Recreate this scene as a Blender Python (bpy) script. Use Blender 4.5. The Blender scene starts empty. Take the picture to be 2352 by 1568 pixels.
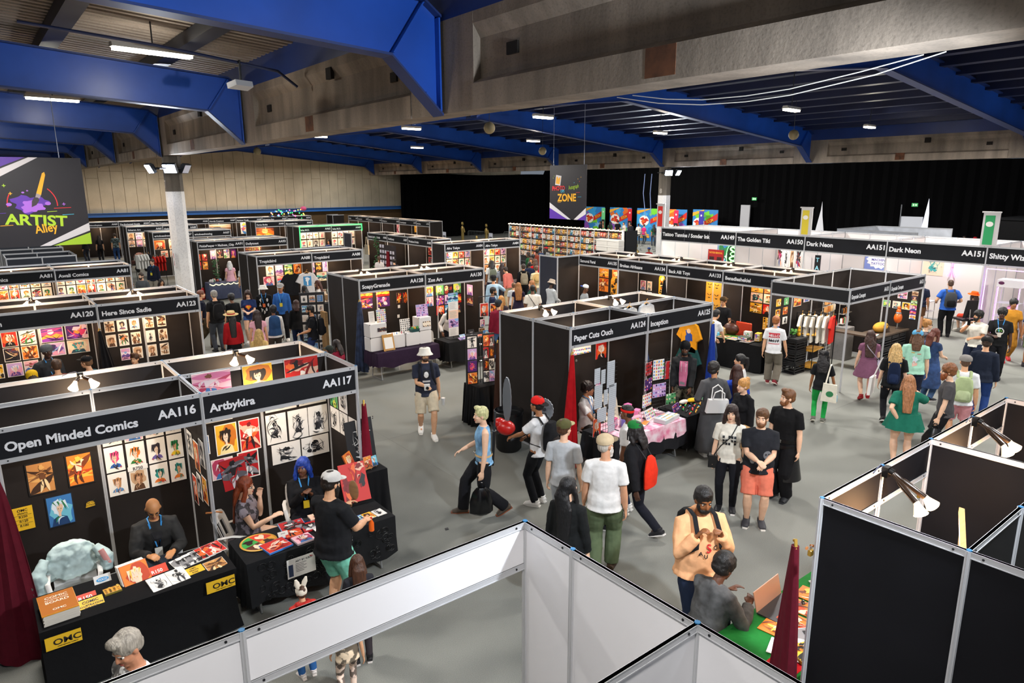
import bpy,math,random
from mathutils import Vector,Matrix,Euler
from mathutils.bvhtree import BVHTree
R=math.radians
C=bpy.context.scene.collection
SC=bpy.context.scene
# ------------------------------------------------------------------ camera, world, exposure, big lights
F_PX,YAW,PITCH,ROLL,CAM_Z=1578.0,R(51.835),R(12.894),R(-0.24),4.904
def set_camera():
 cy,sy,cp,sp=math.cos(YAW),math.sin(YAW),math.cos(PITCH),math.sin(PITCH)
 f=Vector((cy*cp,sy*cp,-sp));r=Vector((sy,-cy,0));u=r.cross(f)
 c,s=math.cos(ROLL),math.sin(ROLL)
 r2,u2=c*r+s*u,c*u-s*r
 cam=bpy.data.cameras.new('camera');o=bpy.data.objects.new('camera',cam);C.objects.link(o)
 m=Matrix((r2,u2,-f)).transposed().to_4x4();m.translation=(0,0,CAM_Z)
 o.matrix_world=m
 cam.sensor_fit='HORIZONTAL';cam.sensor_width=36;cam.lens=F_PX/2352*36
 cam.clip_start=.05;cam.clip_end=300
 SC.camera=o
set_camera()
cy_=SC.cycles;cy_.max_bounces=5;cy_.diffuse_bounces=3;cy_.glossy_bounces=2;cy_.transmission_bounces=2;cy_.use_adaptive_sampling=True;cy_.adaptive_threshold=.06;cy_.adaptive_min_samples=16
w=bpy.data.worlds.new('ambient_fill');SC.world=w;w.use_nodes=True  # even ambient glow added to lift the dark roof and beams
w.node_tree.nodes['Background'].inputs[0].default_value=(.75,.85,1,1)
w.node_tree.nodes['Background'].inputs[1].default_value=.22
SC.view_settings.view_transform='Standard';SC.view_settings.look='None'
SC.view_settings.exposure=0.0;SC.view_settings.gamma=1;SC.view_settings.use_curve_mapping=False
def light(kind,name,loc,energy,col=(1,1,1),size=.3,target=None,size_y=None,spot=None,blend=.6):
 l=bpy.data.lights.new(name,kind);l.energy=energy;l.color=col
 o=bpy.data.objects.new(name,l);o.location=loc;C.objects.link(o)
 if kind=='AREA':
  l.size=size
  if size_y:l.shape='RECTANGLE';l.size_y=size_y
 else:l.shadow_soft_size=size
 if kind=='SPOT':l.spot_size=R(spot or 100);l.spot_blend=blend
 if target is not None:
  o.rotation_euler=(Vector(target)-Vector(loc)).to_track_quat('-Z','Y').to_euler()
 return o
HB=330
for lx in(.6,10.5,17.5,24.5):
 for ly in(1,9,17,25,34,44,53):
  k=.8 if lx<1 else 1.0
  if lx>15 and ly<20:k=1.7
  if ly>40:k*=.7
  light('AREA','overhead_fill_light',(lx,ly,6.35),HB*k,(1,.965,.92),1.1,(lx,ly,0),.5)  # stand-in area lights, added in a grid for overall floor light
for p,t,e in(((5.0,23.6,5.35),(6.5,8,0),900),((5.0,24.2,5.35),(-4,22,0),400),((28.4,23.6,5.4),(16,8,0),1500),((29.4,23.4,5.4),(34,10,0),600),((4.7,.8,5.1),(7.5,12,0),1300)):
 light('SPOT','column_floodlight_beam',p,e,(.85,.92,1),.14,t,spot=125,blend=.5)  # last beam has no lamp in view; added to brighten the white column
for lx,ly,e in((38,22,500),(38,31,700),(41,38,700),(38,46,400),(38,12,400)):light('AREA','overhead_fill_light',(lx,ly,6.6),e,(1,.965,.92),1.1,(lx+4,ly,0),.5)  # extra overhead lights added to brighten the dim far backdrops
for lx,ly in((2.9,13.4),(2.2,21.5),(.5,7.0),(1.0,29),(1.0,38)):light('POINT','strip_luminaire_glow',(lx,ly,6.93),55,(1,.93,.82),.12)  # points away from the strip lamps are added to brighten the deck
for lx,ly in((13.6,15.8),(12.6,21.6),(11.6,27.2),(19.2,32.4),(20.6,24.6),(21.4,18.0),(17.6,10.4),(25.2,11.9),(9.5,5.5),(24,5)):light('POINT','strip_luminaire_glow',(lx,ly,6.62),40,(1,.9,.75),.12)  # the last ones match no strip lamp, added to light the purlins
# ------------------------------------------------------------------ materials
MATS={}
def lin(h):
 h=h.lstrip('#');v=[int(h[i:i+2],16)/255 for i in(0,2,4)]
 return tuple((x/12.92 if x<=.04045 else((x+.055)/1.055)**2.4)for x in v)+(1,)
def M(col,rough=.6,metal=0,kind='plain',emit=0,sp=None):
 key=(col,rough,metal,kind,emit,sp)
 if key in MATS:return MATS[key]
 m=bpy.data.materials.new(f'{kind}_{col}');MATS[key]=m;m.use_nodes=True
 nt=m.node_tree;b=nt.nodes['Principled BSDF'];L=nt.links
 c=lin(col);b.inputs['Base Color'].default_value=c
 b.inputs['Roughness'].default_value=rough;b.inputs['Metallic'].default_value=metal
 if sp is not None:b.inputs['Specular IOR Level'].default_value=sp
 if emit:
  b.inputs['Emission Color'].default_value=c;b.inputs['Emission Strength'].default_value=emit
 def noise(scale,det=3,vec=None):
  n=nt.nodes.new('ShaderNodeTexNoise');n.inputs['Scale'].default_value=scale;n.inputs['Detail'].default_value=det
  tc=nt.nodes.new('ShaderNodeTexCoord')
  if vec:
   mp=nt.nodes.new('ShaderNodeMapping');mp.inputs['Scale'].default_value=vec
   L.new(tc.outputs['Object'],mp.inputs[0]);L.new(mp.outputs[0],n.inputs['Vector'])
  else:L.new(tc.outputs['Object'],n.inputs['Vector'])
  return n.outputs['Fac']
 def ramp(fac,a,bb,lo=.3,hi=.7):
  r=nt.nodes.new('ShaderNodeValToRGB');r.color_ramp.elements[0].position=lo;r.color_ramp.elements[1].position=hi
  r.color_ramp.elements[0].color=tuple(x*a for x in c[:3])+(1,);r.color_ramp.elements[1].color=tuple(min(1,x*bb)for x in c[:3])+(1,)
  L.new(fac,r.inputs[0]);return r.outputs[0]
 def mul(a,bb,f=1.0):
  x=nt.nodes.new('ShaderNodeMix');x.data_type='RGBA';x.blend_type='MULTIPLY';x.inputs[0].default_value=f
  L.new(a,x.inputs[6]);L.new(bb,x.inputs[7]);return x.outputs[2]
 def bump(fac,st,dist=.01):
  n=nt.nodes.new('ShaderNodeBump');n.inputs['Strength'].default_value=st;n.inputs['Distance'].default_value=dist
  L.new(fac,n.inputs['Height']);L.new(n.outputs[0],b.inputs['Normal'])
 def white(fac,lo,hi,a):
  r=nt.nodes.new('ShaderNodeValToRGB');r.color_ramp.elements[0].position=lo;r.color_ramp.elements[1].position=hi
  r.color_ramp.elements[0].color=(a,a,a,1);r.color_ramp.elements[1].color=(1,1,1,1);L.new(fac,r.inputs[0]);return r.outputs[0]
 B=b.inputs['Base Color']
 if kind=='cloth':
  L.new(ramp(noise(14,4),.9,1.07),B);bump(noise(9,4),.35,.02);b.inputs['Roughness'].default_value=.85
  b.inputs['Specular IOR Level'].default_value=.2
 elif kind=='denim':
  L.new(ramp(noise(7,6),.55,1.5,.35,.7),B);bump(noise(30,4),.3,.01);b.inputs['Roughness'].default_value=.85
 elif kind=='camo':
  L.new(ramp(noise(12,2),.25,1.6,.47,.53),B)
 elif kind=='carpet':
  a=ramp(noise(160,4),.72,1.25);L.new(mul(a,white(noise(.55,5),.3,.62,.82)),B);bump(noise(240,2),.5,.006)
  b.inputs['Specular IOR Level'].default_value=.15;b.inputs['Roughness'].default_value=.95
 elif kind=='concrete':
  a=ramp(noise(1.2,8,(1,1,.4)),.7,1.25,.32,.68)
  a=mul(a,white(noise(1.6,6,(2,2,.25)),.3,.62,.6));a=mul(a,white(noise(40,3),.25,.5,.75))
  L.new(a,B);bump(noise(25,5),.25,.01)
 elif kind=='plaster':
  a=ramp(noise(.9,6),.85,1.12);L.new(mul(a,white(noise(30,4),.3,.5,.8)),B);bump(noise(40,4),.3,.006)
 elif kind=='laminate':
  L.new(ramp(noise(1.6,5),.8,1.25),B)
 elif kind=='paint':
  L.new(ramp(noise(1.1,5),.82,1.15),B)
 elif kind=='wood':
  L.new(ramp(noise(3,5,(1,12,12)),.75,1.15),B)
 elif kind=='skin':
  L.new(ramp(noise(18,3),.93,1.06),B);b.inputs['Roughness'].default_value=.5
  b.inputs['Subsurface Weight'].default_value=0
 elif kind=='hair':
  L.new(ramp(noise(22,3,(3,3,.5)),.6,1.45),B);bump(noise(40,3,(3,3,.4)),.6,.01);b.inputs['Roughness'].default_value=.5
 elif kind=='rust':
  L.new(ramp(noise(5,6),.4,1.5),B)
 elif kind=='tiedye':
  r=nt.nodes.new('ShaderNodeValToRGB');r.color_ramp.elements[0].color=c;r.color_ramp.elements[1].color=(.9,.72,.78,1)
  r.color_ramp.elements[0].position=.35;r.color_ramp.elements[1].position=.62
  L.new(noise(6,5),r.inputs[0]);L.new(r.outputs[0],B)
 return m
ALU=M('#c6c7ca',.42,.3);ALU2=M('#8d9096',.35,.8)
BLK=M('#0d0d0f',.5,kind='laminate');PAN=M('#25201e',.65,kind='laminate',sp=.2);WHT=M('#e9e8eb',.45)
FASC=M('#17181d',.6,kind='laminate',sp=.2);CHR=M('#c8c8c8',.2,1)
# ------------------------------------------------------------------ mesh builder
class MB:
 def __init__(s):s.v=[];s.f=[];s.m=[]
 def add(s,vs,fs,m=0,X=None):
  o=len(s.v)
  s.v+=[tuple(X@Vector(v))for v in vs]if X is not None else[tuple(v)for v in vs]
  s.f+=[tuple(i+o for i in f)for f in fs];s.m+=[m]*len(fs);return s
 def box(s,x0,x1,y0,y1,z0,z1,m=0,X=None):
  return s.add([(x0,y0,z0),(x1,y0,z0),(x1,y1,z0),(x0,y1,z0),(x0,y0,z1),(x1,y0,z1),(x1,y1,z1),(x0,y1,z1)],[(0,3,2,1),(4,5,6,7),(0,1,5,4),(1,2,6,5),(2,3,7,6),(3,0,4,7)],m,X)
 def bbox(s,x0,x1,y0,y1,z0,z1,b=.01,m=0,X=None):
  pr=[(x0+b,y0),(x1-b,y0),(x1,y0+b),(x1,y1-b),(x1-b,y1),(x0+b,y1),(x0,y1-b),(x0,y0+b)]
  cx,cy=(x0+x1)/2,(y0+y1)/2
  kx,ky=1-2*b/(x1-x0),1-2*b/(y1-y0)
  ins=[(cx+(x-cx)*kx,cy+(y-cy)*ky)for x,y in pr]
  return s.loft([[(x,y,z0+b*0)for x,y in ins]]*1+[[(x,y,z0+b)for x,y in pr],[(x,y,z1-b)for x,y in pr],[(x,y,z1)for x,y in ins]],m,X)
 def loft(s,rings,m=0,X=None,cap=True,closed=True):
  n=len(rings[0]);vs=[p for r in rings for p in r];fs=[]
  for i in range(len(rings)-1):
   for j in range(n if closed else n-1):
    k=(j+1)%n
    fs.append((i*n+j,i*n+k,(i+1)*n+k,(i+1)*n+j))
  if cap:
   fs.append(tuple(range(n-1,-1,-1)));fs.append(tuple((len(rings)-1)*n+j for j in range(n)))
  return s.add(vs,fs,m,X)
 def tube(s,pts,r,n=8,m=0,X=None,cap=True,up=None):
  pts=[Vector(p)for p in pts];N=len(pts)
  if not isinstance(r,(list,tuple)):r=[r]*N
  rings=[];ref=Vector(up)if up else None
  for i,p in enumerate(pts):
   t=((pts[min(i+1,N-1)]-p).normalized()+(p-pts[max(i-1,0)]).normalized())
   t=t.normalized()if t.length>1e-6 else Vector((0,0,1))
   if ref is None:ref=Vector((0,0,1))if abs(t.z)<.9 else Vector((0,1,0))
   a=ref-t*ref.dot(t)
   if a.length<1e-5:a=t.orthogonal()
   a.normalize();b=t.cross(a)
   if not up:ref=a
   ra,rb=r[i]if isinstance(r[i],(list,tuple))else(r[i],r[i])
   rings.append([p+a*(ra*math.sin(2*math.pi*k/n))+b*(rb*math.cos(2*math.pi*k/n))for k in range(n)])
  return s.loft(rings,m,X,cap)
 def ell(s,c,r,nu=12,nv=8,m=0,X=None):
  if not isinstance(r,(list,tuple)):r=(r,r,r)
  vs=[];fs=[]
  for i in range(1,nv):
   a=math.pi*i/nv
   for j in range(nu):
    b=2*math.pi*j/nu
    vs.append((c[0]+r[0]*math.sin(a)*math.cos(b),c[1]+r[1]*math.sin(a)*math.sin(b),c[2]+r[2]*math.cos(a)))
  t=len(vs);vs+=[(c[0],c[1],c[2]+r[2]),(c[0],c[1],c[2]-r[2])]
  for i in range(nv-2):
   for j in range(nu):
    k=(j+1)%nu;fs.append((i*nu+j,(i+1)*nu+j,(i+1)*nu+k,i*nu+k))
  for j in range(nu):
   k=(j+1)%nu;fs.append((t,j,k));fs.append((t+1,(nv-2)*nu+k,(nv-2)*nu+j))
  return s.add(vs,fs,m,X)
 def lathe(s,prof,n=20,m=0,X=None,cap=True):
  return s.loft([[(r*math.cos(2*math.pi*k/n),r*math.sin(2*math.pi*k/n),z)for k in range(n)]for r,z in prof],m,X,cap)
 def poly(s,pts,m=0,X=None):return s.add(pts,[tuple(range(len(pts)))],m,X)
 def prism(s,pts,d,m=0,X=None):
  n=len(pts);d=Vector(d);a=[Vector(p)for p in pts];b=[p+d for p in a]
  return s.add(a+b,[tuple(range(n-1,-1,-1)),tuple(range(n,2*n))]+[(i,(i+1)%n,n+(i+1)%n,n+i)for i in range(n)],m,X)
 def build(s,name,mats,parent=None,loc=None,rz=0,smooth=True,rot=None):
  me=bpy.data.meshes.new(name);me.from_pydata([tuple(v)for v in s.v],[],s.f)
  if not isinstance(mats,(list,tuple)):mats=[mats]
  for x in mats:me.materials.append(x)
  if len(mats)>1:me.polygons.foreach_set('material_index',s.m)
  me.update()
  if smooth:
   me.polygons.foreach_set('use_smooth',[True]*len(me.polygons));me.set_sharp_from_angle(angle=R(38))
  o=bpy.data.objects.new(name,me);C.objects.link(o)
  if parent:o.parent=parent
  if loc is not None:o.location=loc
  if rot is not None:o.rotation_euler=rot
  elif rz:o.rotation_euler=(0,0,rz)
  return o
def tag(o,label,cat,group=None,kind=None):
 if label:o['label']=label
 if cat:o['category']=cat
 if group:o['group']=group
 if kind:o['kind']=kind
 return o
def thing(name,label,cat,loc=(0,0,0),rz=0,group=None,rot=None):
 o=bpy.data.objects.new(name,None);C.objects.link(o);o.location=loc
 o.rotation_euler=rot if rot is not None else(0,0,rz);o.empty_display_size=.1
 return tag(o,label,cat,group)
def copy_tree(o,loc,rz=None,label=None,parent=None):
 c=o.copy();C.objects.link(c);c.parent=parent
 if parent is None:
  c.location=loc
  if rz is not None:c.rotation_euler=(0,0,rz)
  if label:c['label']=label
 for ch in o.children:copy_tree(ch,None,None,None,c)
 return c
def struct(o):o['kind']='structure';return o
TXC={}
def text_geo(s,bold=.012):
 if(s,bold)in TXC:return TXC[(s,bold)]
 cu=bpy.data.curves.new('t','FONT');cu.body=s;cu.size=1;cu.offset=bold;cu.resolution_u=3;cu.fill_mode='FRONT'
 o=bpy.data.objects.new('t',cu);C.objects.link(o)
 dg=bpy.context.evaluated_depsgraph_get();me=bpy.data.meshes.new_from_object(o.evaluated_get(dg))
 vs=[tuple(v.co)for v in me.vertices];fs=[tuple(p.vertices)for p in me.polygons]
 bpy.data.objects.remove(o);bpy.data.curves.remove(cu);bpy.data.meshes.remove(me)
 x1=max([v[0]for v in vs]or[1]);x0=min([v[0]for v in vs]or[0])
 TXC[(s,bold)]=(vs,fs,x0,x1);return TXC[(s,bold)]
def text(mb,s,size,X,m=0,align='l',sx=1.0,bold=.022):
 """letters in the local xy plane of X"""
 vs,fs,x0,x1=text_geo(s,bold)
 off={'l':-x0,'c':-(x0+x1)/2,'r':-x1}[align]
 mb.add([((v[0]+off)*size*sx,v[1]*size,0)for v in vs],fs,m,X)
 return(x1-x0)*size*sx
def TX(loc,right,up):
 """matrix whose local x, y, z run along right, up and their normal"""
 r=Vector(right).normalized();u=Vector(up);u=(u-r*u.dot(r)).normalized();n=r.cross(u)
 m=Matrix((r,u,n)).transposed().to_4x4();m.translation=loc;return m
ORD=['first','second','third','fourth','fifth','sixth','seventh','eighth','ninth','tenth','eleventh','twelfth','thirteenth','fourteenth','fifteenth','sixteenth']
# ------------------------------------------------------------------ the hall
CONC=M('#8f8376',.85,kind='concrete');BLUE=M('#1a4fb4',.35,kind='paint');DBLUE=M('#15306e',.45,kind='paint')
DECK=M('#8f8478',.7,kind='plaster');WALLC=M('#b9ad96',.85,kind='plaster');STEEL=M('#15171c',.5)
mb=MB();mb.add([(-25,-12,0),(60,-12,0),(60,62,0),(-25,62,0)],[(0,1,2,3)]);struct(mb.build('floor',M('#858680',.95,kind='carpet'),smooth=False))
mb=MB()
for x in(-4,6,13.5,21,29):mb.box(x,x+.012,-12,58,0,.0015)
for y in(3.2,7.0,11.6,20.4,29):mb.box(-12,45,y,y+.01,0,.0015)
struct(mb.build('floor_joint',M('#7b7c77',.95),smooth=False))
mb=MB()
x=-14.0;k=0
rnd=random.Random(4)
while x<46:
 mb.box(x+.012,x+.77,57.0,57.15,3.0,5.9 if k%3 else 5.4,0)
 mb.box(x+.012,x+.77,57.0,57.15,5.92 if k%3 else 5.42,9.6,0);x+=.78;k+=1
mb.box(-14,46,57.06,57.3,2.4,9.6,1)
struct(mb.build('wall_back',[WALLC,M('#8d7c55',.9)],smooth=False))
mb=MB();mb.box(-14,46,56.72,57,2.72,2.98);mb.box(-14,46,56.6,57,2.98,3.01);struct(mb.build('trim_1',M('#2a66b0',.4),smooth=False))
mb=MB();mb.box(-14,46,57.05,57.3,0,2.75);struct(mb.build('wall_back_lower',M('#5b4527',.8,kind='wood'),smooth=False))
mb=MB();mb.box(-14.3,-14,-12,57.3,0,9.6);struct(mb.build('wall_left',M('#6b6660',.85,kind='plaster'),smooth=False))
def beam(name,x0,x1,z0,z1,ys):
 mb=MB();xm=(x0+x1)/2;H=z1-z0
 def prof(solid):
  if solid:return[(x0+.02,z0),(x1-.02,z0),(x1-.02,z1),(x0+.02,z1)]
  a=x1-x0
  return[(x0,z0),(x1,z0),(x1,z0+.27*H),(x1-.28*a,z0+.33*H),(x1-.28*a,z0+.74*H),(x1-.05*a,z0+.88*H),(x1-.05*a,z1),(x0+.05*a,z1),(x0+.05*a,z0+.88*H),(x0+.28*a,z0+.74*H),(x0+.28*a,z0+.33*H),(x0,z0+.27*H)]
 for y in ys:
  mb.prism([(px,y-.75,pz)for px,pz in prof(True)],(0,1.5,0))
  mb.prism([(px,y+.75,pz)for px,pz in prof(False)],(0,6.5,0))
  mb.box(x0-.004,x0+.02,y+4.15,y+4.5,z0+.04,z0+.3,1)
  mb.box(x0+.1,x0+.16,y+1.3,y+1.48,z0+.5*H,z0+.62*H,2);mb.box(x0+.1,x0+.16,y-1.5,y-1.3,z0+.5*H,z0+.62*H,2)
  mb.box(x0+.0,x0+.06,y+3.3,y+3.5,z1-.3,z1-.12,2)
 return struct(mb.build(name,[CONC,M('#5a3620',.9,kind='rust'),M('#140f0b',.9)],smooth=False))
beam('beam_concrete_near',5.1,5.56,5.8,6.92,range(-8,57,8))
beam('beam_concrete_far',28.8,29.3,5.72,6.66,range(-8,57,8))
def column(name,x,y,s,top,zw,num):
 mb=MB();a=s/2;c=.12
 pr=[(-a+c,-a),(a-c,-a),(a,-a+c),(a,a-c),(a-c,a),(-a+c,a),(-a,a-c),(-a,-a+c)]
 mb.loft([[(x+p,y+q,0)for p,q in pr],[(x+p,y+q,zw)for p,q in pr]],0)
 mb.loft([[(x+p*.97,y+q*.97,zw)for p,q in pr],[(x+p*.97,y+q*.97,top)for p,q in pr]],1)
 o=struct(mb.build(name,[M('#efedea',.6,kind='plaster'),M('#7d7468',.8,kind='concrete')],smooth=False))
 t=MB();text(t,num,.32,TX((x-a-.004,y,zw+.12),(0,-1,0),(0,0,1)),0,'c');
 t.build('stencil_number',M('#bdb7ae',.8),o,smooth=False)
 sg=MB()
 sg.box(x-a-.02,x-a,y-.2,y-.09,2.62,2.84,0);sg.box(x-a-.02,x-a,y-.2,y-.09,2.36,2.6,0)
 sg.poly([(x-a-.025,y-.145,2.39),(x-a-.025,y-.11,2.47),(x-a-.025,y-.13,2.47),(x-a-.025,y-.13,2.57),(x-a-.025,y-.16,2.57),(x-a-.025,y-.16,2.47),(x-a-.025,y-.18,2.47)],1)
 sg.box(x-a-.025,x-a-.021,y-.165,y-.125,2.66,2.8,1)
 sg.build('fire_sign',[M('#efe9e4'),M('#c0262a')],o,smooth=False)
 return o
column('column_white',5.36,24.0,.5,5.8,4.72,'7');column('column_far',29.05,24.0,.56,5.72,4.3,'8')
def rafter(name,y,bot,top,kn):
 """bot/top: lists of (x,z) along the girder; kn: (x,z) stiffener lines"""
 mb=MB();mb.prism([(x,y-.012,z)for x,z in bot+top[::-1]],(0,.024,0),0)
 for L,th in((bot,-.03),(top,.03)):
  for(xa,za),(xb,zb)in zip(L,L[1:]):
   mb.prism([(xa,y-.13,za),(xb,y-.13,zb),(xb,y+.13,zb),(xa,y+.13,za)],(0,0,th)if abs(xb-xa)>.05 else(.03,0,0),1)
 for(xa,za),(xb,zb)in kn:
  mb.prism([(xa-.012,y-.11,za),(xb-.012,y-.11,zb),(xb-.012,y+.11,zb),(xa-.012,y+.11,za)],(.024,0,0),0)
 return struct(mb.build(name,[BLUE,DBLUE],smooth=False))
for y in range(0,57,8):
 bl=[(5.08,5.8),(4.36,6.46),(-9,7.26)];tl=[(5.08,6.95),(4.84,7.12),(-9,8.15)]
 rafter('beam_rafter_left',y,bl,tl,[((4.4,6.47),(4.84,7.1)),((5.06,5.82),(5.06,6.95)),((4.85,6.0),(4.85,6.05))])
 b2=[(5.6,5.8),(6.5,6.42),(17.2,7.5),(27.9,6.42),(28.78,5.78)];t2=[(5.6,6.9),(6.0,7.1),(17.2,8.2),(28.4,7.1),(28.78,6.9)]
 rafter('beam_rafter_main',y,b2,t2,[((6.5,6.44),(6.0,7.08)),((27.9,6.44),(28.4,7.08))])
 b3=[(29.3,5.78),(30.2,6.42),(40,7.4)];t3=[(29.3,6.9),(29.7,7.1),(40,8.1)]
 rafter('beam_rafter_far',y,b3,t3,[((30.2,6.44),(29.7,7.08))])
def deck(name,xs,mat,mat2,pur,pw,pd,step=.24):
 mb=MB();ys=[];y=-2.0
 rings=[]
 while y<57:
  rings+=[[(x,y,z)for x,z in xs],[(x,y+step*.45,z)for x,z in xs],[(x,y+step*.5,z+.05)for x,z in xs],[(x,y+step*.95,z+.05)for x,z in xs]];y+=step
 mb.loft(rings,0,cap=False,closed=False)
 o=struct(mb.build(name,[mat],smooth=False))
 pb=MB()
 for x,z in pur:pb.box(x-pw/2,x+pw/2,-2,57,z-pd,z-.01)
 struct(pb.build('beam_purlins',[mat2],smooth=False))
zl=lambda x:7.2+.0745*(4.84-x)+.22
deck('ceiling_left',[(5.3,zl(5.3)),(-10,zl(-10))],DECK,STEEL,[(x,zl(x))for x in(3.6,1.7,-.2,-2.1,-4,-6)],.3,.22)
zr=lambda x:8.42-.1*abs(x-17.2)
deck('ceiling_main',[(5.3,zr(5.3)),(17.2,zr(17.2)),(29.1,zr(29.1))],DECK,M('#101d44',.5,kind='paint'),[(6.2+1.1*k,zr(6.2+1.1*k))for k in range(21)],.34,.27)
zf=lambda x:7.2+.1*(x-29.1)
deck('ceiling_far',[(29.1,zf(29.1)),(46,zf(46))],M('#4a4640',.8),M('#101d44',.5),[(30+1.2*k,zf(30+1.2*k))for k in range(12)],.3,.27)
mb=MB();mb.box(5.12,5.5,-2,57,6.92,7.5);struct(mb.build('trim_2',DBLUE,smooth=False))
mb=MB();mb.box(28.82,29.25,-2,57,6.66,7.3);struct(mb.build('trim_3',DBLUE,smooth=False))
mb=MB();pts=[]
x,y=32.0,56.6
rnd=random.Random(2)
path=[(31.5+.22*i,56.3)for i in range(78)]+[(48.5,56.3-.22*i)for i in range(1,320)]
lo=[];hi=[];mid=[]
for i,(px,py)in enumerate(path):
 d=.09*math.sin(i*1.9)+.05*math.sin(i*.53)
 q=(px,py-d)if i<78 else(px-d,py)
 zt=(5.83 if i<78 else 6.3)+.06*math.sin(i*.11)
 lo.append((q[0],q[1],.02));mid.append((q[0]-.02,q[1],3));hi.append((q[0],q[1],zt))
def gap(i):return any(a<=i<=b for a,b in())
mb.loft([lo,mid,hi],0,cap=False,closed=False)
tag(mb.build('black_drape',M('#040405',.95,sp=.1)),'long black drape hanging from ceiling height along the far side of the hall','curtain')
DOORW=M('#b9b9bd',.6)
XD=48.25
mb=MB();mb.box(XD-.3,XD-.2,31.15,31.95,1.2,3.25);tag(mb.build('white_panel',DOORW,smooth=False),'pale grey upright panel standing alone against the black drape','panel')
mb=MB();mb.prism([(XD,26.0,.9),(XD,25.15,.9),(XD,25.45,2.6),(XD,25.55,3.6),(XD,25.6,3.0)],(.02,0,0));tag(mb.build('drape_opening',M('#d6d6da',.6,emit=.35),smooth=False),'tall white slit where the black drape parts','opening')
t=thing('doorway','bright white doorway opening through the black drape','doorway',(XD,19.4,0))
mb=MB();mb.box(0,.06,-.6,.75,.0,2.75);mb.build('door_panel',M('#cfd2da',.6,emit=.25),t,smooth=False)
mb=MB();mb.box(-.05,0,.72,.78,0,3.5);mb.build('door_edge',M('#777a80'),t,smooth=False)
mb=MB();mb.prism([(-.05,-.5,1.2),(-.05,-1.0,1.2),(-.05,-.95,3.0),(-.05,-.85,3.9)],(.02,0,0));mb.build('drape_slit',M('#eef0ff',.6,emit=1.2),t,smooth=False)
for(y,z,w)in((30.9,3.72,.38),(19.3,3.5,.36)):
 lb='green exit sign above the pale grey panel' if y>25 else 'green exit sign above the bright doorway'
 t=thing('exit_sign',lb,'sign',(XD-.2,y,z),0,'green exit signs on the drape')
 mb=MB();mb.box(0,.06,-w/2,w/2,-.11,.11);mb.build('sign_box',M('#3fa05a',.5,emit=.6),t,smooth=False)
 mb=MB();mb.box(-.004,0,-w*.4,-.02,-.05,.05);mb.box(-.004,0,.03,w*.3,-.07,.07);mb.build('running_figure',M('#c8f0c8',.5,emit=.6),t,smooth=False)
def strip_lamp(x,y,z,L,ax,lab,warm='#fff0cf',e=14):
 t=thing('strip_luminaire',lab,'ceiling light',(x,y,z),R(ax),'strip luminaires under the roof')
 mb=MB();mb.prism([(-L/2,-.09,.05),(-L/2,.09,.05),(-L/2,.06,.12),(-L/2,-.06,.12)],(L,0,0));mb.build('housing',M('#c9c7c0',.5),t,smooth=False)
 mb=MB();mb.box(-L/2+.03,L/2-.03,-.075,.075,0,.05);mb.build('diffuser',M(warm,.5,emit=e),t,smooth=False)
 mb=MB();mb.tube([(0,0,.12),(0,0,(zl(x)if x<5.3 else zr(x))+.03-z)],.012,6);mb.build('hanger',STEEL,t)
strip_lamp(2.9,13.4,7.05,1.3,8,'long strip luminaire over the left hall, nearest the big blue rafter','#fff8e8',9)
strip_lamp(2.2,21.5,7.0,1.2,8,'thin strip luminaire half hidden behind the second blue rafter','#fff8e8',9)
RL=[(1348,255),(1083,288),(906,311),(1112,340),(1310,324),(1586,304),(1772,204),(1996,273)]
RL3=[(13.6,15.8),(12.6,21.6),(11.6,27.2),(19.2,32.4),(20.6,24.6),(21.4,18.0),(17.6,10.4),(25.2,11.9)]
RP=['the far left, third along','the far left, second along','the far left, first along','a rafter near the far beam, lowest','the middle bay, above the hanging zone banner','middle bay, right of the far column','the bay nearest the slack white cable','the right-hand bay beyond the cable']
for(x,y),pl in zip(RL3,RP):
 strip_lamp(x,y,6.75,.75,5,f'small warm strip luminaire under the blue roof, {pl}')
def pendant(x,y,z,r,lab):
 t=thing('globe_speaker',lab,'speaker',(x,y,z),0,'round pendants under the roof')
 mb=MB();mb.ell((0,0,0),(r,r,r*1.0),14,10);mb.build('globe',M('#8c8163',.6),t)
 mb=MB();mb.tube([(0,0,r*.9),(0,0,zr(x)+.03-z)],.008,5);mb.build('suspension_wire',STEEL,t)
for x,y,z,nm in((12.4,16.8,6.5,'above the first comic-wall aisle'),(20.2,23.5,6.3,'just left of the far column'),(22.6,13.2,6.5,'over the right-hand bay'),(10.9,32.5,6.4,'near the panelled back wall')):
 pendant(x,y,z,.17,f'round dull brass pendant speaker {nm}')
t=thing('projector_floodlight','small white floodlight hanging from the conduit under the left roof','floodlight',(4.05,12.6,6.55),R(20))
mb=MB();mb.prism([(-.17,-.1,0),(.17,-.1,0),(.2,.1,-.05),(-.2,.1,-.05)],(0,.02,.09));mb.build('housing',M('#cfd3da',.4),t,smooth=False)
mb=MB();mb.tube([(0,0,.05),(0,0,.42)],.018,8);mb.build('bracket',STEEL,t)
mb=MB();mb.tube([(1.0,12.7,7.2),(2.8,12.7,7.08),(4.2,12.65,6.92),(4.7,12.6,6.85),(5.0,12.5,6.6)],.025,8);tag(mb.build('conduit_pipe',M('#1d2a52',.4)),'dark conduit pipe slung below the left roof deck','pipe')
mb=MB();mb.tube([(-8,10.6,7.75),(4.9,10.6,6.98)],.03,8);tag(mb.build('sprinkler_pipe',M('#15234a',.4)),'straight dark pipe crossing under the purlins behind the nearest rafter','pipe')
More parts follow.
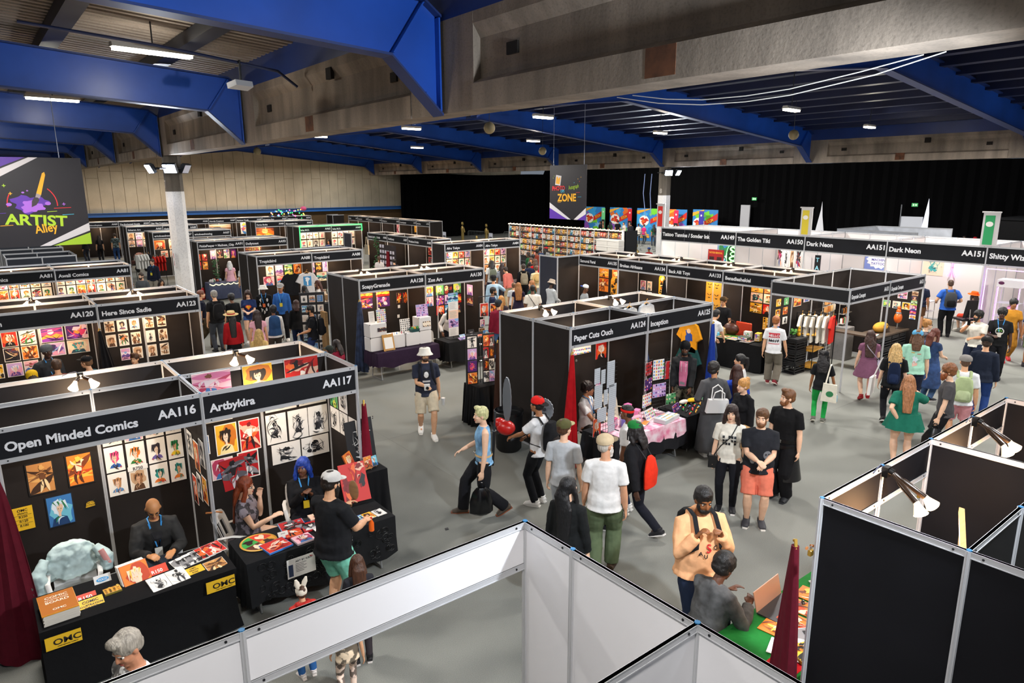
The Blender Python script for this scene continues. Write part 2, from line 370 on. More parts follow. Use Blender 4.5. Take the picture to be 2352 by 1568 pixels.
for k,P in enumerate((((5.66,5.37,5.80),(5.66,4.8,5.69),(5.66,4.27,5.63),(5.66,3.8,5.615),(5.66,3.37,5.63),(5.66,2.68,5.71),(5.66,2.19,5.81)),((5.66,5.15,5.80),(5.66,4.7,5.72),(5.66,4.27,5.675),(5.66,3.8,5.665),(5.66,3.38,5.68),(5.66,2.8,5.745),(5.66,2.34,5.81)))):
 mb=MB();mb.tube(P,.0045,6);tag(mb.build('slack_cable',M('#c8c8c4',.5)),['thin white cable sagging lowest below the concrete beam','thin white cable just above the lower sagging one under the beam'][k],'cable')
def floodset(x,y,z,heads,lab):
 t=thing('column_floodlights',lab,'floodlight',(x,y,z),0,'floodlight clusters on the columns')
 mb=MB();mb.tube([(-.35,0,0),(.35,0,0)],.03,8);mb.box(-.3,.3,-.3,.3,-.02,.02);mb.build('cross_bracket',STEEL,t)
 for(dx,dy,a,on)in heads:
  X=Matrix.Translation((dx,dy,-.02))@Matrix.Rotation(R(a),4,'Z')@Matrix.Rotation(R(28),4,'X')
  h=MB();h.box(-.2,.2,0,.1,-.15,.15,0,X);h.prism([(-.14,.1,-.1),(.14,.1,-.1),(.14,.1,.1),(-.14,.1,.1)],(0,.05,0),0,X)
  ho=h.build('lamp_housing',M('#1c2430',.5),t,smooth=False)
  g=MB();g.box(-.18,.18,-.006,0,-.13,.13,0,X);g.build('lamp_glass',M('#e6ecff',.5,emit=160 if on else 0),ho,smooth=False)
floodset(5.2,23.75,5.42,[(-.05,-.33,-38,1),(-.5,.25,-80,1),(.5,-.1,50,0)],'cluster of bright floodlights on the white column by the panelled wall')
floodset(28.8,23.75,5.45,[(-.12,-.3,-40,1),(.4,-.5,10,1)],'pair of bright floodlights on the far white column beside the drape')
for k,dx in enumerate((-.35,-.1)):
 mb=MB();mb.tube([(28.7+dx,24.4-dx,5.4),(28.68+dx,24.45-dx,4.4),(28.72+dx*.6,24.4-dx,3.2)],.02,6);tag(mb.build('hanging_cable',M('#8fa3d6',.5)),['loose cable dangling beside the far column, outer one','loose cable dangling beside the far column, inner one'][k],'cable')
def banner(name,lab,w,h,loc,rz,draw,mats,wires):
 t=thing(name,lab,'banner',loc,rz)
 mb=MB();mb.box(-w/2,w/2,0,.02,0,h);mb.build('banner_panel',mats[0],t,smooth=False)
 d=MB();draw(d,w,h);d.build('printed_design',mats,t,smooth=False)
 for x in wires:
  wb=MB();wb.tube([(x,.01,h),(x,.01,(zl(loc[0])if loc[0]<5 else zr(loc[0]))+.02-loc[2])],.008,6);wb.build('suspension_wire',M('#9aa4b8',.4),t)
def shp(d,pts,m,k):d.poly([(x,-.002-.0015*k,z)for x,z in pts],m)
def circ(cx,cz,r,n=20,ry=None,a0=0,a1=360):return[(cx+r*math.cos(R(a0+(a1-a0)*i/n)),cz+(ry or r)*math.sin(R(a0+(a1-a0)*i/n)))for i in range(n if a1-a0==360 else n+1)]
def blob(cx,cz,r,rnd,n=26,amp=.3,sx=1,sz=1):return[(cx+sx*r*(1+amp*math.sin(3*a+rnd)*.6+amp*.5*math.sin(7*a+2*rnd))*math.cos(a),cz+sz*r*(1+amp*math.sin(3*a+rnd)*.6+amp*.5*math.sin(7*a+2*rnd))*math.sin(a))for a in[2*math.pi*i/n for i in range(n)]]
def d_artist(d,w,h):
 a,b=-w/2,w/2
 shp(d,[(a,h),(a+.95,h),(a,h-.42)],1,1);shp(d,[(a+1.02,h),(a+1.2,h),(a,h-.68),(a,h-.47)],2,1)
 shp(d,[(b,0),(b,.28),(b-.8,0)],3,1);shp(d,[(b,.33),(b,.52),(b-1.08,0),(b-.86,0)],2,1)
 c=-.06
 shp(d,blob(c-.06,1.0,.27,.6,sx=1.25,sz=.72),1,2);shp(d,blob(c-.02,.93,.19,2.2,sx=1.15,sz=.7),4,3)
 for x,z,r in((c-.46,.99,.055),(c+.3,1.0,.06),(c-.16,1.26,.03),(c-.07,1.3,.022)):shp(d,circ(x,z,r,14,r*.7),4,3)
 shp(d,[(c+.1,1.24),(c+.19,1.2),(c+.33,1.66),(c+.32,1.73),(c+.27,1.7)],5,4);shp(d,[(c+.07,1.15),(c+.15,1.12),(c+.19,1.2),(c+.1,1.24)],6,4)
 shp(d,[(c-.03,.92),(c+.07,.97),(c+.14,1.08),(c+.12,1.14),(c+.05,1.15),(c-.01,1.06)],7,5)
 for a0,a1 in((-5,48),(150,185)):
  o=circ(c,.98,.5,10,.5,a0,a1);i2=circ(c,.98,.48,10,.48,a0,a1);shp(d,o+i2[::-1],8,2)
 for x,z,m in((c-.5,1.42,3),(c-.4,1.24,5),(c+.62,.98,4)):
  shp(d,[(x-.035,z-.008),(x+.035,z-.008),(x+.035,z+.008),(x-.035,z+.008)],m,2);shp(d,[(x-.008,z-.035),(x+.008,z-.035),(x+.008,z+.035),(x-.008,z+.035)],m,3)
 for x0,x1,z,m in((-.95,-.6,.78,1),(-.75,-.5,.5,5),(.35,.7,.88,8),(.2,.4,.8,3),(.5,.74,.72,9)):shp(d,[(x0,z),(x1,z+.01),(x1,z+.022),(x0,z+.012)],m,2)
 text(d,'ARTIST',.34,Matrix.Translation((c+.02,-.012,.5))@Matrix.Rotation(R(4),4,'Y')@TX((0,0,0),(1,0,0),(0,0,1)),3,'c',1.12,.03)
 text(d,'Alley',.28,Matrix.Translation((c+.2,-.016,.33))@Matrix.Rotation(R(-6),4,'Y')@TX((0,0,0),(1,0,.0),(.12,0,1)),5,'c',.8,.02)
BN=[M('#16131c',.5),M('#5a2ea6',.5),M('#d7d4d8',.5),M('#a8d02c',.5),M('#a566d8',.5),M('#f0b020',.5),M('#9a8f96',.5),M('#3a3138',.5),M('#d8232f',.5),M('#46b8d8',.5)]
banner('hanging_banner','square black hanging banner with green and orange lettering and a paintbrush logo',2.06,2.06,(1.40,20,3.5),0,d_artist,BN,(.6,-.8))
def d_zone(d,w,h):
 shp(d,[(-w/2,0),(-w/2,.45),(.1,0)],1,1);shp(d,[(-w/2,.45),(-w/2,.68),(.22,0),(.02,0)],2,2);shp(d,[(w/2,0),(w/2,.25),(.62,0)],1,1);shp(d,[(w/2,.25),(w/2,.5),(.4,0),(.62,0)],2,2)
 shp(d,[(-.78,1.42),(-.45,1.38),(-.38,1.78),(-.72,1.83)],2,2);shp(d,[(-.74,1.47),(-.5,1.44),(-.44,1.7),(-.5,1.74),(-.56,1.66),(-.62,1.77),(-.7,1.72)],5,3)
 text(d,'PHOTO',.25,TX((-.95,-.01,1.18),(1,0,.03),(0,0,1)),8,'l',.92,.035);text(d,'OPS',.17,TX((-.42,-.012,1.1),(1,0,.02),(0,0,1)),9,'l',.8,.02)
 text(d,'Autograph',.23,TX((.08,-.01,1.22),(1,0,.14),(.2,0,1)),3,'l',.62,.004)
 text(d,'ZONE',.42,TX((-.62,-.01,.74),(1,0,.02),(0,0,1)),5,'l',.98,.035)
 for x,z,m in((-.9,1.7,3),(.62,1.65,5),(.72,1.55,8),(.8,1.72,5),(.4,1.5,9),(-.84,1.78,3)):shp(d,circ(x,z,.018,8),m,2)
 for x0,x1,z,m in((.62,.84,.92,9),(-.6,-.4,.68,5),(.5,.75,1.1,8)):shp(d,[(x0,z),(x1,z+.01),(x1,z+.022),(x0,z+.012)],m,2)
banner('hanging_banner','tall black hanging banner with orange ZONE lettering in front of the drape',2.24,2.22,(20,21.65,3.45),R(-90),d_zone,BN,(-.9,.95))
# ------------------------------------------------------------------ shell-scheme booths
POSTPR=[]
for i in range(16):
 a=2*math.pi*i/16;r=.024 if i%2==0 else.0195
 POSTPR.append((r*math.cos(a),r*math.sin(a)))
MESHC={}
def cobj(key,make,name,mats,parent,loc,rz=0):
 """one mesh per key, shared by every copy of that piece"""
 if key not in MESHC:
  o=make().build(name,mats,parent,loc,rz,smooth=False);MESHC[key]=o.data;return o
 o=bpy.data.objects.new(name,MESHC[key]);C.objects.link(o);o.parent=parent;o.location=loc
 if rz:o.rotation_euler=(0,0,rz)
 return o
def mk_post(H):
 mb=MB();mb.loft([[(x,y,0)for x,y in POSTPR],[(x,y,H)for x,y in POSTPR]],0)
 mb.loft([[(x*.8,y*.8,H)for x,y in POSTPR],[(x*.8,y*.8,H+.006)for x,y in POSTPR]],1);return mb
BCAP=M('#2d6f9e',.4)
def rail_mb(L,h=.05):
 mb=MB();mb.box(0,L,-.011,.011,0,h);mb.box(0,L,-.014,.014,h-.006,h);mb.box(0,L,-.014,.014,0,.006)
 for x in(.09,L-.09):
  mb.tube([(x,-.0155,h*.5),(x,.0155,h*.5)],.008,8,1)
 return mb
def panel_mb(L,H):
 mb=MB();mb.box(.02,L-.02,-.004,.004,.04,H-.045);return mb
class Booth:pass
def booth(label,x,y,ang,w,num='',name='',L=1,Rr=1,back=1,dep=1.0,H=2.5,fas=.38,pl=1,pr=1,front='fascia',pan=PAN,lamp=None,tx=1.0,nseg=None,group='shell-scheme booths',zfas=None,fmat=FASC,lampw=34,fmatb=None,lampx=None):
 t=thing('exhibition_booth',label,'booth',(x,y,0),R(ang),group)
 mk=(H,)
 def post(u,v):cobj(('post',H),lambda:mk_post(H),'post',[ALU,BCAP],t,(u,v,0))
 def wallrun(u0,v0,u1,v1,posts=True,mat=None):
  d=math.hypot(u1-u0,v1-v0);n=max(1,round(d));a=math.atan2(v1-v0,u1-u0);s=d/n
  for i in range(n):
   p=(u0+(u1-u0)*i/n,v0+(v1-v0)*i/n,0)
   cobj(('pan',round(s,3),H,(mat or pan).name),lambda:panel_mb(s,H),'wall_panel',[mat or pan],t,p,a)
   cobj(('rail',round(s,3)),lambda:rail_mb(s),'top_rail',[ALU,STEEL],t,(p[0],p[1],H-.05),a)
   cobj(('brail',round(s,3)),lambda:rail_mb(s,.04),'bottom_rail',[ALU,STEEL],t,(p[0],p[1],.01),a)
   if i and posts:post(p[0],p[1])
 if pl:post(0,0)
 if pr:post(w,0)
 if back:
  wallrun(0,dep,w,dep)
  if L or pl:post(0,dep)
  if Rr or pr:post(w,dep)
 if L:wallrun(0,0,0,dep)
 if Rr:wallrun(w,0,w,dep)
 if front=='wall':wallrun(0,0,w,0)
 if front=='fascia':
  z0=H-fas
  mb=MB();mb.box(.022,w-.022,-.006,.006,z0+.045,H-.045)
  f=mb.build('fascia',[fmat],t,smooth=False)
  for z in(z0,H-.05):cobj(('frail',round(w,3)),lambda:rail_mb(w),'fascia_rail',[ALU,STEEL],f,(0,0,z))
  for k in range(1,nseg or 1):
   mb=MB();mb.box(w*k/nseg-.006,w*k/nseg+.006,-.009,.009,z0+.045,H-.045);mb.build('fascia_joint',ALU2,f,smooth=False)
  if name or num:
   LW=M('#e9eaee',.5);s=.138*(fas/.38);zm=z0+fas*.5;wn=0
   if num:
    mb=MB();wn=text(mb,num,s*1.06,TX((w-.07,-.0075,zm-.035),(1,0,0),(0,0,1)),0,'r',tx*.98,.034);mb.build('stand_number',LW,f,smooth=False)
   if name:
    vs,fs,x0,x1=text_geo(name,.022);room=w-.16-wn-.05;sx=min(1,room/((x1-x0)*s))*1.0
    mb=MB();text(mb,name,s,TX((.08,-.0075,zm-.065),(1,0,0),(0,0,1)),0,'l',min(sx,tx),.034);mb.build('lettering',LW,f,smooth=False)
 b=Booth();b.t=t;b.x,b.y,b.a,b.w,b.d,b.H=x,y,R(ang),w,dep,H
 b.X=Matrix.Translation((x,y,0))@Matrix.Rotation(R(ang),4,'Z')
 b.tag=num
 if lamp:spotlamp(b,lampx if lampx else w*.5,lamp,lampw)
 return b
LAMPN=[0]
def spotlamp(b,u,desc,power=34,drop=.05,out=.26):
 """twin-head arm lamp clipped on the inside of the fascia rail"""
 t=thing('arm_spotlight',f'black twin-arm spotlight with glowing bulbs, {desc}','lamp',b.X@Vector((u,.016,b.H-.01)),b.a,'arm spotlights clipped on the fascias')
 mb=MB();mb.box(-.035,.035,0,.05,-.08,.012);mb.tube([(0,.05,-.02),(0,.085,-.03)],.03,10);mb.build('clamp',M('#141210',.3),t)
 for s in(-1,1):
  e=Vector((s*.085,out,-drop));a0=Vector((s*.012,.07,-.03))
  mb=MB();mb.tube([a0,a0+(e-a0)*.3,a0+(e-a0)*.35,e],[.014,.014,.024,.027],10);arm=mb.build('arm',M('#2a1c12',.25),t)
  d=Vector((s*.35,.6,-.55-drop)).normalized();X=Matrix.Translation(e)@d.to_track_quat('Z','Y').to_matrix().to_4x4()
  mb=MB();mb.lathe([(.024,-.01),(.028,.02),(.05,.075),(.06,.1)],16,0,X,cap=False);mb.build('reflector_bulb',M('#ffe2bd',.35,emit=4.5 if power>15 else 1.0),arm)
  mb=MB();mb.lathe([(.058,.098),(.05,.108),(.03,.114),(.0005,.116)],16,0,X,cap=False);mb.build('bulb_face',M('#ffdcae',.4,emit=26),arm)
 mb=MB();mb.tube([(0,.0,.0),(.05,-.01,.03),(.12,-.005,.02),(.2,.0,-.005)],.005,5);mb.build('power_lead',M('#2c3550',.5),t)
 light('POINT','arm_spotlight_beam',b.X@Vector((u,.40,b.H-.36)),power*1.4,(1,.66,.38),.07)
BO={}
def S_pair(key,x,y,n0,n1,nm0,nm1,labels,lamps,left=1,right=1,rear=True,rl=(None,None),w=2.0,pw=34):
 """two booths side by side facing -Y plus the two back-to-back ones behind them"""
 BO[key+'0']=booth(labels[0],x,y,0,w,n0,nm0,L=left,Rr=1,lamp=lamps[0],pr=1,lampw=pw)
 BO[key+'1']=booth(labels[1],x+w,y,0,w,n1,nm1,L=0,Rr=right,lamp=lamps[1],pl=0,lampw=pw)
 if rear:
  BO[key+'2']=booth(labels[2],x+2*w,y+2,180,w,'','',L=1,Rr=0,back=0,lamp=rl[1],lampw=pw*.8)
  BO[key+'3']=booth(labels[3],x+w,y+2,180,w,'','',L=1,Rr=1,back=0,lamp=rl[0],pl=0,lampw=pw*.8)
rr=lambda a:f'rear half of the booth island behind {a}, seen over its rails'
S_pair('A',-.08,8.44,'AA116','AA117','Open Minded Comics','Artbykira',['large black booth in the left corner with fascia numbered AA116','black booth numbered AA117 with red and ink artwork inside','rear bay of the island backing onto AA117 with lit brown inside','rear bay of the island backing onto AA116 with twin lamp'],(None,None),rl=('over the bay behind AA116','over the bay behind AA117'),pw=60)
light('SPOT','arm_spotlight_beam',(.9,8.75,2.3),60,(1,.8,.6),.06,(.9,9.6,1.2),spot=150,blend=.9)
light('SPOT','arm_spotlight_beam',(2.9,8.75,2.3),60,(1,.8,.6),.06,(2.9,9.6,1.2),spot=150,blend=.9)
S_pair('B',7.94,8.47,'AA124','AA125','Paper Cuts Ouch','Inception',['black booth numbered AA124 with bare walls and red curtain at its corner','black booth numbered AA125 with printed jackets hung inside','rear bay backing onto AA125 with dark panels and lamp','rear bay backing onto AA124 with a single bright bulb'],(None,None),rl=('over the bay behind AA124','over the bay behind AA125'),pw=55)
for ux in(8.9,10.9):light('SPOT','arm_spotlight_beam',(ux,8.75,2.3),55,(1,.78,.56),.06,(ux,9.7,1.2),spot=150,blend=.9)
S_pair('C',-.08,16.44,'AA120','AA123','Rurin','Here Since Sadie',['black booth numbered AA120 with fantasy posters on its back wall','black booth numbered AA123 with small brown prints in columns','rear bay backing onto AA123, rails lit warm','rear bay backing onto AA120, rails lit warm'],('inside booth AA120','inside booth AA123'),rl=('over the bay behind AA120','over the bay behind AA123'))
S_pair('D',7.87,16.46,'AA128','AA130','SoapyGrenade','Zon Art',['black booth numbered AA128 with white cube shelves on its table','black booth numbered AA130 with colourful posters','rear bay backing onto AA130, warm rails','rear bay backing onto AA128, warm rails'],('inside booth AA128','inside booth AA130'),rl=('over the bay behind AA128','over the bay behind AA130'))
S_pair('E',-.1,24.35,'AA81','AA81','Awali Comics','Awali Comics',['left one of the two booths numbered AA81, cut by the picture edge','right one of the two booths numbered AA81, beside the white column','rear bay behind the right AA81 booth','rear bay behind the left AA81 booth'],('inside the left AA81 booth','inside the right AA81 booth'),pw=48)
S_pair('F',7.84,24.38,'AA88','AA88','Tropicbird','Tropicbird',['left one of the two booths numbered AA88, hung with sunset posters','right one of the two booths numbered AA88, hung with sunset posters','rear bay behind the right AA88 booth','rear bay behind the left AA88 booth'],('inside the left AA88 booth','inside the right AA88 booth'))
S_pair('G',15.6,24.35,'AA84','AA84','Afro Tokyo','Afro Tokyo',['left one of the two booths numbered AA84, packed with comic posters','right one of the two booths numbered AA84, packed with comic posters','',''],('inside the left AA84 booth','inside the right AA84 booth'),rear=False,pw=46)
S_pair('H',7.92,32.42,'AA91','AA93','PinkiePeeper + Madness_Chip','Dollytoast',['black booth numbered AA91 with a decorated table and pink dress shopper','black booth numbered AA93 beside AA91','rear bay behind AA93','rear bay behind AA91'],('inside booth AA91','inside booth AA93'))
S_pair('I',15.5,40.0,'AA62','AA63','Inka M.D.','Inka M.D.',['booth numbered AA62 outlined in green light, left half','booth numbered AA63 outlined in green light, right half','rear bay behind AA63','rear bay behind AA62'],('inside the green-lit left booth','inside the green-lit right booth'),pw=60)
S_pair('J',15.4,47.5,'AA66','AA67','Darius Botha','Shmeemio Art',['distant booth numbered AA66 with a fiery painting','distant booth numbered AA67 beside the fiery painting','rear bay behind distant AA67','rear bay behind distant AA66'],('inside the fiery painting booth','beside the fiery painting booth'))
S_pair('K',7.75,40.6,'AA57','AA57','ericdoesdrawing','ericdoesdrawing',['left one of two booths numbered AA57, partly behind the white column','right one of two booths numbered AA57, partly behind the white column','rear bay behind the right AA57 booth','rear bay behind the left AA57 booth'],('inside the left AA57 booth','inside the right AA57 booth'))
S_pair('L',7.62,47.2,'AA61','AA60','Scharon Art','Noku Craft',['distant booth numbered AA61 left of the white column','distant booth numbered AA60 behind the white column','rear bay behind AA60','rear bay behind AA61'],('inside booth AA61','inside booth AA60'))
for k,(nm,nu)in enumerate((('weldonoliopiom','AA63'),('The Enchanted Goatie','AA64'),('Star Gaz Creations','AA65'),('Malia','AA66'),('Norrila Creations','AA67'),('Rainbow Youth','AA68'),('Mysterium Box','AA69'),('Necrospector','AA70'))):
 BO[f'M{k}']=booth(f'far back-row booth against the panelled wall, {ORD[k]} from the left, numbered {nu}',6.4+1.98*k,54.7,0,1.98,nu,nm,L=1 if k==0 else 0,Rr=1,pl=1 if k==0 else 0,lamp=f'inside {ORD[k]} booth of the far back row',lampw=30)
for k,(yy,lb)in enumerate(((29.2,'blank-backed booth under the hanging banner, nearer of the two'),(33.3,'blank-backed booth under the hanging banner, farther of the two'))):
 BO[f'N{k}']=booth(lb,.95,yy,0,2.05,front='wall',L=1,Rr=1,back=1,dep=2.0,pan=M('#1d232e',.55,kind='laminate'))
def W_row(key,x,ys,items,dep=1.0,lamps=True,lab='',Lw=1,Rw=1,**kw):
 for k,(num,nm)in enumerate(items):
  w=ys[k]-ys[k+1]
  b=booth(lab.format(num,ORD[k]),x,ys[k],-90,w,num,nm,L=Lw if k==0 else 0,Rr=1 if(k<len(items)-1 or Rw)else 0,dep=dep,pl=1 if k==0 else 0,lamp=f'in {num} {ORD[k]} along its row' if lamps else None,**kw)
  BO[f'{key}{k}']=b
W_row('P',16.75,(17.5,15.62,13.6,11.58,9.6),(('AA135','Samurai Farai'),('AA134','Broken Afrikaans'),('AA133','Back Alli Toys'),('AA132','Benadieshekiel')),lab='booth numbered {0} in the diagonal row of four, {1} from its far end',lampw=26)
for k,yy in enumerate((9.6,11.6,13.6,15.6)):
 BO[f'Pr{k}']=booth(f'rear bay backing onto the diagonal row of four, {ORD[k]} from the near end',18.75,yy,90,2.0,L=1,Rr=1 if k==3 else 0,back=0,lamp=f'over {ORD[k]} rear bay of the diagonal row',lampw=20)
booth('dark navy end booth with closed side panels beside AA135',15.72,18.4,-90,.93,front='wall',L=0,Rr=0,back=0,pan=M('#141a2c',.55,kind='laminate'))
booth('narrow closed side bay joining the navy end panel to AA135',15.72,17.47,0,1.0,front='wall',L=0,Rr=0,back=0,pl=0)
b=BO['Q0']=booth('open corner stand with two fascias numbered AA131, left half of its long front',15.97,7.58,0,2.05,'AA131','Grayscale Concepts',L=0,Rr=0,back=1,dep=2.0,tx=.62)
b=BO['Q1']=booth('open corner stand with two fascias numbered AA131, right half of its long front',18.02,7.58,0,2.05,'AA131','Grayscale Concepts',L=0,Rr=1,back=1,dep=2.0,pl=0,tx=.62)
BO['Q2']=booth('blank black fascia closing the side of the open corner stand',15.97,9.58,-90,2.0,L=0,Rr=0,back=0,pr=0,fmat=M('#101115',.5))
for px in(16.9,18.9):light('SPOT','arm_spotlight_beam',(px,8.0,2.35),60,(1,.8,.6),.06,(px,9.5,1.2),spot=150,blend=.9)
W_row('R',16.42,(33.0,30.9,28.85,26.7),(('AA86','Panda & Artisan Studio'),('AA87','TwinBunny'),('AA85','Weekend Artist')),lab='booth numbered {0} in the row behind the crowded corner stand, {1} along',lampw=26)
booth('navy end panels closing the row left of the leafy stall',15.5,33.9,-90,.9,front='wall',L=0,Rr=0,back=0,pan=M('#171c2a',.55,kind='laminate'))
W_row('S',24.4,(52.3,50.6,48.8,46.6,44.0,41.6,39.9),(('AA71','Blondie'),('AA72','Comicsbird'),('AA73','Cobra Cat'),('AA74','Wendy Lou'),('AA75','Connectingways'),('AA76','Pixi Doe')),lab='small distant booth numbered {0} near the drape, {1} along its row',lampw=24)
booth('dark blue closed end of the distant row near the drape',24.4,39.9,0,1.0,front='wall',L=0,Rr=0,back=0,pan=M('#16213c',.55,kind='laminate'))
booth('small plain dark booth standing before the end of the panelled wall',23.9,55.4,-90,1.2,front='wall',L=1,Rr=1,back=0)
TWH=M('#d6cfcd',.6)
tb=(('AA149','Tattoo Tannies / Sonder Ink',20.3,3.85,3),('AA150','The Golden Tiki',16.45,2.95,1),('AA151','Dark Neon',13.5,2.95,1),('AA151','Dark Neon',10.55,2.95,1),('AA152','Shitty Wizards',7.6,2.95,1))
tl=['tall white-walled booth numbered AA149 beside the far column','tall white-walled booth numbered AA150 with a tropical sign','tall white-walled booth, left one of the two numbered AA151','tall white-walled booth, right one of the two numbered AA151','tall white booth at the right edge with a pink light frame']
for k,(nu,nm,y0,w,ns)in enumerate(tb):
 BO[f'T{k}']=booth(tl[k],24.5,y0,-90,w,nu if k<4 else '',nm,L=1,Rr=1 if k==4 else 0,back=1,dep=3.0,H=3.0,fas=.6,pl=1 if k==0 else 0,nseg=ns,pan=TWH,lamp=None)
 light('AREA','booth_ceiling_light',(26.2,y0-w/2,2.85),7,(1,.9,.88),1.2,(26.4,y0-w/2,0))
BO['U0']=booth('white unprinted booth under the balcony with bare front fascia',.92,3.58,0,2.0,L=0,Rr=1,back=1,dep=.0001+0,fmat=WHT)if False else None
def raw_wall(label,segs,mat,fas_segs=(),extra=None,posts=()):
 t=thing('exhibition_booth',label,'booth',(0,0,0),0,'shell-scheme booths')
 for(x0,y0,x1,y1)in segs:
  d=math.hypot(x1-x0,y1-y0);a=math.atan2(y1-y0,x1-x0)
  panel_mb(d,2.5).build('wall_panel',[mat],t,(x0,y0,0),a,smooth=False)
  rail_mb(d).build('top_rail',[ALU,STEEL],t,(x0,y0,2.45),a,smooth=False)
  rail_mb(d,.04).build('bottom_rail',[ALU,STEEL],t,(x0,y0,.01),a,smooth=False)
 for(x0,y0,x1,y1,z0)in fas_segs:
  d=math.hypot(x1-x0,y1-y0);a=math.atan2(y1-y0,x1-x0)
  mb=MB();mb.box(.02,d-.02,-.006,.006,z0+.045,2.455);f=mb.build('fascia',[mat],t,(x0,y0,0),a,smooth=False)
  for z in(z0,2.45):rail_mb(d).build('fascia_rail',[ALU,STEEL],f,(0,0,z),smooth=False)
 for x,y in posts:cobj(('post',2.5),lambda:mk_post(2.5),'post',[ALU,BCAP],t,(x,y,0))
 return t
raw_wall('white booth directly below with an unprinted front fascia, nearest the camera',[(2.92,3.57,2.92,3.06),(2.92,3.06,2.92,2.04),(2.92,2.04,2.92,1.0),(2.92,2.04,1.95,2.04),(1.95,2.04,.95,2.04)],WHT,[(.89,3.57,2.92,3.57,2.12),(-1.1,3.57,.89,3.57,2.12)],posts=[(2.92,3.57),(2.92,3.06),(2.92,2.04),(.89,3.57),(-1.1,3.57),(1.95,2.04),(.95,2.04),(2.92,1.0)])
NAVY=M('#111115',.62,kind='laminate',sp=.15);BRN=M('#3a2a22',.6,kind='laminate')
raw_wall('large black booth at the right, open-topped with an arm lamp inside',[(4.98,2.41,4.98,1.39),(7.02,2.41,7.02,1.39),(4.98,1.39,6.0,1.39),(6.0,1.39,7.02,1.39),(4.98,1.39,4.98,.4)],NAVY,[(4.98,2.41,6.0,2.41,2.12),(6.0,2.41,7.02,2.41,2.12)],posts=[(4.98,2.41),(4.98,1.39),(6.0,2.41),(7.02,2.41),(6.0,1.39),(7.02,1.39)])
raw_wall('black booth beyond the open-topped right one, cut by the picture edge',[(9.08,2.41,9.08,1.39),(7.02,1.39,8.05,1.39),(8.05,1.39,9.08,1.39)],NAVY,[(7.02,2.41,8.05,2.41,2.12),(8.05,2.41,9.08,2.41,2.12)],posts=[(8.05,2.41),(9.08,2.41),(8.05,1.39),(9.08,1.39)])
for ux,d in((6.0,'inside the open-topped black booth'),(8.05,'inside the black booth at the right edge')):
 bb=Booth();bb.X=Matrix.Translation((ux,2.41,0))@Matrix.Rotation(R(180),4,'Z');bb.a=R(180);bb.H=2.5;bb.d=1.0
 spotlamp(bb,0,d,12,.19,.32)
 light('POINT','arm_spotlight_beam',bb.X@Vector((0,.3,2.0)),26,(1,.52,.24),.06)
# ------------------------------------------------------------------ prints and posters: generic artwork as layered shapes
PALS={'bw':['#ece8e2','#16161a','#3a3a40','#8d8b8c','#16161a','#55555a'],'red':['#c8231b','#f1e6dc','#1c1618','#e8662a','#7a1013','#e9b9a0'],'redblk':['#b3121a','#1a1619','#d8d4d4','#5c5a60','#0f0d10','#8d8a90'],'orange':['#e8822a','#f3d9b4','#5a2a16','#c8451f','#f5c04a','#7a3a1c'],'brown':['#c98a4c','#6e4326','#efd3a0','#3f2616','#e0a860','#8a5a34'],'pink':['#f0b9c6','#e8d5dc','#3c6fae','#b13a5c','#7a4a30','#d878a0'],'lilac':['#c9a7d8','#f0dff0','#6b4a9a','#e8a0c0','#8ab0e0','#3a2a5a'],'blue':['#3a78b8','#dbe9f5','#1c3f70','#6fc0d8','#2f7f4a','#e0e6ee'],'green':['#5aa86a','#e9f0dc','#1f5a35','#c9d850','#2a3a2a','#f0c8a0'],'yellow':['#efb52c','#2a1d10','#f6e3a6','#c8701c','#141210','#fbe9c8'],'whitec1':['#efe9df','#d8437a','#2f5fa8','#e9b49a','#3a2a28','#b5303c'],'whitec2':['#efe9df','#e07a2a','#2f7a3c','#e9b49a','#2a3a2a','#b5303c'],'whitec3':['#efe9df','#3a2f38','#6a5a9a','#c9987a','#1a1618','#b5303c'],'whitec4':['#efe9df','#1f8a4a','#e8c22a','#2a4fa0','#1a2a20','#b5303c'],'whitec5':['#efe9df','#c08a5a','#5a8ab8','#e0a890','#5a3a30','#d8b090'],'whitec6':['#efe9df','#2a8a80','#e07a2a','#d8402a','#20302e','#b5303c'],'sepia':['#e9dcc8','#9a6a44','#5c3a22','#c9a27c','#3a2618','#b58a62'],'magma':['#3a0f10','#f06a1a','#f8c03a','#c8201c','#ffdf80','#7a1410'],'violet':['#4a1f6a','#e8407a','#f0a040','#8a3ab0','#f8d0e0','#2a1040'],'dark':['#241a20','#8a2f28','#c9a070','#4a3a50','#e0c8a0','#141014'],'teal':['#f0c8b0','#3a9a9a','#2a4a5a','#f0e0c0','#c85a4a','#1a2a30'],'card':['#f2eee8','#d84a5a','#4a8ad0','#f0b030','#5aa860','#8a5ab0'],'gold':['#e2a83c','#3a2a14','#d8902a','#1c140c','#f0c860','#7a4a14'],}
MIXW=['whitec1','whitec2','whitec3','whitec4','whitec5','whitec6']
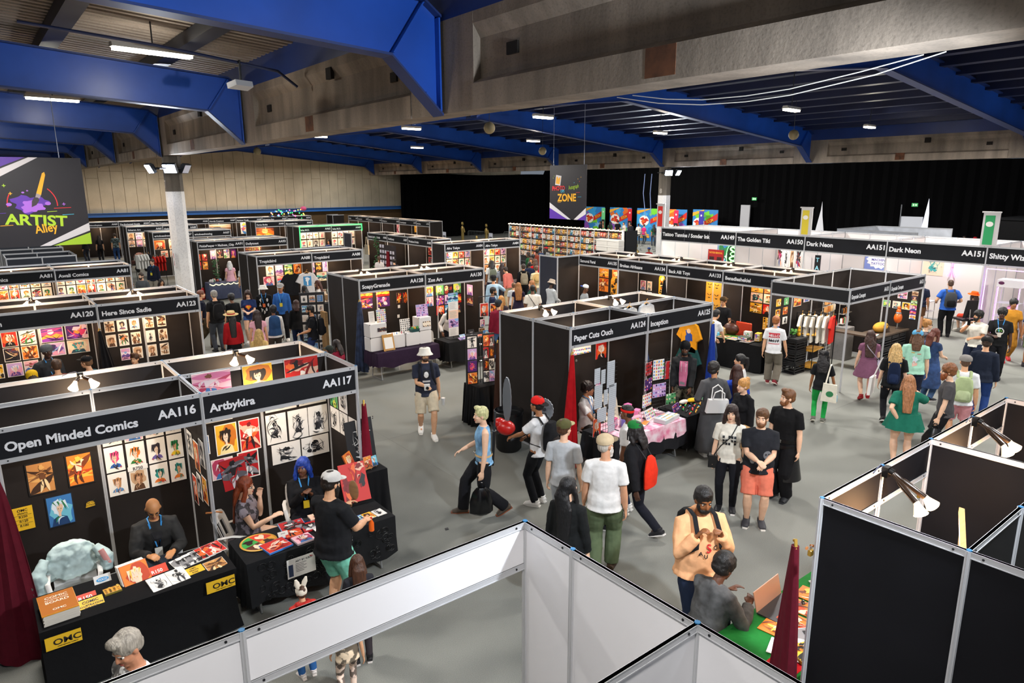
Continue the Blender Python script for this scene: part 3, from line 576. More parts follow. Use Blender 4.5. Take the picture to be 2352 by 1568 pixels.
def art_mesh(w,h,kind,pal,seed,border=.0,thick=.004,edge=None):
 rnd=random.Random(seed);mb=MB();P=PALS[pal];cols=[M(c,.55)for c in P]+[M(edge or '#efeae2',.6),M(rnd.choice(('#ecc4a6','#dba882','#f0d2b8'))if pal not in('bw','redblk')else '#dcd8d4',.6)]
 mb.box(-w/2,w/2,-h/2,h/2,0,thick,6)
 W,H=w/2-border,h/2-border;z=[thick]
 def po(pts,m):
  z[0]+=.0006
  mb.poly([(max(-W,min(W,x*W)),max(-H,min(H,y*H)),z[0])for x,y in pts],m)
 def el(cx,cy,rx,ry,n=14,a=0,j=0):
  o=[]
  for i in range(n):
   t=2*math.pi*i/n;q=1+j*(rnd.random()-.5)*2;x,y=rx*q*math.cos(t),ry*q*math.sin(t)
   o.append((cx+x*math.cos(a)-y*math.sin(a),cy+x*math.sin(a)+y*math.cos(a)))
  return o
 def band(x0,y0,x1,y1,wd,n=5,cv=.2):
  t=[];b=[];dx,dy=x1-x0,y1-y0;L=math.hypot(dx,dy)or 1;nx,ny=-dy/L,dx/L;k=rnd.uniform(-cv,cv)
  for i in range(n+1):
   u=i/n;s=4*u*(1-u);q=wd*(.25+.75*s)
   x,y=x0+dx*u+nx*k*s,y0+dy*u+ny*k*s
   t.append((x+nx*q,y+ny*q));b.append((x-nx*q,y-ny*q))
  return t+b[::-1]
 po([(-1,-1),(1,-1),(1,1),(-1,1)],0)
 if kind=='portrait':
  a=rnd.uniform(-.25,.25);c=(rnd.uniform(-.12,.12),rnd.uniform(.05,.2));f=rnd.choice((-1,1))
  if pal not in MIXW:po(el(rnd.uniform(-.4,.4),rnd.uniform(-.2,.4),.95,.8,16,0,.25),3 if pal!='bw' else 3)
  po(el(c[0]-.06*f,c[1]+.06,.46,.5,18,a,.22),1)
  po([(c[0]-.75,-1 if pal not in MIXW else-.72),(c[0]-.55,-.5),(c[0]-.15,-.34),(c[0]+.15,-.34),(c[0]+.55,-.48),(c[0]+.72,-1 if pal not in MIXW else-.75)],2)
  po([(c[0]-.1,-.45),(c[0]+.1,-.45),(c[0]+.1,c[1]-.2),(c[0]-.1,c[1]-.2)],7)
  q=[(-.24,.22),(-.25,-.02),(-.19,-.2),(-.02,-.36),(.06,-.34),(.2,-.14),(.24,.04),(.22,.24),(0,.3)]
  po([(c[0]+f*(x+.06),c[1]+y)for x,y in q],7)
  for i in range(8):
   x=-.4+.12*i;po([(c[0]+f*(x-.1),c[1]+.46),(c[0]+f*(x+.12),c[1]+.5),(c[0]+f*(x+rnd.uniform(-.05,.3)),c[1]+rnd.uniform(.0,.2)if i<6 else c[1]-.2)],1 if i%3 else 4)
  for sx in(-.07,.14):po([(c[0]+f*(sx-.05),c[1]+.0),(c[0]+f*(sx+.05),c[1]-.02),(c[0]+f*(sx+.03),c[1]-.06),(c[0]+f*(sx-.03),c[1]-.05)],4)
  po(band(c[0]+f*.02,c[1]-.22,c[0]+f*.1,c[1]-.22,.012),4)
  for i in range(3):po(band(c[0]+rnd.uniform(-.5,.5),-.9+.2*i*0+rnd.uniform(0,.2),c[0]+rnd.uniform(-.4,.4),-.45,.05),rnd.choice((1,4,3)))
  if pal in MIXW:po(el(rnd.choice((-.6,.6)),-.7,.09,.07,8),5)
 elif kind=='figure':
  for i in range(5):po(band(-1.1,rnd.uniform(-1,1),1.1,rnd.uniform(-1,1),rnd.uniform(.08,.3)),rnd.choice((3,4,5))if pal!='bw' else rnd.choice((0,3)))
  c=rnd.uniform(-.15,.15);f=rnd.choice((-1,1))
  for s in(-1,1):po(band(c+s*.12,-.05,c+s*rnd.uniform(.2,.42),-.95,.13),2)
  po([(c-.28,.42),(c+.28,.42),(c+.22,-.1),(c-.22,-.1)],1)
  for s in(-1,1):po(band(c+s*.25,.38,c+s*rnd.uniform(.45,.8),rnd.uniform(-.25,.7),.09),1)
  po(el(c+.03*f,.62,.15,.2,12),5);po(el(c,.72,.2,.17,14,0,.3),4)
  for i in range(5):po(band(c+rnd.uniform(-.5,.5),rnd.uniform(-.6,.6),c+rnd.uniform(-.7,.7),rnd.uniform(-.6,.6),.035),rnd.choice((0,4,3)))
 elif kind=='ink':
  c=(rnd.uniform(-.15,.15),0)
  po(el(c[0],.35,.22,.2,14,0,.35),1);po(el(c[0]+.05,-.15,.3,.4,16,0,.35),3);po(el(c[0]-.1,-.4,.35,.25,16,0,.4),1)
  for i in range(20):po(band(c[0]+rnd.uniform(-.6,.6),rnd.uniform(-.85,.75),c[0]+rnd.uniform(-.75,.75),rnd.uniform(-.85,.8),rnd.uniform(.012,.05),5,.4),rnd.choice((1,1,2,0)))
 elif kind=='scene':
  po([(-1,-.1),(1,-.15),(1,.3),(-1,.4)],1);po(el(rnd.uniform(-.4,.4),.4,.3,.36,18),4)
  for i in range(4):po(band(-1,rnd.uniform(.2,.9),1,rnd.uniform(.2,.9),.06),rnd.choice((3,1)))
  po([(-1,-.3),(-.5,.05),(-.1,-.2),(.4,.12),(1,-.25),(1,-1),(-1,-1)],2);po([(-1,-.6),(-.3,-.4),(.5,-.62),(1,-.45),(1,-1),(-1,-1)],3)
  for i in range(4):po(band(rnd.uniform(-.9,.9),-.9,rnd.uniform(-.9,.9),rnd.uniform(-.6,0),.05),5)
 elif kind=='abstract':
  for i in range(9):po(el(rnd.uniform(-.8,.8),rnd.uniform(-.8,.8),rnd.uniform(.15,.5),rnd.uniform(.12,.4),14,rnd.uniform(0,3),.35),rnd.choice((1,2,3,4,5)))
  for i in range(6):po(band(rnd.uniform(-1,1),rnd.uniform(-1,1),rnd.uniform(-1,1),rnd.uniform(-1,1),rnd.uniform(.03,.1)),rnd.choice((1,2,4,5)))
 elif kind=='stickers':
  nx,ny=max(2,int(w/.05)),max(2,int(h/.055))
  for i in range(nx):
   for j in range(ny):po(el(-.8+1.6*i/(nx-1),-.8+1.6*j/(ny-1),.62/nx,.62/ny,9,rnd.random(),.2),rnd.choice((1,2,3,4,5)))
 elif kind=='sheet':
  for j in range(9):po([(-.75,.7-.17*j),(.2+.5*rnd.random(),.7-.17*j),(.2+.5*rnd.random(),.66-.17*j),(-.75,.66-.17*j)],3 if pal=='bw' else 1)
 elif kind=='faces':
  for i in range(4):
   for j in range(3):
    if(i+j)%3==2 and i>1:continue
    x,y=-.78+.42*i,-.6+.62*j
    po([(x-.12,y+.08),(x-.02,y+.0),(x-.02,y-.05),(x-.12,y+.03)],1);po([(x+.12,y+.08),(x+.02,y+.0),(x+.02,y-.05),(x+.12,y+.03)],1);po(band(x-.08,y-.16,x+.08,y-.16,.03,5,.05),1)
  po(el(.5,.0,.42,.7,20,0,.16),4);po(el(.5,.05,.38,.62,20,0,.12),2)
  po([(.3,.3),(.45,.2),(.45,.13),(.3,.2)],1);po([(.7,.3),(.55,.2),(.55,.13),(.7,.2)],1);po(band(.35,-.12,.65,-.12,.05,6,.08),1)
 elif kind=='cards':
  nx,ny=4,5
  for i in range(nx):
   for j in range(ny):po(el(-.75+.5*i,-.8+.4*j,.2,.16,4,.785),rnd.choice((1,2,3,4,5)))
 return mb,cols
ARTN=[0]
def art_obj(w,h,kind,pal,seed=None,name='art_print',border=0,thick=.004,edge=None):
 ARTN[0]+=1
 mb,cols=art_mesh(w,h,kind,pal,seed if seed is not None else ARTN[0],border,thick,edge)
 return mb.build(name,cols,smooth=False)
WALLS={}
def on_wall(b,wall,u,z,v=None,off=.012):
 if wall=='back':X=TX((u,(v if v is not None else b.d)-off,z),(1,0,0),(0,0,1))
 elif wall=='left':X=TX((off,u,z),(0,1,0),(0,0,1))
 elif wall=='right':X=TX((b.w-off,u,z),(0,-1,0),(0,0,1))
 elif wall=='front':X=TX((u,-off,z),(1,0,0),(0,0,1))
 return b.X@X
def pin(b,wall,u0,u1,z0,z1,kind,pal,label,name='art_print',tilt=0,off=.012,border=.012,cat='print',group=None,edge=None,seed=None,v=None,thick=.004):
 o=art_obj(abs(u1-u0),abs(z1-z0),kind,pal,seed,name,border,thick,edge)
 X=on_wall(b,wall,(u0+u1)/2,(z0+z1)/2,v,off)
 if tilt:X=X@Matrix.Rotation(R(tilt),4,'Z')
 o.matrix_world=X
 return tag(o,label,cat,group)
def pin_rows(b,wall,rows,where,group,desc=None,off=.012,name='art_print',border=.012,v=None):
 """rows: list of (z0, z1, [(u0,u1,kind,pal), ...]); labels come from look and place in the row"""
 rn=['top','second','third','fourth','fifth','sixth']if len(rows)>2 else(['upper','lower']if len(rows)==2 else['single'])
 for i,(z0,z1,L)in enumerate(rows):
  for j,(u0,u1,kind,pal)in enumerate(L):
   lab=f'{COLN[pal]} {KINDN[kind]} print, {ORD[j]} in {rn[i]} row, '+where.replace('the back wall of ','').replace('booth ','').replace('the ','')
   if len(lab.split())>16:lab=lab.replace(' print,',',').replace(' just under fascia',' top')
   pin(b,wall,u0,u1,z0,z1,kind,pal,lab,name,0,off,border,'print',group,v=v)
COLN={'bw':'black and white','red':'red','redblk':'red and black','orange':'orange','brown':'brown','pink':'pink','lilac':'lilac','blue':'blue','green':'green','yellow':'yellow','whitec1':'white and pink','whitec2':'white and orange','whitec3':'white and dark','whitec4':'white and green','whitec5':'white and tan','whitec6':'white and teal','sepia':'sepia','magma':'fiery orange','violet':'purple and red','dark':'dark','teal':'peach and teal','card':'many-coloured','gold':'gold and black'}
KINDN={'portrait':'portrait','figure':'figure','ink':'ink sketch','scene':'landscape','abstract':'abstract','stickers':'sticker','sheet':'lettered','faces':'cartoon','cards':'card'}
def even(u0,u1,n,gap,kinds,pals,rnd=None):
 w=(u1-u0-gap*(n-1))/n;rnd=rnd or random.Random(n)
 return[(u0+i*(w+gap),u0+i*(w+gap)+w,kinds[i%len(kinds)],pals[i%len(pals)])for i in range(n)]
b=BO['A0'];G='prints pinned up in booth AA116'
pin(b,'back',.23,.51,1.33,1.73,'figure','brown','sepia brown poster of a standing figure in a coat, left wall panel of booth AA116',border=.015,edge='#1a1512',group=G)
pin(b,'back',.63,.91,1.33,1.74,'figure','orange','orange and brown poster of a seated figure, beside the coat poster in booth AA116',border=.015,edge='#1a1512',group=G)
pin(b,'back',.37,.65,.87,1.27,'portrait','blue','blue and green painted poster below the two brown ones in booth AA116',border=.012,edge='#141820',group=G)
t=thing('price_sign','yellow price sheet reading R250 R120 R100 on the wall by the maroon cloth','sign',on_wall(b,'back',.14,1.08).translation,0,'yellow and red price signs of booth AA116')
mb=MB();mb.box(-.1,.1,-.003,0,-.145,.145);mb.build('sign_sheet',M('#e8b820',.6),t,smooth=False)
mb=MB()
for s,z,q in(('OMC',.09,.045),('PRINTS',.055,.03),('R250',.01,.04),('R120',-.045,.04),('R100',-.1,.04)):text(mb,s,q,TX((0,-.0045,z),(1,0,0),(0,0,1)),0,'c')
for z in(.045,-.01,-.06):mb.box(-.085,.085,-.0045,-.0035,z-.003,z)
mb.build('lettering',M('#1a1510',.6),t,smooth=False)
t=thing('wall_sticker','small yellow speech-bubble sticker on the black wall of booth AA116','sticker',on_wall(b,'back',.82,1.06).translation)
mb=MB();mb.prism([(x*.06,0,z*.055)for x,z in[(-1,-.9),(1,-.8),(.95,.1),(.8,.6),(1.15,1.2),(.45,.8),(-.4,.8),(-.85,.4)]],(0,-.003,0));mb.build('bubble',M('#1a1610',.6),t,smooth=False)
mb=MB();mb.prism([(x*.052,-.003,z*.045)for x,z in[(-1,-.85),(.9,-.75),(.9,.1),(.75,.55),(.45,.7),(-.4,.7),(-.8,.35)]],(0,-.002,0));mb.build('bubble_face',M('#dcae24',.6),t,smooth=False)
mb=MB();text(mb,'JOIN THE',.026,TX((0,-.006,.008),(1,0,0),(0,0,1)),0,'c');text(mb,'ACTION',.03,TX((0,-.006,-.024),(1,0,0),(0,0,1)),0,'c');mb.build('lettering',M('#1a1610',.6),t,smooth=False)
k2=['portrait']*4
u4=[(1.04,1.25),(1.28,1.49),(1.52,1.73),(1.755,1.94)]
pin_rows(b,'back',[(1.4,1.73,[(u4[i][0],u4[i][1],'portrait',['whitec1','whitec2','whitec3','whitec4'][i])for i in range(4)]),(1.08,1.38,[(u4[i][0],u4[i][1],'portrait',['whitec5','sepia','whitec6','whitec6'][i])for i in range(4)])],'the right wall panel of booth AA116',G)
pin_rows(b,'back',[(1.75,2.03,[(u4[i][0],u4[i][1],'portrait',['whitec3','pink','whitec2','whitec5'][i])for i in range(4)])],'the right panel of booth AA116 just under the fascia',G)
mb=MB();mb.box(1.27,1.5,-.004,0,1.36,1.42);o=mb.build('price_slip',M('#efeae2',.6),b.t,(0,b.d-.02,0),smooth=False)
mb=MB();text(mb,'R750',.055,TX((1.385,-.006,1.368),(1,0,0),(0,0,1)),0,'c');mb.build('lettering',M('#1a1618'),o,smooth=False)
for i,(v0,v1,z0,z1,kd,pl)in enumerate(((.08,.3,1.5,1.85,'portrait','bw'),(.35,.6,1.35,1.75,'portrait','orange'),(.65,.9,1.45,1.8,'figure','bw'),(.12,.34,1.0,1.35,'figure','orange'),(.4,.6,.95,1.3,'portrait','bw'),(.65,.85,.8,1.2,'portrait','red'))):
 pin(b,'right',v0,v1,z0,z1,kd,pl,f'{COLN[pl]} {KINDN[kd]} sheet seen edge-on on the partition left of AA117, {ORD[i]} of six',group='sheets on the partition beside AA117')
b=BO['A1'];G='prints pinned up in booth AA117'
pin(b,'back',.35,.64,1.29,1.73,'portrait','yellow','yellow and orange comic poster of a laughing face in booth AA117',border=.012,group=G,seed=5)
pin(b,'back',.67,.95,1.27,1.73,'figure','red','red poster of a pale-haired figure in booth AA117',border=.012,group=G)
pin(b,'back',.26,.55,.95,1.25,'portrait','pink','pink and red poster of a black-haired face, lower left in booth AA117',border=.012,group=G)
pin(b,'back',.61,.9,.87,1.27,'figure','redblk','red and black poster of a cloaked figure, lower row in booth AA117',border=.016,group=G)
pin(b,'back',.03,.27,1.35,1.62,'abstract','blue','small blue print half behind the post in booth AA117',group=G)
pin(b,'back',.2,.6,1.78,2.08,'abstract','red','red print under the fascia at the left of booth AA117',group=G)
pin(b,'back',.63,1.0,1.8,2.08,'abstract','pink','pale pink print under the fascia of booth AA117',group=G)
o=pin(b,'back',.14,.44,1.2,1.6,'figure','redblk','red canvas of a grey armoured figure hanging at the front post of booth AA117',tilt=6,border=0,v=.03,off=.02,thick=.02,edge='#b3121a',name='canvas_painting',cat='painting')
u3=[(1.04,1.33),(1.36,1.65),(1.66,1.96)]
pin_rows(b,'back',[(1.76,2.06,[(1.05,1.5,'ink','bw'),(1.54,1.95,'ink','bw')]),(1.28,1.72,[(a,c,'ink','bw')for a,c in u3]),(.96,1.26,[(1.09,1.51,'ink','bw'),(1.53,1.95,'ink','bw')])],'the right wall panel of booth AA117',G,border=0)
pin_rows(b,'right',[(1.72,2.05,[(.64,.9,'abstract','green'),(.32,.6,'ink','bw')]),(1.36,1.7,[(.62,.92,'ink','bw'),(.33,.6,'ink','bw'),(.04,.3,'ink','bw')])],'the right side wall of booth AA117','prints on the side wall of booth AA117',border=0)
for i,(u0,u1,kd,pl,lb)in enumerate(((.13,.62,'figure','pink','pink canvas of a blue-haired figure on the top rail of AA117'),(.78,1.18,'portrait','yellow','orange canvas of a green-haired face on the top rail of AA117'),(1.36,1.85,'abstract','red','red canvas of writhing tentacle shapes on the top rail of AA117'))):
 pin(b,'back',u0,u1,2.14,2.49,kd,pl,lb,name='canvas_painting',border=0,off=.03,thick=.018,cat='painting',group='canvases hung from the top rail',seed=[11,22,3][i])
b=BO['B0']
pin(b,'back',.98,1.48,1.65,1.83,'stickers','card','white strip of paper with drawn glasses and lips under the AA124 fascia',border=0)
pin(b,'back',.55,.87-.0,1.5,1.5+.29,'portrait','red','small red comic sheet on the dark wall of booth AA124',border=0)if False else None
pin(b,'back',1.62,1.92,1.47,1.8,'portrait','red','single red comic sheet on the dark back wall of booth AA124',border=0)
b=BO['C0'];G='posters in booth AA120'
pin_rows(b,'back',[(1.64,1.96,[(.34,.62,'portrait','red'),(.65,.94,'figure','whitec2'),(1.02,1.43,'scene','violet'),(1.47,1.89,'abstract','violet')]),(1.33,1.62,[(.34,.62,'abstract','dark'),(.65,.94,'abstract','orange'),(1.02,1.43,'abstract','lilac'),(1.47,1.88,'portrait','teal')]),(1.0,1.3,[(.06,.3,'abstract','yellow'),(.35,.63,'portrait','lilac'),(.65,.91,'scene','pink')])],'the back wall of booth AA120',G)
b=BO['C1'];G='prints in booth AA123'
pin_rows(b,'back',[(1.7,1.97,[(.21,.41,'figure','sepia'),(.46,.66,'portrait','whitec3'),(.71,.91,'portrait','whitec5'),(1.02,1.21,'figure','sepia'),(1.28,1.47,'figure','sepia')]),(1.36,1.64,[(.21,.41,'portrait','sepia'),(.46,.66,'figure','whitec2'),(.71,.91,'abstract','sepia'),(1.02,1.21,'ink','bw'),(1.28,1.47,'abstract','sepia')]),(1.02,1.3,[(.46,.66,'scene','lilac'),(.71,.91,'portrait','sepia'),(1.02,1.21,'portrait','sepia'),(1.28,1.47,'figure','sepia')])],'the back wall of booth AA123',G)
b=BO['D0'];G='prints in booth AA128'
pin_rows(b,'back',[(1.82,2.06,[(.43,.86,'scene','magma'),(.97,1.39,'scene','magma')]),(1.52,1.8,[(.45,.85,'abstract','violet'),(.98,1.39,'abstract','violet')])],'the left of booth AA128',G,border=0)
pin(b,'back',1.62,1.77,1.56,1.87,'figure','magma','narrow orange print of a lone figure, right panel of booth AA128',border=0,group=G);pin(b,'back',1.82,1.96,1.55,1.86,'abstract','magma','narrow fiery print beside the lone figure in booth AA128',border=0,group=G)
for u,z in((.99,1.4),(1.65,1.42),(1.62,1.14)):pin(b,'back',u,u+.07,z,z+.09,'sheet','bw',f'tiny white price tag on the wall of AA128 at the {["left","upper right","lower right"][[.99,1.65,1.62].index(u)]}',border=0,cat='tag',name='price_tag')
b=BO['D1'];G='posters in booth AA130'
pin_rows(b,'back',[(1.66,1.95,[(.25,.5,'figure','dark'),(.56,.85,'portrait','card'),(.95,1.22,'portrait','green'),(1.26,1.53,'abstract','dark'),(1.58,1.85,'portrait','green')]),(1.36,1.64,[(.25,.5,'abstract','redblk'),(.56,.85,'portrait','pink'),(.95,1.22,'figure','violet'),(1.26,1.53,'abstract','lilac'),(1.58,1.85,'scene','magma')]),(1.05,1.33,[(.95,1.22,'portrait','red'),(1.26,1.53,'scene','blue'),(1.58,1.85,'portrait','dark')])],'the back wall of booth AA130',G,border=0)
pin_rows(b,'right',[(1.6,1.92,[(.55,.85,'portrait','lilac')]),(1.28,1.56,[(.55,.85,'scene','dark')])],'the right side wall of booth AA130',G,border=0)
for key,nm in(('E0','the left AA81 booth'),('E1','the right AA81 booth')):
 b=BO[key]
 pin_rows(b,'back',[(1.9,2.09,even(.06,1.94,7,.03,('portrait','figure','abstract'),('whitec2','whitec5','whitec1','red','whitec6'))),(1.58,1.87,even(.06,1.94,7,.03,('portrait','portrait','figure'),('whitec3','whitec4','orange','red','whitec2'))),(1.26,1.55,even(.06,1.94,7,.03,('figure','portrait'),('whitec5','whitec3','blue','whitec1')))],f'the back wall of {nm}',f'prints on the back wall of {nm}')
for key,nm,P1,P2 in(('F0','the left AA88 booth',('whitec5','lilac','green','orange'),('pink','card','blue')),('F1','the right AA88 booth',('magma','lilac','gold','lilac'),('orange','teal','pink'))):
 b=BO[key];o0=.6 if key=='F0' else.0
 n=4
 pin_rows(b,'back',[(1.64,2.04,even(.62 if key=='F0' else.02,1.95 if key=='F0' else 1.0,4,.06,('portrait','scene','scene','abstract'),P1)),(1.29,1.62,even(.5 if key=='F0' else.02,1.94 if key=='F0' else.95,3 if key=='F0' else 2,.12,('portrait','scene'),P2))],f'the back wall of {nm}',f'posters in {nm}',border=0)
for key,nm in(('G0','the left AA84 booth'),('G1','the right AA84 booth')):
 pin_rows(BO[key],'back',[(1.74,2.05,even(.05,1.95,6,.05,('portrait','figure','abstract'),('whitec2','orange','whitec1','yellow','red','lilac'))),(1.36,1.7,even(.05,1.95,6,.05,('figure','portrait','abstract'),('whitec3','orange','whitec5','magma','whitec6','card'))),(1.0,1.32,even(.05,1.95,6,.05,('portrait','abstract'),('violet','whitec2','brown')))],f'the back wall of {nm}',f'posters in {nm}',border=.01)
pin_rows(BO['H0'],'back',[(1.55,1.85,even(.1,.6,2,.06,('portrait','abstract'),('orange','red'))),(1.15,1.5,even(.1,.6,2,.06,('abstract','figure'),('red','orange')))],'the back wall of booth AA91','prints in booth AA91',border=0)
pin_rows(BO['H0'],'back',[(1.6,2.0,even(.75,1.9,4,.06,('portrait','figure','abstract'),('lilac','dark','card','violet')))],'the middle of booth AA91','posters in booth AA91',border=0)
pin(BO['H1'],'back',.3,1.1,1.85,2.05,'stickers','magma','long orange strip of lettered cards under the AA93 fascia',border=0)
for key,nm,n in(('I0','the left green-lit booth',5),('I1','the right green-lit booth',5)):
 pin_rows(BO[key],'back',[(1.7,2.05,even(.05,1.95,n,.05,('portrait','ink','figure'),('whitec1','bw','whitec3','whitec5'))),(1.2,1.62,even(.05,1.95,n,.05,('ink','portrait'),('bw','whitec1','whitec2')))],f'the back wall of {nm}',f'prints in {nm}',border=.01)
pin(BO['J0'],'back',.15,1.55,1.15,2.08,'scene','magma','large fiery orange and gold painting in distant booth AA66',border=0,name='canvas_painting',cat='painting')
pin(BO['M4'],'back',.15,1.85,1.3,2.0,'scene','sepia','wide sepia backdrop print in the far back row',border=0,name='backdrop_print')
pin(BO['M5'],'back',.6,1.6,1.2,2.08,'abstract','card','bright rainbow-striped hanging print in the far back row',border=0)
pin_rows(BO['K0'],'back',[(1.5,2.0,[(.2,.75,'portrait','orange'),(.95,1.35,'abstract','sepia')]),(1.05,1.42,[(.5,.85,'figure','teal'),(.95,1.4,'portrait','sepia')])],'the back wall of the left AA57 booth','framed prints in the left AA57 booth')
pin_rows(BO['L0'],'back',[(1.65,2.05,even(.2,1.8,4,.08,('portrait','figure'),('sepia','lilac','brown'))),(1.2,1.6,even(.2,1.8,4,.08,('figure','portrait'),('whitec5','lilac')))],'the back wall of distant booth AA61','prints in distant booth AA61')
for k,(pl,kd)in enumerate((('magma','scene'),('red','portrait'),('lilac','figure'),('pink','portrait'),('gold','abstract'),('sepia','figure'))):
 bb=BO[f'S{k}'];pin(bb,'back',.4,min(1.5,bb.w-.2),1.2,2.0,kd,pl,f'small {COLN[pl]} poster in distant drape-side booth {ORD[k]} along its row',border=0)
b=BO['P0'];G='prints in booth AA135'
pin_rows(b,'back',[(1.64,1.95,[(.05,.5,'figure','orange'),(.68,1.0,'portrait','orange'),(1.1,1.45,'abstract','yellow')]),(1.13,1.6,[(.05,.5,'figure','orange'),(1.1,1.45,'portrait','gold')])],'the back wall of booth AA135',G,border=0)
def skateboard(b,u,z0,z1,w,pal,lab,seed):
 t=thing('skateboard_deck',lab,'skateboard deck',on_wall(b,'back',u,(z0+z1)/2,off=.03).translation,b.a,'skate decks hung in the diagonal row')
 h=(z1-z0);pr=[(w/2*math.cos(a)*1.0,(h/2-w/2)*(1 if math.sin(a)>=0 else-1)+w/2*math.sin(a))for a in[2*math.pi*i/24 for i in range(24)]]
 mb=MB();mb.prism([(x,0,z)for x,z in pr],(0,-.012,0));mb.build('deck_board',M(PALS[pal][0],.4),t,smooth=False)
 rnd=random.Random(seed);mb=MB()
 for i in range(16):
  zz=-h/2+w*.3+(h-w*.6)*i/15;x=rnd.uniform(-.25,.25)*w;q=w*rnd.uniform(.12,.24)
  mb.poly([(max(-w*.46,min(w*.46,x+q*math.cos(a)*(1+.3*math.sin(3*a+i)))),-.0125-.0005*i,zz+q*.8*math.sin(a))for a in[2*math.pi*j/10 for j in range(10)]],rnd.randrange(3))
 mb.build('deck_graphic',[M(PALS[pal][i],.5)for i in(1,2,3)],t,smooth=False)
skateboard(b,.83,1.0,1.72,.36,'gold','black and gold patterned skate deck in booth AA135',1)
b=BO['P1']
pin_rows(b,'back',[(1.41,1.72,[(-.0+.12-.0,.36,'portrait','pink'),(.42,.62,'portrait','teal')]),(1.05,1.36,[(.12,.36,'portrait','sepia'),(.42,.62,'portrait','blue')])],'the back wall of booth AA134','prints in booth AA134')
skateboard(b,1.05,1.3,1.98,.24,'yellow','yellow skate deck with two inked faces in booth AA134',2);skateboard(b,1.42,1.3,1.98,.25,'card','red, white and blue patterned skate deck in booth AA134',3)
pin(b,'back',1.68,1.85,1.7,2.05,'portrait','red','small red framed print right of the patterned deck in booth AA134')
pin(BO['P2'],'back',.75,1.98,1.05,2.06,'faces','gold','large golden mural of scowling cartoon faces filling booth AA133',border=0,name='mural_print')
pin_rows(BO['P3'],'back',[(1.83,2.05,[(.3,.68,'abstract','gold'),(.72,1.06,'abstract','brown'),(1.1,1.42,'figure','whitec5')]),(1.54,1.81,[(.3,.68,'abstract','teal'),(.72,1.06,'portrait','whitec2'),(1.1,1.42,'scene','brown')]),(1.23,1.51,[(.3,.68,'figure','yellow'),(.72,1.06,'portrait','red'),(1.1,1.42,'abstract','pink')])],'the back wall of booth AA132','prints in booth AA132',border=0)
pin(BO['P3'],'back',.75,1.15,.78,1.14,'cards','yellow','yellow card chart standing low in booth AA132',border=0)
b=BO['Q0'];G='small prints on the grey wall of the corner stand'
for i,(u,z,kd,pl)in enumerate(((.25,1.87,'abstract','yellow'),(.62,1.87,'ink','green'),(.25,1.6,'portrait','yellow'),(.6,1.62,'figure','orange'),(.28,1.33,'abstract','pink'),(.62,1.36,'ink','bw'),(.3,1.05,'abstract','orange'))):
 pin(b,'back',u,u+.22,z-.09,z+.1,kd,pl,f'small {COLN[pl]} {KINDN[kd]} print on the corner stand wall, {["upper left","upper right","middle left","middle right","lower left","lower right","bottom"][i]}',border=0,group=G)
pin(b,'back',1.1,1.48,1.68,1.95,'figure','orange','white and orange print left of the wire grid in the corner stand',border=.01,group=G);pin(b,'back',1.6,1.9,1.75,1.96,'portrait','pink','pale pink print left of the wire grid in the corner stand',border=.01,group=G)
b=BO['Q1'];G='prints on the inner wall of the corner stand'
for i,(v0,v1,z0,z1,kd,pl)in enumerate(((.99,.79,1.5,1.69,'portrait','green'),(.73,.52,1.49,1.69,'portrait','teal'),(.48,.27,1.49,1.69,'portrait','yellow'),(.62,.37,1.78,1.98,'figure','pink'),(1.05,.82,1.8,1.98,'abstract','blue'))):
 pin(b,'right',v1,v0,z0,z1,kd,pl,f'{COLN[pl]} {KINDN[kd]} card on the inner wall of the corner stand, {ORD[i]} of five',border=.01,group=G)
for i in range(6):pin(b,'right',.1,.26,1.9-.13*i,2.02-.13*i,'portrait' if i%2 else 'scene',('sepia','dark','green','pink','violet','card')[i],f'tiny {COLN[("sepia","dark","green","pink","violet","card")[i]]} card in the column by the front edge, {ORD[i]} from the top',border=0,group='column of tiny cards in the corner stand')
pin_rows(BO['R0'],'back',[(1.6,2.0,even(.2,1.8,4,.1,('abstract','portrait'),('sepia','whitec5','teal')))],'the back wall of leafy booth AA86','prints in booth AA86')
pin_rows(BO['R2'],'back',[(1.6,2.05,[(.2,.75,'figure','red'),(.9,1.5,'portrait','whitec2')]),(1.05,1.5,[(.2,.75,'abstract','redblk'),(.9,1.4,'scene','blue'),(1.45,1.95,'scene','blue')])],'the back wall of booth AA85','prints in booth AA85')
b=BO['T0'];
pin(b,'back',.9,1.7,1.0,2.3,'abstract','blue','blue and white comic artwork wall inside booth AA149',border=0)
t=thing('neon_sign','glowing green oval neon sign of a coiled serpent','neon sign',b.X@Vector((2.1,2.5,1.72)),b.a)
mb=MB();mb.prism([(.34*math.cos(a),0,.55*math.sin(a))for a in[2*math.pi*i/24 for i in range(24)]],(0,.02,0));mb.build('backing_board',M('#142018',.5),t,smooth=False)
GRN=M('#7dff7a',.4,emit=3.5);mb=MB();mb.tube([(.36*math.cos(a),-.02,.57*math.sin(a))for a in[2*math.pi*i/28 for i in range(29)]],.014,6);mb.build('neon_tube',GRN,t)
mb=MB();mb.tube([(.2*math.sin(i*.55)*(1-.3*i/24),-.03,-.45+.9*i/24)for i in range(25)],.035,6);mb.tube([(-.15*math.sin(i*.55),-.03,-.4+.8*i/24)for i in range(25)],.02,6);mb.build('serpent_tube',GRN,t)
t=thing('wall_sign','red wall sign with two dark windows in booth AA149','sign',b.X@Vector((.85,2.96,1.5)),b.a)
mb=MB();mb.box(-.42,.42,-.03,0,-.38,.38);mb.build('sign_board',M('#a3161a',.5),t,smooth=False)
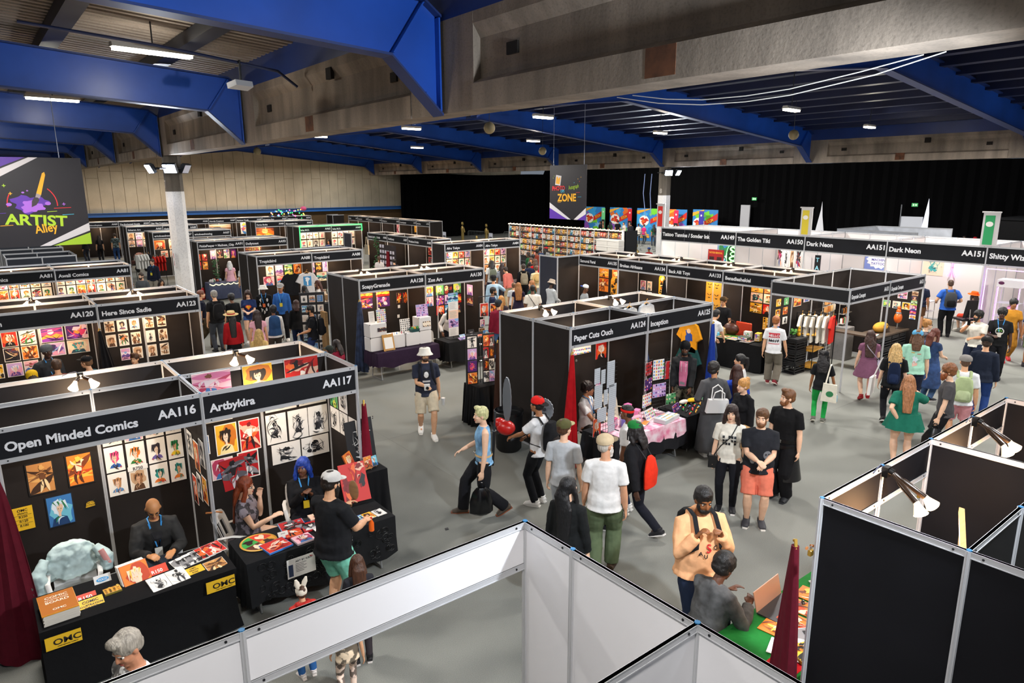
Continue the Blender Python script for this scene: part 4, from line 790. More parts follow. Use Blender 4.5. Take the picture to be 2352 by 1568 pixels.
mb=MB();text(mb,'TATTOO REMOVAL',.11,TX((0,-.034,.2),(1,0,0),(0,0,1)),0,'c',.75);mb.build('lettering',M('#f0b030'),t,smooth=False)
mb=MB();mb.box(-.34,-.08,-.036,-.031,-.25,.05);mb.box(.08,.34,-.036,-.031,-.25,.05);mb.build('window_panels',M('#3a1414'),t,smooth=False)
b=BO['T1']
pin_rows(b,'back',[(1.35,2.2,even(.1,1.5,5,.05,('figure','ink','portrait'),('whitec1','bw','sepia','whitec3'))),],'the white wall of booth AA150','framed flash sheets in booth AA150',border=.02)
for i,(u,pl)in enumerate(((1.62,'sepia'),(1.85,'blue'))):pin(b,'back',u,u+.18,1.3,1.6,'figure',pl,f'small {COLN[pl]} card left of the tropical sign',border=.01)
t=thing('wall_sign','dark maroon sign with lime frame and orange lettering in booth AA150','sign',b.X@Vector((2.3,2.9,1.7)),b.a)
mb=MB();mb.box(-.55,.55,-.03,0,-.5,.5);mb.build('sign_board',M('#451018',.5),t,smooth=False)
mb=MB()
for a in((-.5,.5,.42,.44),(-.5,-.48,-.5,.44),(.48,.5,-.5,.44)):mb.box(a[0],a[1],-.036,-.031,a[2],a[3])
text(mb,'World Famous',.12,TX((.0,-.034,.26),(1,0,0),(0,0,1)),1,'c',.9,.0);text(mb,'The',.14,TX((.14,-.034,.1),(1,0,0),(0,0,1)),2,'c');text(mb,'Golden',.17,TX((.16,-.034,-.07),(1,0,0),(0,0,1)),2,'c',.95);text(mb,'Tiki',.19,TX((.16,-.034,-.27),(1,0,0),(0,0,1)),2,'c')
mb.poly([(-.3+.16*math.cos(a),-.034,-.1+.26*math.sin(a))for a in[2*math.pi*i/16 for i in range(16)]],0);mb.build('lettering',[M('#7ad04a',.5,emit=.4),M('#e8d8c8'),M('#f0a030',.5,emit=.3)],t,smooth=False)
b=BO['T2']
t=thing('vertical_sign','narrow black upright sign with pale blue letters beside the AA151 post','sign',b.X@Vector((.25,.6,1.35)),b.a)
mb=MB();mb.box(-.11,.11,-.02,.02,-.6,.9);mb.build('sign_board',M('#0f1218',.5),t,smooth=False)
mb=MB();[text(mb,ch,.22,TX((0,-.024,.65-.3*i),(1,0,0),(0,0,1)),0,'c')for i,ch in enumerate('TATS')];mb.build('lettering',M('#8fd0e0',.5,emit=.4),t,smooth=False)
t=thing('wall_poster','blue and lilac poster with a white starburst and lettering','poster',b.X@Vector((1.45,2.97,1.85)),b.a)
mb=MB();mb.box(-.55,.55,-.012,0,-.65,.55);mb.build('poster_sheet',M('#7f8fd0',.6),t,smooth=False)
mb=MB();mb.poly([((.42 if i%2 else.5)*math.cos(a),-.016,.16+(.3 if i%2 else.36)*math.sin(a))for i,a in enumerate([2*math.pi*i/28 for i in range(28)])]);mb.build('starburst',M('#f3f0f4'),t,smooth=False)
mb=MB();[text(mb,s,.13,TX((0,-.02,.26-.15*i),(1,0,0),(0,0,1)),0,'c')for i,s in enumerate(('GACHA','MACHINE','TATTOOS'))];mb.build('lettering',M('#5f5aa8'),t,smooth=False)
b=BO['T3']
pin(b,'back',.05,.75,1.6,2.4,'ink','teal','pale poster with branching dark strokes on the left wall of the right AA151 booth',border=0)
t=thing('neon_sign','pink neon letters running down the white wall','neon sign',b.X@Vector((1.05,2.9,1.95)),b.a)
PKN=M('#ff6ae0',.4,emit=4);mb=MB();mb.tube([(-.1,0,.3),(.1,0,.3)],.02,6);mb.tube([(0,0,.3),(0,0,.02)],.02,6);mb.tube([(-.11,0,-.32),(0,0,-.04),(.11,0,-.32)],.02,6);mb.build('neon_tube',PKN,t)
pin(b,'back',2.3,2.85,.7,2.3,'abstract','teal','tall pale roll-up poster with red flower shapes in the right AA151 booth',border=.02)
b=BO['T4']
mb=MB();mb.tube([(.08,-.04,.1),(.08,-.04,2.32),(2.9,-.04,2.32)],.014,6);o=mb.build('light_strip',M('#d78aff',.4,emit=5),b.t)
RX,RY0,RY1=26.9,34.4,24.75
t=thing('comic_rack_wall','long wall of comic racks with warm light string, behind the crowd','display rack',(RX,0,0))
n=9;dy=(RY0-RY1)/n
for k in range(n):
 mb=MB();mb.box(0,.06,RY1+dy*k+.02,RY1+dy*(k+1)-.02,0,2.5);mb.build('rack_panel',M('#1a1a1c',.6),t,smooth=False)
for k in range(n+1):mb=MB();mb.box(-.06,.08,RY1+dy*k-.03,RY1+dy*k+.03,0,2.5);mb.build('rack_post',ALU,t,smooth=False)
for j in range(6):
 mb=MB();mb.box(-.05,0,RY1,RY0,2.06-.36*j,2.08-.36*j);mb.build('rack_shelf',ALU2,t,smooth=False)
mb=MB();mb.box(0,1.0,RY1-.03,RY1,0,2.5);mb.build('rack_end_panel',M('#0f1013',.6),t,smooth=False)
mb=MB();mb.box(-.08,.0,RY1,RY0,2.46,2.52);mb.build('rack_top_rail',ALU,t,smooth=False)
mb=MB()
for k in range(90):yy=RY1+(RY0-RY1)*k/89;mb.ell((-.1,yy,2.53-.02*(k%3)),(.025,.03,.025),6,4)
for k in range(12):mb.ell((-.1,RY1+.03,2.45-.06*k),(.025,.03,.025),6,4)
mb.build('light_string',M('#ffd9a0',.5,emit=9),t)
cv=[art_mesh(.18,.27,kd,pl,50+i,.0,.006)for i,(kd,pl)in enumerate((('portrait','red'),('figure','orange'),('abstract','dark'),('portrait','sepia'),('figure','teal'),('abstract','brown'),('portrait','whitec3'),('figure','blue'),('abstract','redblk'),('scene','brown'),('portrait','green'),('figure','gold')))]
protos=[]
cnt=0;rnd=random.Random(9)
rt=Matrix(((0,0,-1),(-1,0,0),(0,1,0))).to_4x4()
for k in range(n):
 for j in range(5):
  for i in range(5):
   if cnt>=225:break
   yy=RY0-dy*k-.13-i*.205;zz=2.23-.36*j;q=rnd.randrange(12)
   if len(protos)<=q or True:
    if q not in[p[0]for p in protos]:
     o=cv[q][0].build('comic_book',cv[q][1],smooth=False);protos.append((q,o.data))
    else:
     o=bpy.data.objects.new('comic_book',[p[1]for p in protos if p[0]==q][0]);C.objects.link(o)
   o.matrix_world=Matrix.Translation((RX-.03,yy,zz))@TX((0,0,0),(0,-1,0),(0,0,1))@Matrix.Rotation(R(-8),4,'X')
   tag(o,'small comic in a clear sleeve on the long rack wall under the light string','comic','comics on the long rack wall');cnt+=1
for k in range(7):
 t=thing('rack_sign',f'small white notice card on the long comic rack wall, {ORD[k]} from its far end','sign',(RX-.12,RY0-.9-dy*k*1.15,1.95-.02*k),R(-90),'white notice cards on the comic rack')
 mb=MB();mb.box(-.13,.13,0,.01,-.12,.12);mb.build('card',M('#e8e6e0'),t,smooth=False)
 mb=MB();[mb.box(-.09,.09-.04*(i%2),-.004,-.001,.06-.05*i,.075-.05*i)for i in range(3)];mb.build('lettering',M('#3a3a40'),t,smooth=False)
for k in range(4):
 t=thing('comic_box',f'long white cardboard comic box at the end of the rack wall, {["upper near","lower near","upper far","lower far"][k]} one','box',(26.5,24.95+.82*(k//2),1.45+.31*(1-k%2)),0,'white comic boxes')
 mb=MB();mb.box(-.2,.2,-.4,.4,0,.28);mb.build('carton',M('#dcd8d0',.7),t,smooth=False);mb=MB();mb.box(-.21,.21,-.41,.41,.22,.3);mb.build('lid',M('#e6e2da',.7),t,smooth=False)
mb=MB();mb.box(26.28,26.72,24.5,26.2,0,1.44);tag(mb.build('stock_table',M('#141416',.8,kind='cloth'),smooth=False),'black covered table carrying white comic boxes at the rack end','table')
PX=46.8
def backdrop(y0,y1,z,seed,lab):
 w=y0-y1;rnd=random.Random(seed)
 t=thing('photo_backdrop',lab,'backdrop',(PX,(y0+y1)/2,0),R(-90),'comic-style photo backdrops')
 mb=MB();mb.box(-w/2,w/2,0,.06,0,z);mb.build('backdrop_panel',M('#2f7fc0',.6),t,smooth=False)
 d=MB();k=[0]
 def s(pts,m):k[0]+=1;d.poly([(max(-w/2,min(w/2,x)),-.004-.003*k[0],max(0,min(z,zz)))for x,zz in pts],m)
 for i in range(5):s(blob(rnd.uniform(-w/2,w/2),rnd.uniform(1,z),.45,i+seed,20,.5),rnd.choice((0,3,4,6)))
 s([(-.1,1.5),(w/2,2.1),(w/2,2.6),(-.1,1.9)],1);s([(-w/2,2.3),(-.1,2.75),(-.1,2.85),(-w/2,2.6)],2)
 s(circ(-w*.24,1.75,.55,22,.44),5);s(blob(-w*.24,1.75,.33,seed,18,.5,1.2,.8),1);s(blob(-w*.27,1.7,.16,seed+1,12,.5),4)
 s([(w*.2+(.55 if i%2 else.32)*math.cos(a),1.0+(.5 if i%2 else.3)*math.sin(a))for i,a in enumerate([2*math.pi*i/18 for i in range(18)])],7)
 s(blob(w*.18,.75,.45,seed,18,.4,1.3,.6),3);s(blob(-w*.2,.5,.4,seed+2,18,.4,1.2,.7),2)
 text(d,'BOOM',.34,TX((w*.08,-.06,1.78),(1,0,.22),(0,0,1)),2,'l',.7,.03)
 d.build('comic_artwork',[M(c,.6)for c in('#3aa0d8','#c8281e','#f0a828','#6fc832','#e06a1e','#efeae0','#8a4fb0','#7ab8e0')],t,smooth=False)
for i,(a,c_,z,lb)in enumerate(((48.2,45.6,2.8,'bright comic-style photo backdrop, first left of the far column'),(44.9,42.3,2.8,'bright comic-style photo backdrop, second from the zone banner'),(41.6,38.3,2.8,'bright comic-style photo backdrop, third from the zone banner'),(38.2,36.2,2.8,'bright comic-style photo backdrop just right of the far column'),(35.6,33.2,2.85,'bright comic-style photo backdrop at the right end'))):backdrop(a,c_,z,i*3+1,lb)
for i,(yy,cl,lb)in enumerate(((45.25,'#6fd08a','mint'),(42.0,'#c8202a','red'),(38.45,'#3a9ad8','sky blue'),(36.9,'#d8204a','crimson'),(34.4,'#3a2fa0','indigo'))):
 t=thing('rollup_banner',f'narrow {lb} roll-up banner between the comic-style backdrops','banner',(PX-.5,yy,0),R(-90),'roll-up banners in the photo area')
 mb=MB();mb.box(-.22,.22,0,.02,.05,2.75);mb.build('banner_sheet',M(cl,.6),t,smooth=False)
 mb=MB();mb.poly([(-.2,-.006,.9),(.2,-.006,.9),(.2,-.006,1.7),(-.2,-.006,1.7)],0);mb.poly(circ3 if False else[(.1*math.cos(a),-.009,1.42+.14*math.sin(a))for a in[2*math.pi*j/12 for j in range(12)]],1);mb.poly([(-.15,-.009,.92),(.15,-.009,.92),(.1,-.009,1.25),(-.1,-.009,1.25)],1);mb.poly([(.08*math.cos(a),-.009,2.4+.08*math.sin(a))for a in[2*math.pi*j/10 for j in range(10)]],2)
 mb.build('banner_portrait',[M('#16161a'),M('#b98a6a'),M('#f0e8e0')],t,smooth=False)
 mb=MB();mb.box(-.24,.24,-.08,.1,0,.06);mb.build('base',ALU,t,smooth=False)
for(yy,cl,nm)in((20.35,'#d8281e','red'),(13.5,'#d8c22a','yellow'),(7.6,'#1f9a5a','green')):
 t=thing('aisle_flag',f'upright {nm} aisle sign rising above the tall booth fascia','sign',(24.48,yy,3.0),R(-90),'aisle signs over the tall booths')
 mb=MB();mb.box(-.22,.22,-.02,.02,0,1.0);mb.build('sign_frame',M('#c9c7c8',.5),t,smooth=False)
 mb=MB();mb.box(-.16,.1,-.026,-.021,.04,.92);mb.build('colour_panel',M(cl,.6),t,smooth=False)
 mb=MB();mb.poly([(-.03+.1*math.cos(a),-.03,.66+.08*math.sin(a))for a in[2*math.pi*j/14 for j in range(14)]]);mb.build('round_badge',M('#ece8e4'),t,smooth=False)
 mb=MB();mb.box(-.26,.24,-.05,.02,1.0,1.04);mb.build('top_cap',M('#c9c7c8',.5),t,smooth=False)
# ------------------------------------------------------------------ people
PEND=[]
TOW,AWY,RGT,LFT=232,52,-38,142
CLT=bpy.data.textures.new('fold_noise','CLOUDS');CLT.noise_scale=.09
HRT=bpy.data.textures.new('curl_noise','CLOUDS');HRT.noise_scale=.03
def skin_up(o,vox,disp=0,tex=None,it=2):
 m=o.modifiers.new('r','REMESH');m.mode='VOXEL';m.voxel_size=vox;m.use_smooth_shade=True
 if disp:
  d=o.modifiers.new('d','DISPLACE');d.texture=tex or CLT;d.strength=disp;d.mid_level=.5;d.texture_coords='LOCAL'
 s=o.modifiers.new('s','SMOOTH');s.factor=.5;s.iterations=it
 PEND.append(o);return o
def bake_pending():
 dg=bpy.context.evaluated_depsgraph_get()
 res=[(o,bpy.data.meshes.new_from_object(o.evaluated_get(dg)))for o in PEND]
 for o,me in res:
  old=o.data;mats=[m for m in old.materials];o.modifiers.clear();o.data=me;me.name=o.name
  me.materials.clear();[me.materials.append(m)for m in mats[:1]]
  me.polygons.foreach_set('use_smooth',[True]*len(me.polygons));bpy.data.meshes.remove(old)
 PEND.clear()
def ik(S,T,l1,l2,pole):
 d=T-S;L=d.length;mx=(l1+l2)*.998
 if L>mx:T=S+d*(mx/L);d=T-S;L=mx
 if L<abs(l1-l2)+.02:L=abs(l1-l2)+.02
 a=(l1*l1-l2*l2+L*L)/(2*L);h=math.sqrt(max(0,l1*l1-a*a));dn=d.normalized()
 p=pole-dn*pole.dot(dn);p=p.normalized()if p.length>1e-4 else dn.orthogonal().normalized()
 return S+dn*a+p*h,T
class Fig:pass
def V(*a):return Vector(a)
HANG=(.25,.04,.70)
def person(label,x,y,face,h=1.75,skin='#c8906c',hair=('short','#2a1c14'),top=('tee','#e8e6e2'),bot=('pants','#1c1c20'),shoes='#202024',sole=None,Rh=None,Lh=None,stride=0,lean=0,sit=None,hy=0,hp=0,w=1.0,fem=False,lod=1,face3=True,hat=None,beard=None,lanyard=None,glasses=None,z0=0,legs='#',kneel=False,belly=0,curl=.5,feet=None,group=None):
 if sit is None and group is None:face+=math.degrees(math.atan2(y,x))-51.8
 s=h/1.75;f=Fig();f.s=s;f.w=w;vox=(.0085,.014,.024)[lod]*max(s,.8);cv=(.012,.017,.026)[lod]
 t=thing('person',label,'person',(x,y,z0),R(face-90),group);f.t=t
 SK=M(skin,.5,kind='skin');hz=.93 if sit is None else(sit/s+.10)
 if sit is None:hz-=.05*abs(stride)
 if kneel:hz=.5
 f.hz=hz;ln=R(lean);cl,sl=math.cos(ln),math.sin(ln)
 def T(px,py,pz):
  q=pz-hz;return V(px,py*cl+q*sl,hz+q*cl-py*sl)
 f.T=T;wf=.92 if fem else 1.0
 rings=[(-.10,.10,.09,0),(-.03,.165*w,.115*w,-.012),(.05,.168*w,.118*w,-.006),(.15,(.142 if fem else.152)*w,.10*w+belly*.5,belly*.5),(.25,(.138 if fem else.155)*w,.105*w+belly*.35,belly*.35),(.35,.165*wf*w**.6,.115*w**.6,.005),(.43,.172*wf*w**.4,.10*w**.4,0),(.485,.135*wf*w**.3,.08,-.012),(.53,.082,.065,-.012)]
 f.rings=rings
 def ring(q,rx,ry,yo,n=16,g=0):return[T((rx+g)*math.cos(2*math.pi*k/n),yo+(ry+g)*math.sin(2*math.pi*k/n),hz+q)for k in range(n)]
 f.ring=ring
 mb=MB();mb.loft([ring(*r)for r in rings])
 if fem:[mb.ell(T(sx*.075,.085*w**.5,hz+.33),(.07*w,.06*w,.065*w),10,8)for sx in(-1,1)]
 f.leg={}
 for sx,nm in((1,'R'),(-1,'L')):
  hip=V(sx*.09*w**.4,0,hz-.02)
  st=stride*sx
  an=V(sx*.10,st*.36,.085+(.06 if st<-.2 else 0))
  if feet:an=V(*feet[0 if sx>0 else 1])
  if sit is not None:an=V(sx*.12,.40+(.04*sx),.085)
  if kneel:an=V(sx*.12,-.38,.06)
  kn,an=ik(hip,an,.44,.43,V(sx*.12,1,.0 if sit is None else.6))
  f.leg[nm]=(hip,kn,an)
  tw=w**.8
  mb.tube([hip+V(0,0,.04),hip,hip.lerp(kn,.3),hip.lerp(kn,.7),kn,kn.lerp(an,.3),kn.lerp(an,.65),an],[.09*tw,.092*tw,.088*tw,.066*tw,.054*tw**.5,.056*tw,.045*tw**.7,.036],12)
  mb.tube([an+V(0,-.03,-.035),an+V(0,.04,-.045),an+V(0,.1,-.058)],[.024,.024,.018],8)
 f.arm={}
 for sx,hd,nm in((1,Rh,'R'),(-1,Lh,'L')):
  sh=T(sx*.174*wf*w**.3,-.012,hz+.45)
  tg=V(hd[0],hd[1],hd[2])if hd else V(sx*HANG[0]*w**.35,HANG[1]+(-sx*stride*.22 if stride else 0),hz-.16+abs(stride)*.05)
  if sx<0 and hd:tg=V(hd[0],hd[1],hd[2])
  el,wr=ik(sh,tg,.29,.26,V(sx*.55,-.8,-.55))
  f.arm[nm]=(sh,el,wr);aw=w**.7*(.88 if fem else 1)
  mb.tube([T(sx*.07,-.012,hz+.49),sh,sh.lerp(el,.35),sh.lerp(el,.75),el,el.lerp(wr,.3),el.lerp(wr,.75),wr],[.045*aw,.056*aw,.05*aw,.042*aw,.038*aw,.041*aw,.032*aw,.024],10)
  d=(wr-el).normalized();nrm=V(-sx*1.0,.15,-.25)if not hd else V(-sx*.45,.2,-.8)
  nrm=nrm-d*nrm.dot(d);nrm=nrm.normalized()if nrm.length>.05 else d.orthogonal().normalized();side=d.cross(nrm)*(1 if sx>0 else-1)
  k0=wr+d*.085
  mb.tube([wr-d*.01,wr+d*.03,k0],[(.014,.024),(.015,.036),(.013,.04)],10,up=nrm)
  f.__dict__['palm'+nm]=wr+d*.08+nrm*.02;f.__dict__['hd'+nm]=d
  for i,(o_,ln_)in enumerate(((.031,.072),(.011,.082),(-.010,.077),(-.030,.060))):
   b0=k0-d*.012+side*o_;c1=R(curl*38+4*i);c2=R(curl*95+5*i)
   d1=d*math.cos(c1)+nrm*math.sin(c1);d2=d*math.cos(c2)+nrm*math.sin(c2)
   mb.tube([b0,b0+d*.014,b0+d*.014+d1*ln_*.5,b0+d*.014+d1*ln_*.5+d2*ln_*.52],[.0105,.0105,.0095,.008],6)
  th=wr+d*.028+side*.03;td=(d*.75+side*.55+nrm*.38).normalized();t2=(d*.95+side*.05+nrm*.5).normalized()
  mb.tube([wr+d*.012+side*.012,th,th+td*.032,th+td*.032+t2*.03],[.013,.014,.011,.009],6)
 hc=T(0,.012+.02,hz+.695);f.hc=hc
 HR=Matrix.Rotation(R(hy),4,'Z')@Matrix.Rotation(-ln*.6+R(-hp),4,'X');f.HX=Matrix.Translation(hc)@HR;X=f.HX
 mb.tube([T(0,-.015,hz+.49),T(0,-.01,hz+.56),hc+V(0,-.012,-.03)],[.064*w**.3,.052*w**.3,.05],12)
 mb.ell((0,-.012,.028),(.075,.094,.09),16,12,0,X);mb.ell((0,.022,-.042),(.06*w**.25,.07,.078),14,10,0,X);mb.ell((0,.062,-.098),(.03*w**.4,.026,.022),8,6,0,X)
 mb.tube([(0,.078,.018),(0,.096,-.008),(0,.103,-.03),(0,.084,-.036)],[.008,.0105,.0145,.011],8,0,X);mb.ell((0,.066,.03),(.05,.022,.011),10,6,0,X)
 for sx in(-1,1):mb.ell((sx*.077,-.008,-.012),(.011,.021,.032),8,6,0,X);mb.ell((sx*.034,.062,-.035),(.022,.02,.02),8,6,0,X)
 for v in range(len(mb.v)):mb.v[v]=tuple(Vector(mb.v[v])*s)
 f.body=skin_up(mb.build('body',SK,t),vox)
 fs=lambda m_:[m_.v.__setitem__(i,tuple(Vector(v_)*s))for i,v_ in enumerate(m_.v)]
 def child(mbb,name,mat,vx=None,disp=0,tex=None,par=None,it=2):
  fs(mbb);o=mbb.build(name,mat,par or t)
  if vx:skin_up(o,vx*max(s,.8),disp*s,tex,it)
  return o
 f.child=child
 if lod<2 and face3:
  dk=M('#16100d',.4);hcol=hair[1]if hair else '#2a1c14'
  for sx in(-1,1):
   e=MB();e.ell((sx*.031,.066,-.002),(.0155,.012,.0085),8,6,0,X);e.ell((sx*.031,.0735,-.002),(.0075,.0075,.0075),8,6,1,X)
   fs(e);e.build('eye',[M('#e9e2da',.3),dk],t)
   e=MB();e.tube([(sx*.012,.083,.02),(sx*.03,.083,.026),(sx*.048,.071,.02)],[.004,.005,.003],6,0,X);child(e,'eyebrow',M(hcol if hair and hair[1]not in('#d9cf9a',)else '#8a7a4a',.8))
  e=MB();e.ell((0,.0855,-.066),(.023,.0105,.0055),10,6,0,X);e.ell((0,.0845,-.0755),(.018,.0105,.006),10,6,0,X)
  base=lin(skin);child(e,'mouth',M({True:'#a4574c',False:'#6e3a34'}[base[0]>.3],.5))
 if beard:
  e=MB();e.ell((0,.048,-.085),(.06,.058,.045+(.02 if beard[0]=='full' else 0)),12,8,0,X);e.ell((0,.09,-.055),(.03,.012,.006),8,6,0,X)
  [e.ell((sx*.058,.03,-.05),(.014,.035,.045),8,6,0,X)for sx in(-1,1)]
  if beard[0]=='full':e.ell((0,.062,-.125),(.045,.04,.05),10,8,0,X)
  child(e,'beard',M(beard[1],.8,kind='hair'),cv*.8,.006,HRT)
 if hair and hair[0]!='bald':
  st,hcx=hair[0],hair[1];e=MB();nz=.006
  def cap(g=.012,low=-.02,fr=.045):
   e.ell((0,-.022,.04+g*.4),(.079+g,.092+g,.085+g),16,12,0,X);e.ell((0,-.05,-.01),(.074+g*.7,.062+g,.07),12,8,0,X)
   e.ell((0,.045,.085),(.06,.035,.025+g),12,8,0,X)
  if st=='buzz':cap(.002)
  elif st in('short','quiff'):
   cap(.013);nz=.012
   if st=='quiff':e.ell((0,.05,.12),(.062,.05,.035),12,8,0,X)
  elif st=='curly':cap(.026);nz=.03
  elif st=='afro':cap(.03);e.ell((0,-.02,.07),(.1,.105,.085),14,10,0,X);nz=.02
  elif st in('long','longwavy','pony','bun','bob','dreads'):
   cap(.016);nz=.012 if st!='longwavy' else.022
   L={'long':.42,'longwavy':.40,'bob':.2,'pony':.02,'bun':.02,'dreads':.14}[st]*(hair[2]if len(hair)>2 else 1)
   if L>.05:
    bk=[hc+HR.to_3x3()@V(0,-.075,.03),hc+HR.to_3x3()@V(0,-.115,-.08)]
    for k in range(1,5):bk.append(V(0,hc.y-.135-.012*k,hc.z-.08-L*k/4))
    e.tube(bk,[(.05,.07),(.05,.1)]+[(.036-.003*k,.115-.01*k+(.03 if st=='longwavy' else 0))for k in range(1,5)],14,up=(0,1,0))
    for sx in(-1,1):
     q=[hc+HR.to_3x3()@V(sx*.07,.0,.06),hc+HR.to_3x3()@V(sx*.088,.015,-.03)]
     for k in range(1,4):q.append(V(sx*(.105),hc.y+.0-.02*k,hc.z-.05-min(L,.3)*k/3))
     e.tube(q,[.028,.034,.036,.034,.02],8)
   if st=='pony':
    e.tube([X@V(0,-.1,.06),X@V(0,-.16,.05),X@V(0,-.165,-.06)]+[X@V(0,-.15,-.16),X@V(0,-.12,-.3)],[.03,.034,.036,.03,.012],10)
   if st=='bun':e.ell((0,-.085,.115),(.05,.05,.045),10,8,0,X)
   if st=='dreads':
    for i in range(16):
     a=2*math.pi*i/16
     if abs(a-math.pi/2)<.7:continue
     e.tube([X@V(.08*math.cos(a),-.02+.09*math.sin(a),.06),X@V(.105*math.cos(a),-.02+.115*math.sin(a),-.03),X@V(.11*math.cos(a),-.02+.12*math.sin(a),-.13)],[.02,.017,.01],6)
  child(e,'hair',M(hcx,.5,kind='hair'),cv*.85,nz,HRT,it=3 if st not in('dreads',)else 1)
 if hat:
  k,hc1=hat[0],M(hat[1],.8,kind='cloth');e=MB();HH=X@Matrix.Rotation(R(6),4,'X')
  if k in('cap','capback'):
   B=HH@Matrix.Rotation(R(180 if k=='capback' else 0),4,'Z')@Matrix.Translation((0,-.012 if k=='cap' else.012,.045))
   e.lathe([(.104,0),(.105,.03),(.095,.06),(.065,.085),(.02,.097),(.001,.098)],20,0,B)
   o=child(e,'cap_crown',hc1)
   br=MB();pts=[(-.085,.06)]+[(.085*math.sin(a)*1.02,.075+.115*math.cos(a))for a in[R(-75+15*i)for i in range(11)]]+[(.085,.06)]
   br.prism([(px,py,.012-.35*abs(px)**2-.1*(py-.06))for px,py in pts],(0,0,-.006),0,B);child(br,'cap_brim',M(hat[2]if len(hat)>2 else hat[1],.8,kind='cloth'),par=None)
  elif k=='beanie':
   e.lathe([(.1,-.03),(.104,.0),(.102,.05),(.085,.09),(.05,.115),(.001,.122)],18,0,HH@Matrix.Translation((0,-.015,.035)));child(e,'beanie',hc1)
  elif k=='bucket':
   e.lathe([(.15,-.035),(.152,-.03),(.112,.02),(.1,.09),(.08,.103),(.001,.106)],20,0,HH@Matrix.Translation((0,-.012,.03)));child(e,'bucket_hat',hc1)
  elif k=='brim':
   e.lathe([(.20,0),(.205,.006),(.11,.014),(.105,.08),(.095,.1),(.001,.104)],24,0,HH@Matrix.Translation((0,-.012,.05)));child(e,'straw_hat',hc1)
   if len(hat)>2:r_=MB();r_.lathe([(.1125,.014),(.109,.05)],24,0,HH@Matrix.Translation((0,-.012,.05)),cap=False);child(r_,'hat_band',M(hat[2],.6))
  elif k=='headband':
   e.lathe([(.094,-.018),(.1,0),(.094,.02)],20,0,HH@Matrix.Translation((0,-.008,.04))@Matrix.Diagonal((.92,1.08,1,1)),cap=False);child(e,'headband',hc1)
  elif k=='mask':
   e.ell((0,.0,.075),(.1,.115,.075),16,10,0,HH);child(e,'mask_on_head',hc1,cv*.8)
  elif k=='ears':
   for sx in(-1,1):
    a=MB();a.tube([(sx*.04,0,.1),(sx*.07,0,.2),(sx*.09,-.01,.29)],[(.03,.04),(.03,.05),(.01,.02)],10,0,HH);eo=child(a,'plush_ear',hc1)
    a=MB();a.tube([(sx*.045,.022,.13),(sx*.07,.024,.2),(sx*.085,.012,.26)],[(.012,.022),(.012,.03),(.004,.01)],8,0,HH);child(a,'ear_lining',M('#d2562a',.8))
   e.ell((0,-.012,.04),(.1,.115,.105),14,10,0,HH);child(e,'plush_hood',hc1,cv)
 if glasses:
  e=MB()
  for sx in(-1,1):
   e.tube([(sx*.033+.022*math.cos(a),.086,-.004+.018*math.sin(a))for a in[2*math.pi*i/12 for i in range(13)]],.0025,5,0,X);e.tube([(sx*.055,.084,0),(sx*.078,.05,.0),(sx*.08,-.02,-.002)],.0025,5,0,X)
   if glasses=='dark':e.ell((sx*.033,.086,-.004),(.022,.003,.017),10,6,0,X)
  e.tube([(-.011,.088,0),(.011,.088,0)],.0025,5,0,X);child(e,'glasses',M('#141214',.2))
 def sleeves(e,frac,g,flare=0.0):
  for nm,sx in(('R',1),('L',-1)):
   sh,el,wr=f.arm[nm];aw=w**.7;pts=[T(sx*.06,-.012,hz+.495),sh];rad=[.044*aw+g*.5,.06*aw+g*.9]
   if frac<=1:pts+=[sh.lerp(el,frac*.55),sh.lerp(el,frac)];rad+=[.056*aw+g+flare*.5,.05*aw+g*1.3+flare]
   else:
    q=min(1,(frac-1));pts+=[sh.lerp(el,.5),el,el.lerp(wr,.45*q),el.lerp(wr,q*.96)];rad+=[.053*aw+g,.047*aw+g,.045*aw+g*.9,.033*aw+g*.8+flare]
   e.tube(pts,rad,12)
 def torso(e,lo,g,hi=.52,flare=0):
  rs=[r for r in rings if lo<r[0]<hi];out=[]
  r0=rings[1]
  out.append(ring(lo,r0[1]+flare,r0[2]+flare+belly*.25,r0[3]+belly*.2,g=g+.022))
  for r in rs:out.append(ring(r[0],max(r[1],.15*w if not fem else r[1]),r[2],r[3],g=g))
  out.append(ring(hi+.01,.085,.066,-.012,g=g*.6));e.loft(out)
  if fem:[e.ell(T(sx*.075,.085*w**.5,hz+.33),(.07*w+g,.06*w+g,.065*w+g),10,8)for sx in(-1,1)]
 tops=top if isinstance(top,list)else[top]
 f.tops=[]
 for tp in tops:
  k,col=tp[0],tp[1];e=MB();mt=M(col,.8,kind=tp[2]if len(tp)>2 else 'cloth');g={'tee':.016,'long':.016,'jacket':.03,'hoodie':.028,'tank':.012,'dress':.016,'vest':.03,'coat':.028,'gown':.02,'leather':.026}[k]
  lo={'tee':-.09,'long':-.1,'jacket':-.1,'hoodie':-.09,'tank':-.05,'dress':-.05,'vest':-.04,'coat':-.08,'gown':-.05,'leather':-.07}[k]
  if sit is not None:lo=max(lo,-.06)
  torso(e,lo,g)
  if k=='tee':sleeves(e,.72,.012,.008)
  if k=='dress':sleeves(e,.4,.012)
  if k in('long','jacket','hoodie','coat','gown','leather'):sleeves(e,2,.012 if k=='long' else.02,.004)
